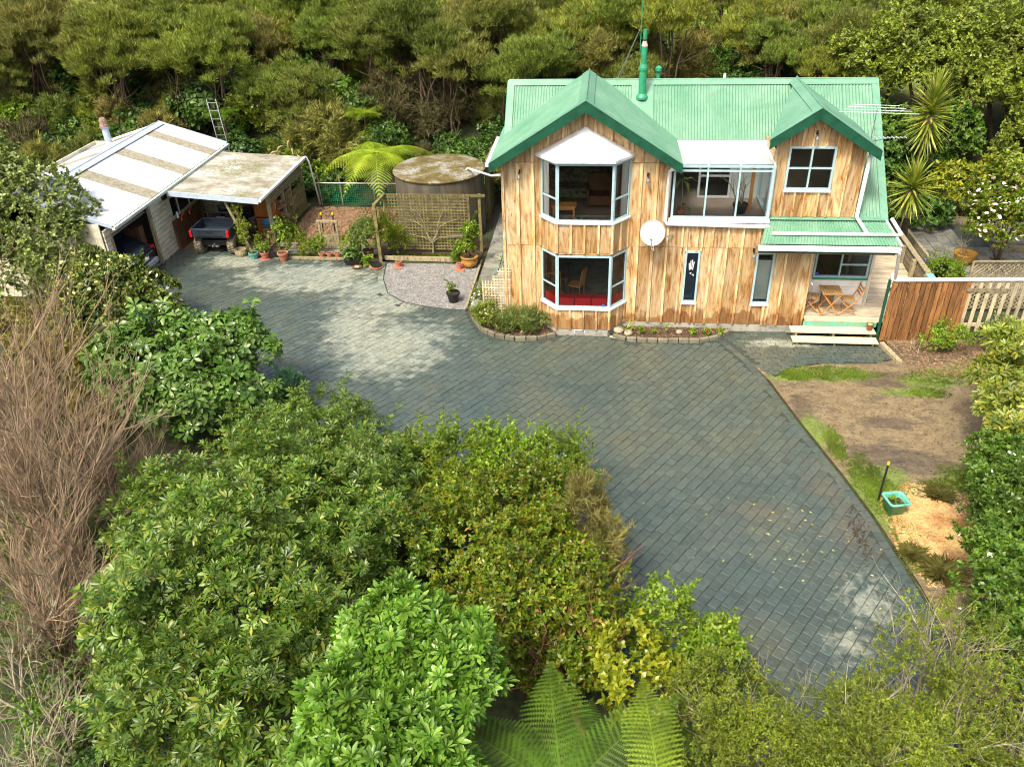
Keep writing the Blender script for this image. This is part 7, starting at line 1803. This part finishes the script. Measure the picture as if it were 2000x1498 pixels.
plant('green_groundcover', 'light green ground cover on the slope above the patio', 'ground cover', (14.0, 9.3, .1), [(13.8,9.5,.1,1.3,.7,.35), (15.2,9.3,.1,1.0,.5,.3)], 1600, 'sprig', F_['lime'], .8, .5, .5, 100, tops=[])
plant('side_path_weeds', 'green weeds at the foot of the house wall on the side path', 'plant', (-1.25, 3.6, 0), [(-1.35,3.6,.25,.2,.9,.3)], 420, 'sprig', F_['small'], .6, .4, .5, 101, tops=[])
# bare shrubs
def bare(name, label, cat, base, n, H, spread, m, seed, r=.012, depth=3, kids_=3, lean=(0,0), group=None, mname='branches', ang=.45, taper=.6, wobble=.12, segs=4):
    t = thing(name, label, cat, base, group=group); rg_ = random.Random(seed); b = MB()
    def grow(p, d, L, r_, lev):
        pts = [p]; q = p
        for k in range(segs):
            d = (d + Vector((rg_.uniform(-wobble, wobble), rg_.uniform(-wobble, wobble), rg_.uniform(-wobble*.5, wobble)))).normalized()
            q = q + d*L/segs; pts.append(q)
        b.tube(pts, [r_*(1-(1-taper)*k/segs) for k in range(segs+1)], 5 if lev > 1 else (4 if lev > 0 else 3), cap=False)
        if lev > 0:
            for k in range(kids_):
                s = pts[rg_.randint(1, segs)]; dd = (d + Vector((rg_.uniform(-ang, ang), rg_.uniform(-ang, ang), rg_.uniform(-ang*.4, ang*.5)))).normalized()
                grow(s, dd, L*rg_.uniform(.5, .8), r_*taper*.8, lev-1)
    for k in range(n):
        a = rg_.uniform(0, 6.28); d = Vector((math.cos(a)*spread*rg_.random()+lean[0], math.sin(a)*spread*rg_.random()+lean[1], 1)).normalized()
        grow(Vector(base) + Vector((rg_.uniform(-.15,.15), rg_.uniform(-.15,.15), 0)), d, H*rg_.uniform(.7,1.1), r*rg_.uniform(.7, 1.2), depth)
    b.build(mname, M[m] if isinstance(m, str) else m, t)
    return t
bare('bare_tree', 'large leafless tree of fine upright twigs at the left edge', 'tree', (-8.9, -11.4, -.9), 12, 3.2, .45, 'twig', 1, .045, 3, 5, (-.02, .3), ang=.7, wobble=.22, segs=5)
bare('bare_tree', 'leafless twiggy tree at the far left edge further back', 'tree', (-10.8, -9.2, -.6), 12, 3.0, .45, 'twig', 2, .042, 3, 5, (0, .2), ang=.7, wobble=.22, segs=5)
bare('bare_tree', 'leafless twiggy growth in front of the broad leaved shrub', 'tree', (-8.7, -9.3, -.5), 8, 1.8, .5, 'twig', 3, .035, 3, 5, (0, .25), ang=.7, wobble=.22, segs=5)
bare('lichen_tree', 'crooked pale lichen covered branches in the bottom left corner', 'tree', (-6.7, -15.0, -1.2), 6, 1.7, .7, 'lich', 4, .05, 4, 3, (0, .25), ang=.9, wobble=.3)
bare('lichen_tree', 'crooked mossy branches below the bare twigs on the left', 'tree', (-8.2, -13.6, -1.1), 5, 1.6, .8, 'lich', 5, .05, 4, 3, (.1, .2), ang=.9, wobble=.3)
bare('bare_tree', 'leafless twiggy tree in front of the bottom left edge', 'tree', (-7.9, -12.9, -1.1), 12, 2.1, .6, 'twig', 21, .04, 3, 5, (0, .3), ang=.7, wobble=.24, segs=5)
bare('lichen_tree', 'crooked pale branches nearest the bottom left corner', 'tree', (-5.9, -15.9, -1.2), 6, 1.5, .8, 'lich', 22, .045, 4, 3, (-.1, .3), ang=.9, wobble=.3)
bare('bare_twigs', 'two pale leafless twigs sticking up in front of the driveway', 'twig', (-2.6, -8.2, .3), 3, .9, .3, 'lich', 6, .014, 3, 3, (.25, .1), ang=.6)
bare('bare_shrub', 'leafless shrub in the wide ochre patio pot', 'shrub', (13.85, 5.05, .35), 5, .45, .8, 'lich', 7, .014, 2, 3, ang=.8)
bare('bare_shrub', 'small leafless shrub in front of the paling fence', 'shrub', (10.5, -1.0, 0), 4, .35, .5, 'lich', 8, .012, 2, 2, ang=.6)
bare('brown_twigs', 'reddish brown twigs inside the small leaved shrub', 'twig', (1.5, -13.3, .2), 6, 1.2, .8, 'barkred', 9, .03, 3, 3, (.0, .2), ang=.8)
bare('fallen_branch', 'thick peeling red brown trunk between shrub and ferns', 'branch', (1.78, -14.0, .5), 1, 1.7, .05, 'barkred', 12, .085, 1, 2, (-.75, .9), ang=.6)
bare('conservatory_plant', 'bare branching plant in the dark pot inside the glazed porch', 'potted plant', (5.50, .55, 3.70), 6, .55, .8, M['lich'], 10, .022, 2, 2, ang=.7)
pot((5.50, .55, 3.44), .15, .20, .26, 'black', 'dark round pot inside the right side of the conservatory', 'pot')
t = thing('rubber_plant', 'tall plant with drooping leaves in the left of the conservatory', 'potted plant', (3.85, .35, 3.44))
MB().tube([(0,0,0),(.03,0,.5),(-.02,0,1.0)], .014, 6).build('stem', M['lich'], t, world=False)
lm = foliage('drooping_leaf', [(.16,.24,.05),(.25,.32,.08)], 'obj'); V, F = leaf_t(.42, .12, .9, .1)
me = bpy.data.meshes.new('leaf'); me.from_pydata([tuple(v) for v in V], [], [tuple(int(i) for i in f) for f in F]); me.materials.append(lm)
for k in range(16):
    o = bpy.data.objects.new('leaf', me); COL.objects.link(o); o.parent = t; hi = k < 6
    o.location = (-.02, 0, 1.0) if hi else (.15*(k%3-1), .05, .25); o.rotation_euler = (0, R(-10+ (k*13)%40), k*1.05); o.scale = (1 if hi else .7,)*3
MB().lathe((0,0,0), [(0,0),(.10,0),(.14,.18),(0,.17)], 14).build('pot', M['terra'], t, world=False)
for k, (b_, n_, h_, lab) in enumerate((((3.9,-15.0,.6), 7, 1.2, 'brown twigs showing through the olive shrub right of the fern'), ((6.8,-13.7,.3), 9, 1.4, 'pale twigs of the open shrub at the lower right'), ((5.5,-15.2,.5), 7, 1.3, 'thin grey twigs inside the bushy shrub at the bottom edge'), ((7.7,-14.6,.2), 7, 1.2, 'grey brown twigs in the bottom right corner'))):
    bare('shrub_twigs', lab, 'twig', b_, n_, h_, .7, 'lich', 60+k, .022, 3, 4, (0, .15), ang=.8, wobble=.2)
# espaliered tree on the trellis
t = thing('espalier_tree', 'leafless espaliered fruit tree trained flat on the mossy trellis', 'tree', (-4.35, 5.2, .05))
b = MB(); b.tube([(0,0,0),(.02,0,.3),(0,0,.45)], [.035,.03,.028], 6)
for s in (-1, 1):
    for (z, L, c) in ((.42, 1.35, .12), (.5, .9, .75), (.55, .45, 1.15)):
        pts = [(0, 0, z*.9), (s*.12, 0, z+.08), (s*.3, 0, z+.12+c*.5), (s*(.3+L*.35), 0, z+.16+c*.75+random.uniform(-.05,.05)), (s*(.3+L*.7), 0, z+.14+c*.8+random.uniform(-.05,.05)), (s*(.3+L*.85), 0, z+.25+c*.8)]
        b.tube(pts, [.018,.016,.014,.012,.009,.006], 6)
        for k in range(5):
            x = s*(.3+L*(.2+.13*k)); b.tube([(x, 0, z+.14+c*.76), (x+.03*s, -.02, z+.26+c*.78+random.uniform(0,.1))], [.009,.005], 4)
b.build('branches', plain('mossy_branch', (.23,.22,.12), .9, .4, 9), t, world=False)
# tussocks and grass
for (x, y_, s, lab) in ((8.45, -9.75, 1.0, 'largest green tussock below the wood chips'), (8.05, -9.25, .7, 'smaller tussock at the edge of the pavers below the chips'), (9.15, -7.35, .75, 'brown green tussock behind the wood chips')):
    rng = np.random.RandomState(int(x*100)); n = 60; P = np.stack([x+rng.normal(0,.05,n), y_+rng.normal(0,.05,n), np.full(n,.0)],1); N = rng.normal(size=(n,3))*.15+np.array([0,0,1])
    V, F = place('tuss', P, N, np.full(n, s)*rng.uniform(.7,1.1,n), rng)
    tt = np_mesh('tussock', V, F, F_['drygrass'], None, org=(x, y_, 0)); tag(tt, lab, 'tussock')
def grass(name, label, areas, n, m, sz, seed):
    rng = np.random.RandomState(seed); P = []
    while len(P) < n:
        cx_, cy_, rx, ry = areas[rng.randint(len(areas))]; a = rng.uniform(0, 6.28); r_ = math.sqrt(rng.rand())*(1+.25*math.sin(a*5+cx_)); 
        if rng.rand() < r_**3*.8: continue
        x, y_ = cx_+math.cos(a)*rx*r_, cy_+math.sin(a)*ry*r_
        if inside((x, y_), DRIVE) or inside((x, y_), APRON): continue
        P.append((x, y_, gh(x, y_)+.01))
    P = np.array(P); N = rng.normal(size=(n,3))*.25+np.array([0,0,1]); V, F = place('grass', P, N, sz*rng.uniform(.6,1.3,n), rng)
    tag(np_mesh(name, V, F, m), label, 'grass', kind='stuff')
grass('grass_patch', 'bright green mossy grass patch between the step path and the dirt yard', [(7.9,-2.35,1.5,.42), (7.0,-2.5,.5,.3)], 2600, F_['grass'], .7, 1)
grass('grass_verge', 'green grass and weeds along the right edge of the pavers', [(7.75,-6.8,.45,1.0), (7.95,-7.4,.5,.9), (7.35,-5.6,.25,.8), (8.1,-8.9,.35,1.2)], 3400, F_['grass'], .7, 2)
grass('yard_weeds', 'patchy weeds on the far side of the dirt yard', [(10.6,-2.4,.9,.5), (10.2,-3.2,.6,.3), (10.0,-6.6,.8,.5), (9.6,-7.0,1.0,.3), (12,-2.0,1.0,.8)], 2600, F_['grass'], .7, 3)
grass('bed_weeds', 'low green weeds in the soil under the trellis', [(-4.4,4.95,1.5,.22), (-8.3,4.8,2,.15), (-9.8,6.6,.5,.9)], 1200, F_['grass'], .8, 4)
grass('hill_grass', 'bright grass of the hillside showing between the trees', [(-22,27,8,6), (-12,25,6,6), (0,30,8,7), (-27,38,8,7), (8,30,4,10)], 12000, F_['grass'], 3.5, 5)
def litter(name, lab, areas, n, size, m, seed):
    rng = np.random.RandomState(seed); P=[]
    for _ in range(n):
        cx_, cy_, rx, ry = areas[rng.randint(len(areas))]; P.append((cx_+rng.normal()*rx, cy_+rng.normal()*ry, .034))
    P = np.array(P); a = rng.uniform(0,6.28,n); s = size*rng.uniform(.5,1.3,n); base = np.array([(-1,0),(0,.4),(1,0),(0,-.4)])
    V = np.zeros((n,4,3)); V[:,:,0] = P[:,0:1]+s[:,None]*(np.cos(a)[:,None]*base[:,0]-np.sin(a)[:,None]*base[:,1]); V[:,:,1] = P[:,1:2]+s[:,None]*(np.sin(a)[:,None]*base[:,0]+np.cos(a)[:,None]*base[:,1]); V[:,:,2] = P[:,2:3]+rng.uniform(0,.012,(n,4))
    tag(np_mesh(name, V.reshape(-1,3), np.arange(n*4).reshape(n,4), m), lab, 'litter', kind='stuff')
litter('fallen_leaves', 'scattered yellow fallen leaves on the dark pavers', [(5.2,-9.3,1.3,1.0), (6.2,-9.0,.8,.8)], 60, .035, plain('yellow_leaf', (.52,.46,.14), .6, mode='isl'), 1)
litter('paver_debris', 'dark twigs and dirt crumbs scattered on the wet pavers', [(4.6,-7.6,1.2,.5), (7.1,-8.7,.25,.7), (5.3,-8.6,1.5,.8), (3.6,-3.5,2.5,2)], 500, .018, plain('debris', (.10,.055,.03), .8, mode='isl'), 2)
litter('brown_drift', 'dark drift of wet leaves near the right edge of the pavers', [(7.15,-8.7,.09,.38)], 170, .03, plain('wet_leaf', (.035,.022,.014), .7, mode='isl'), 3)
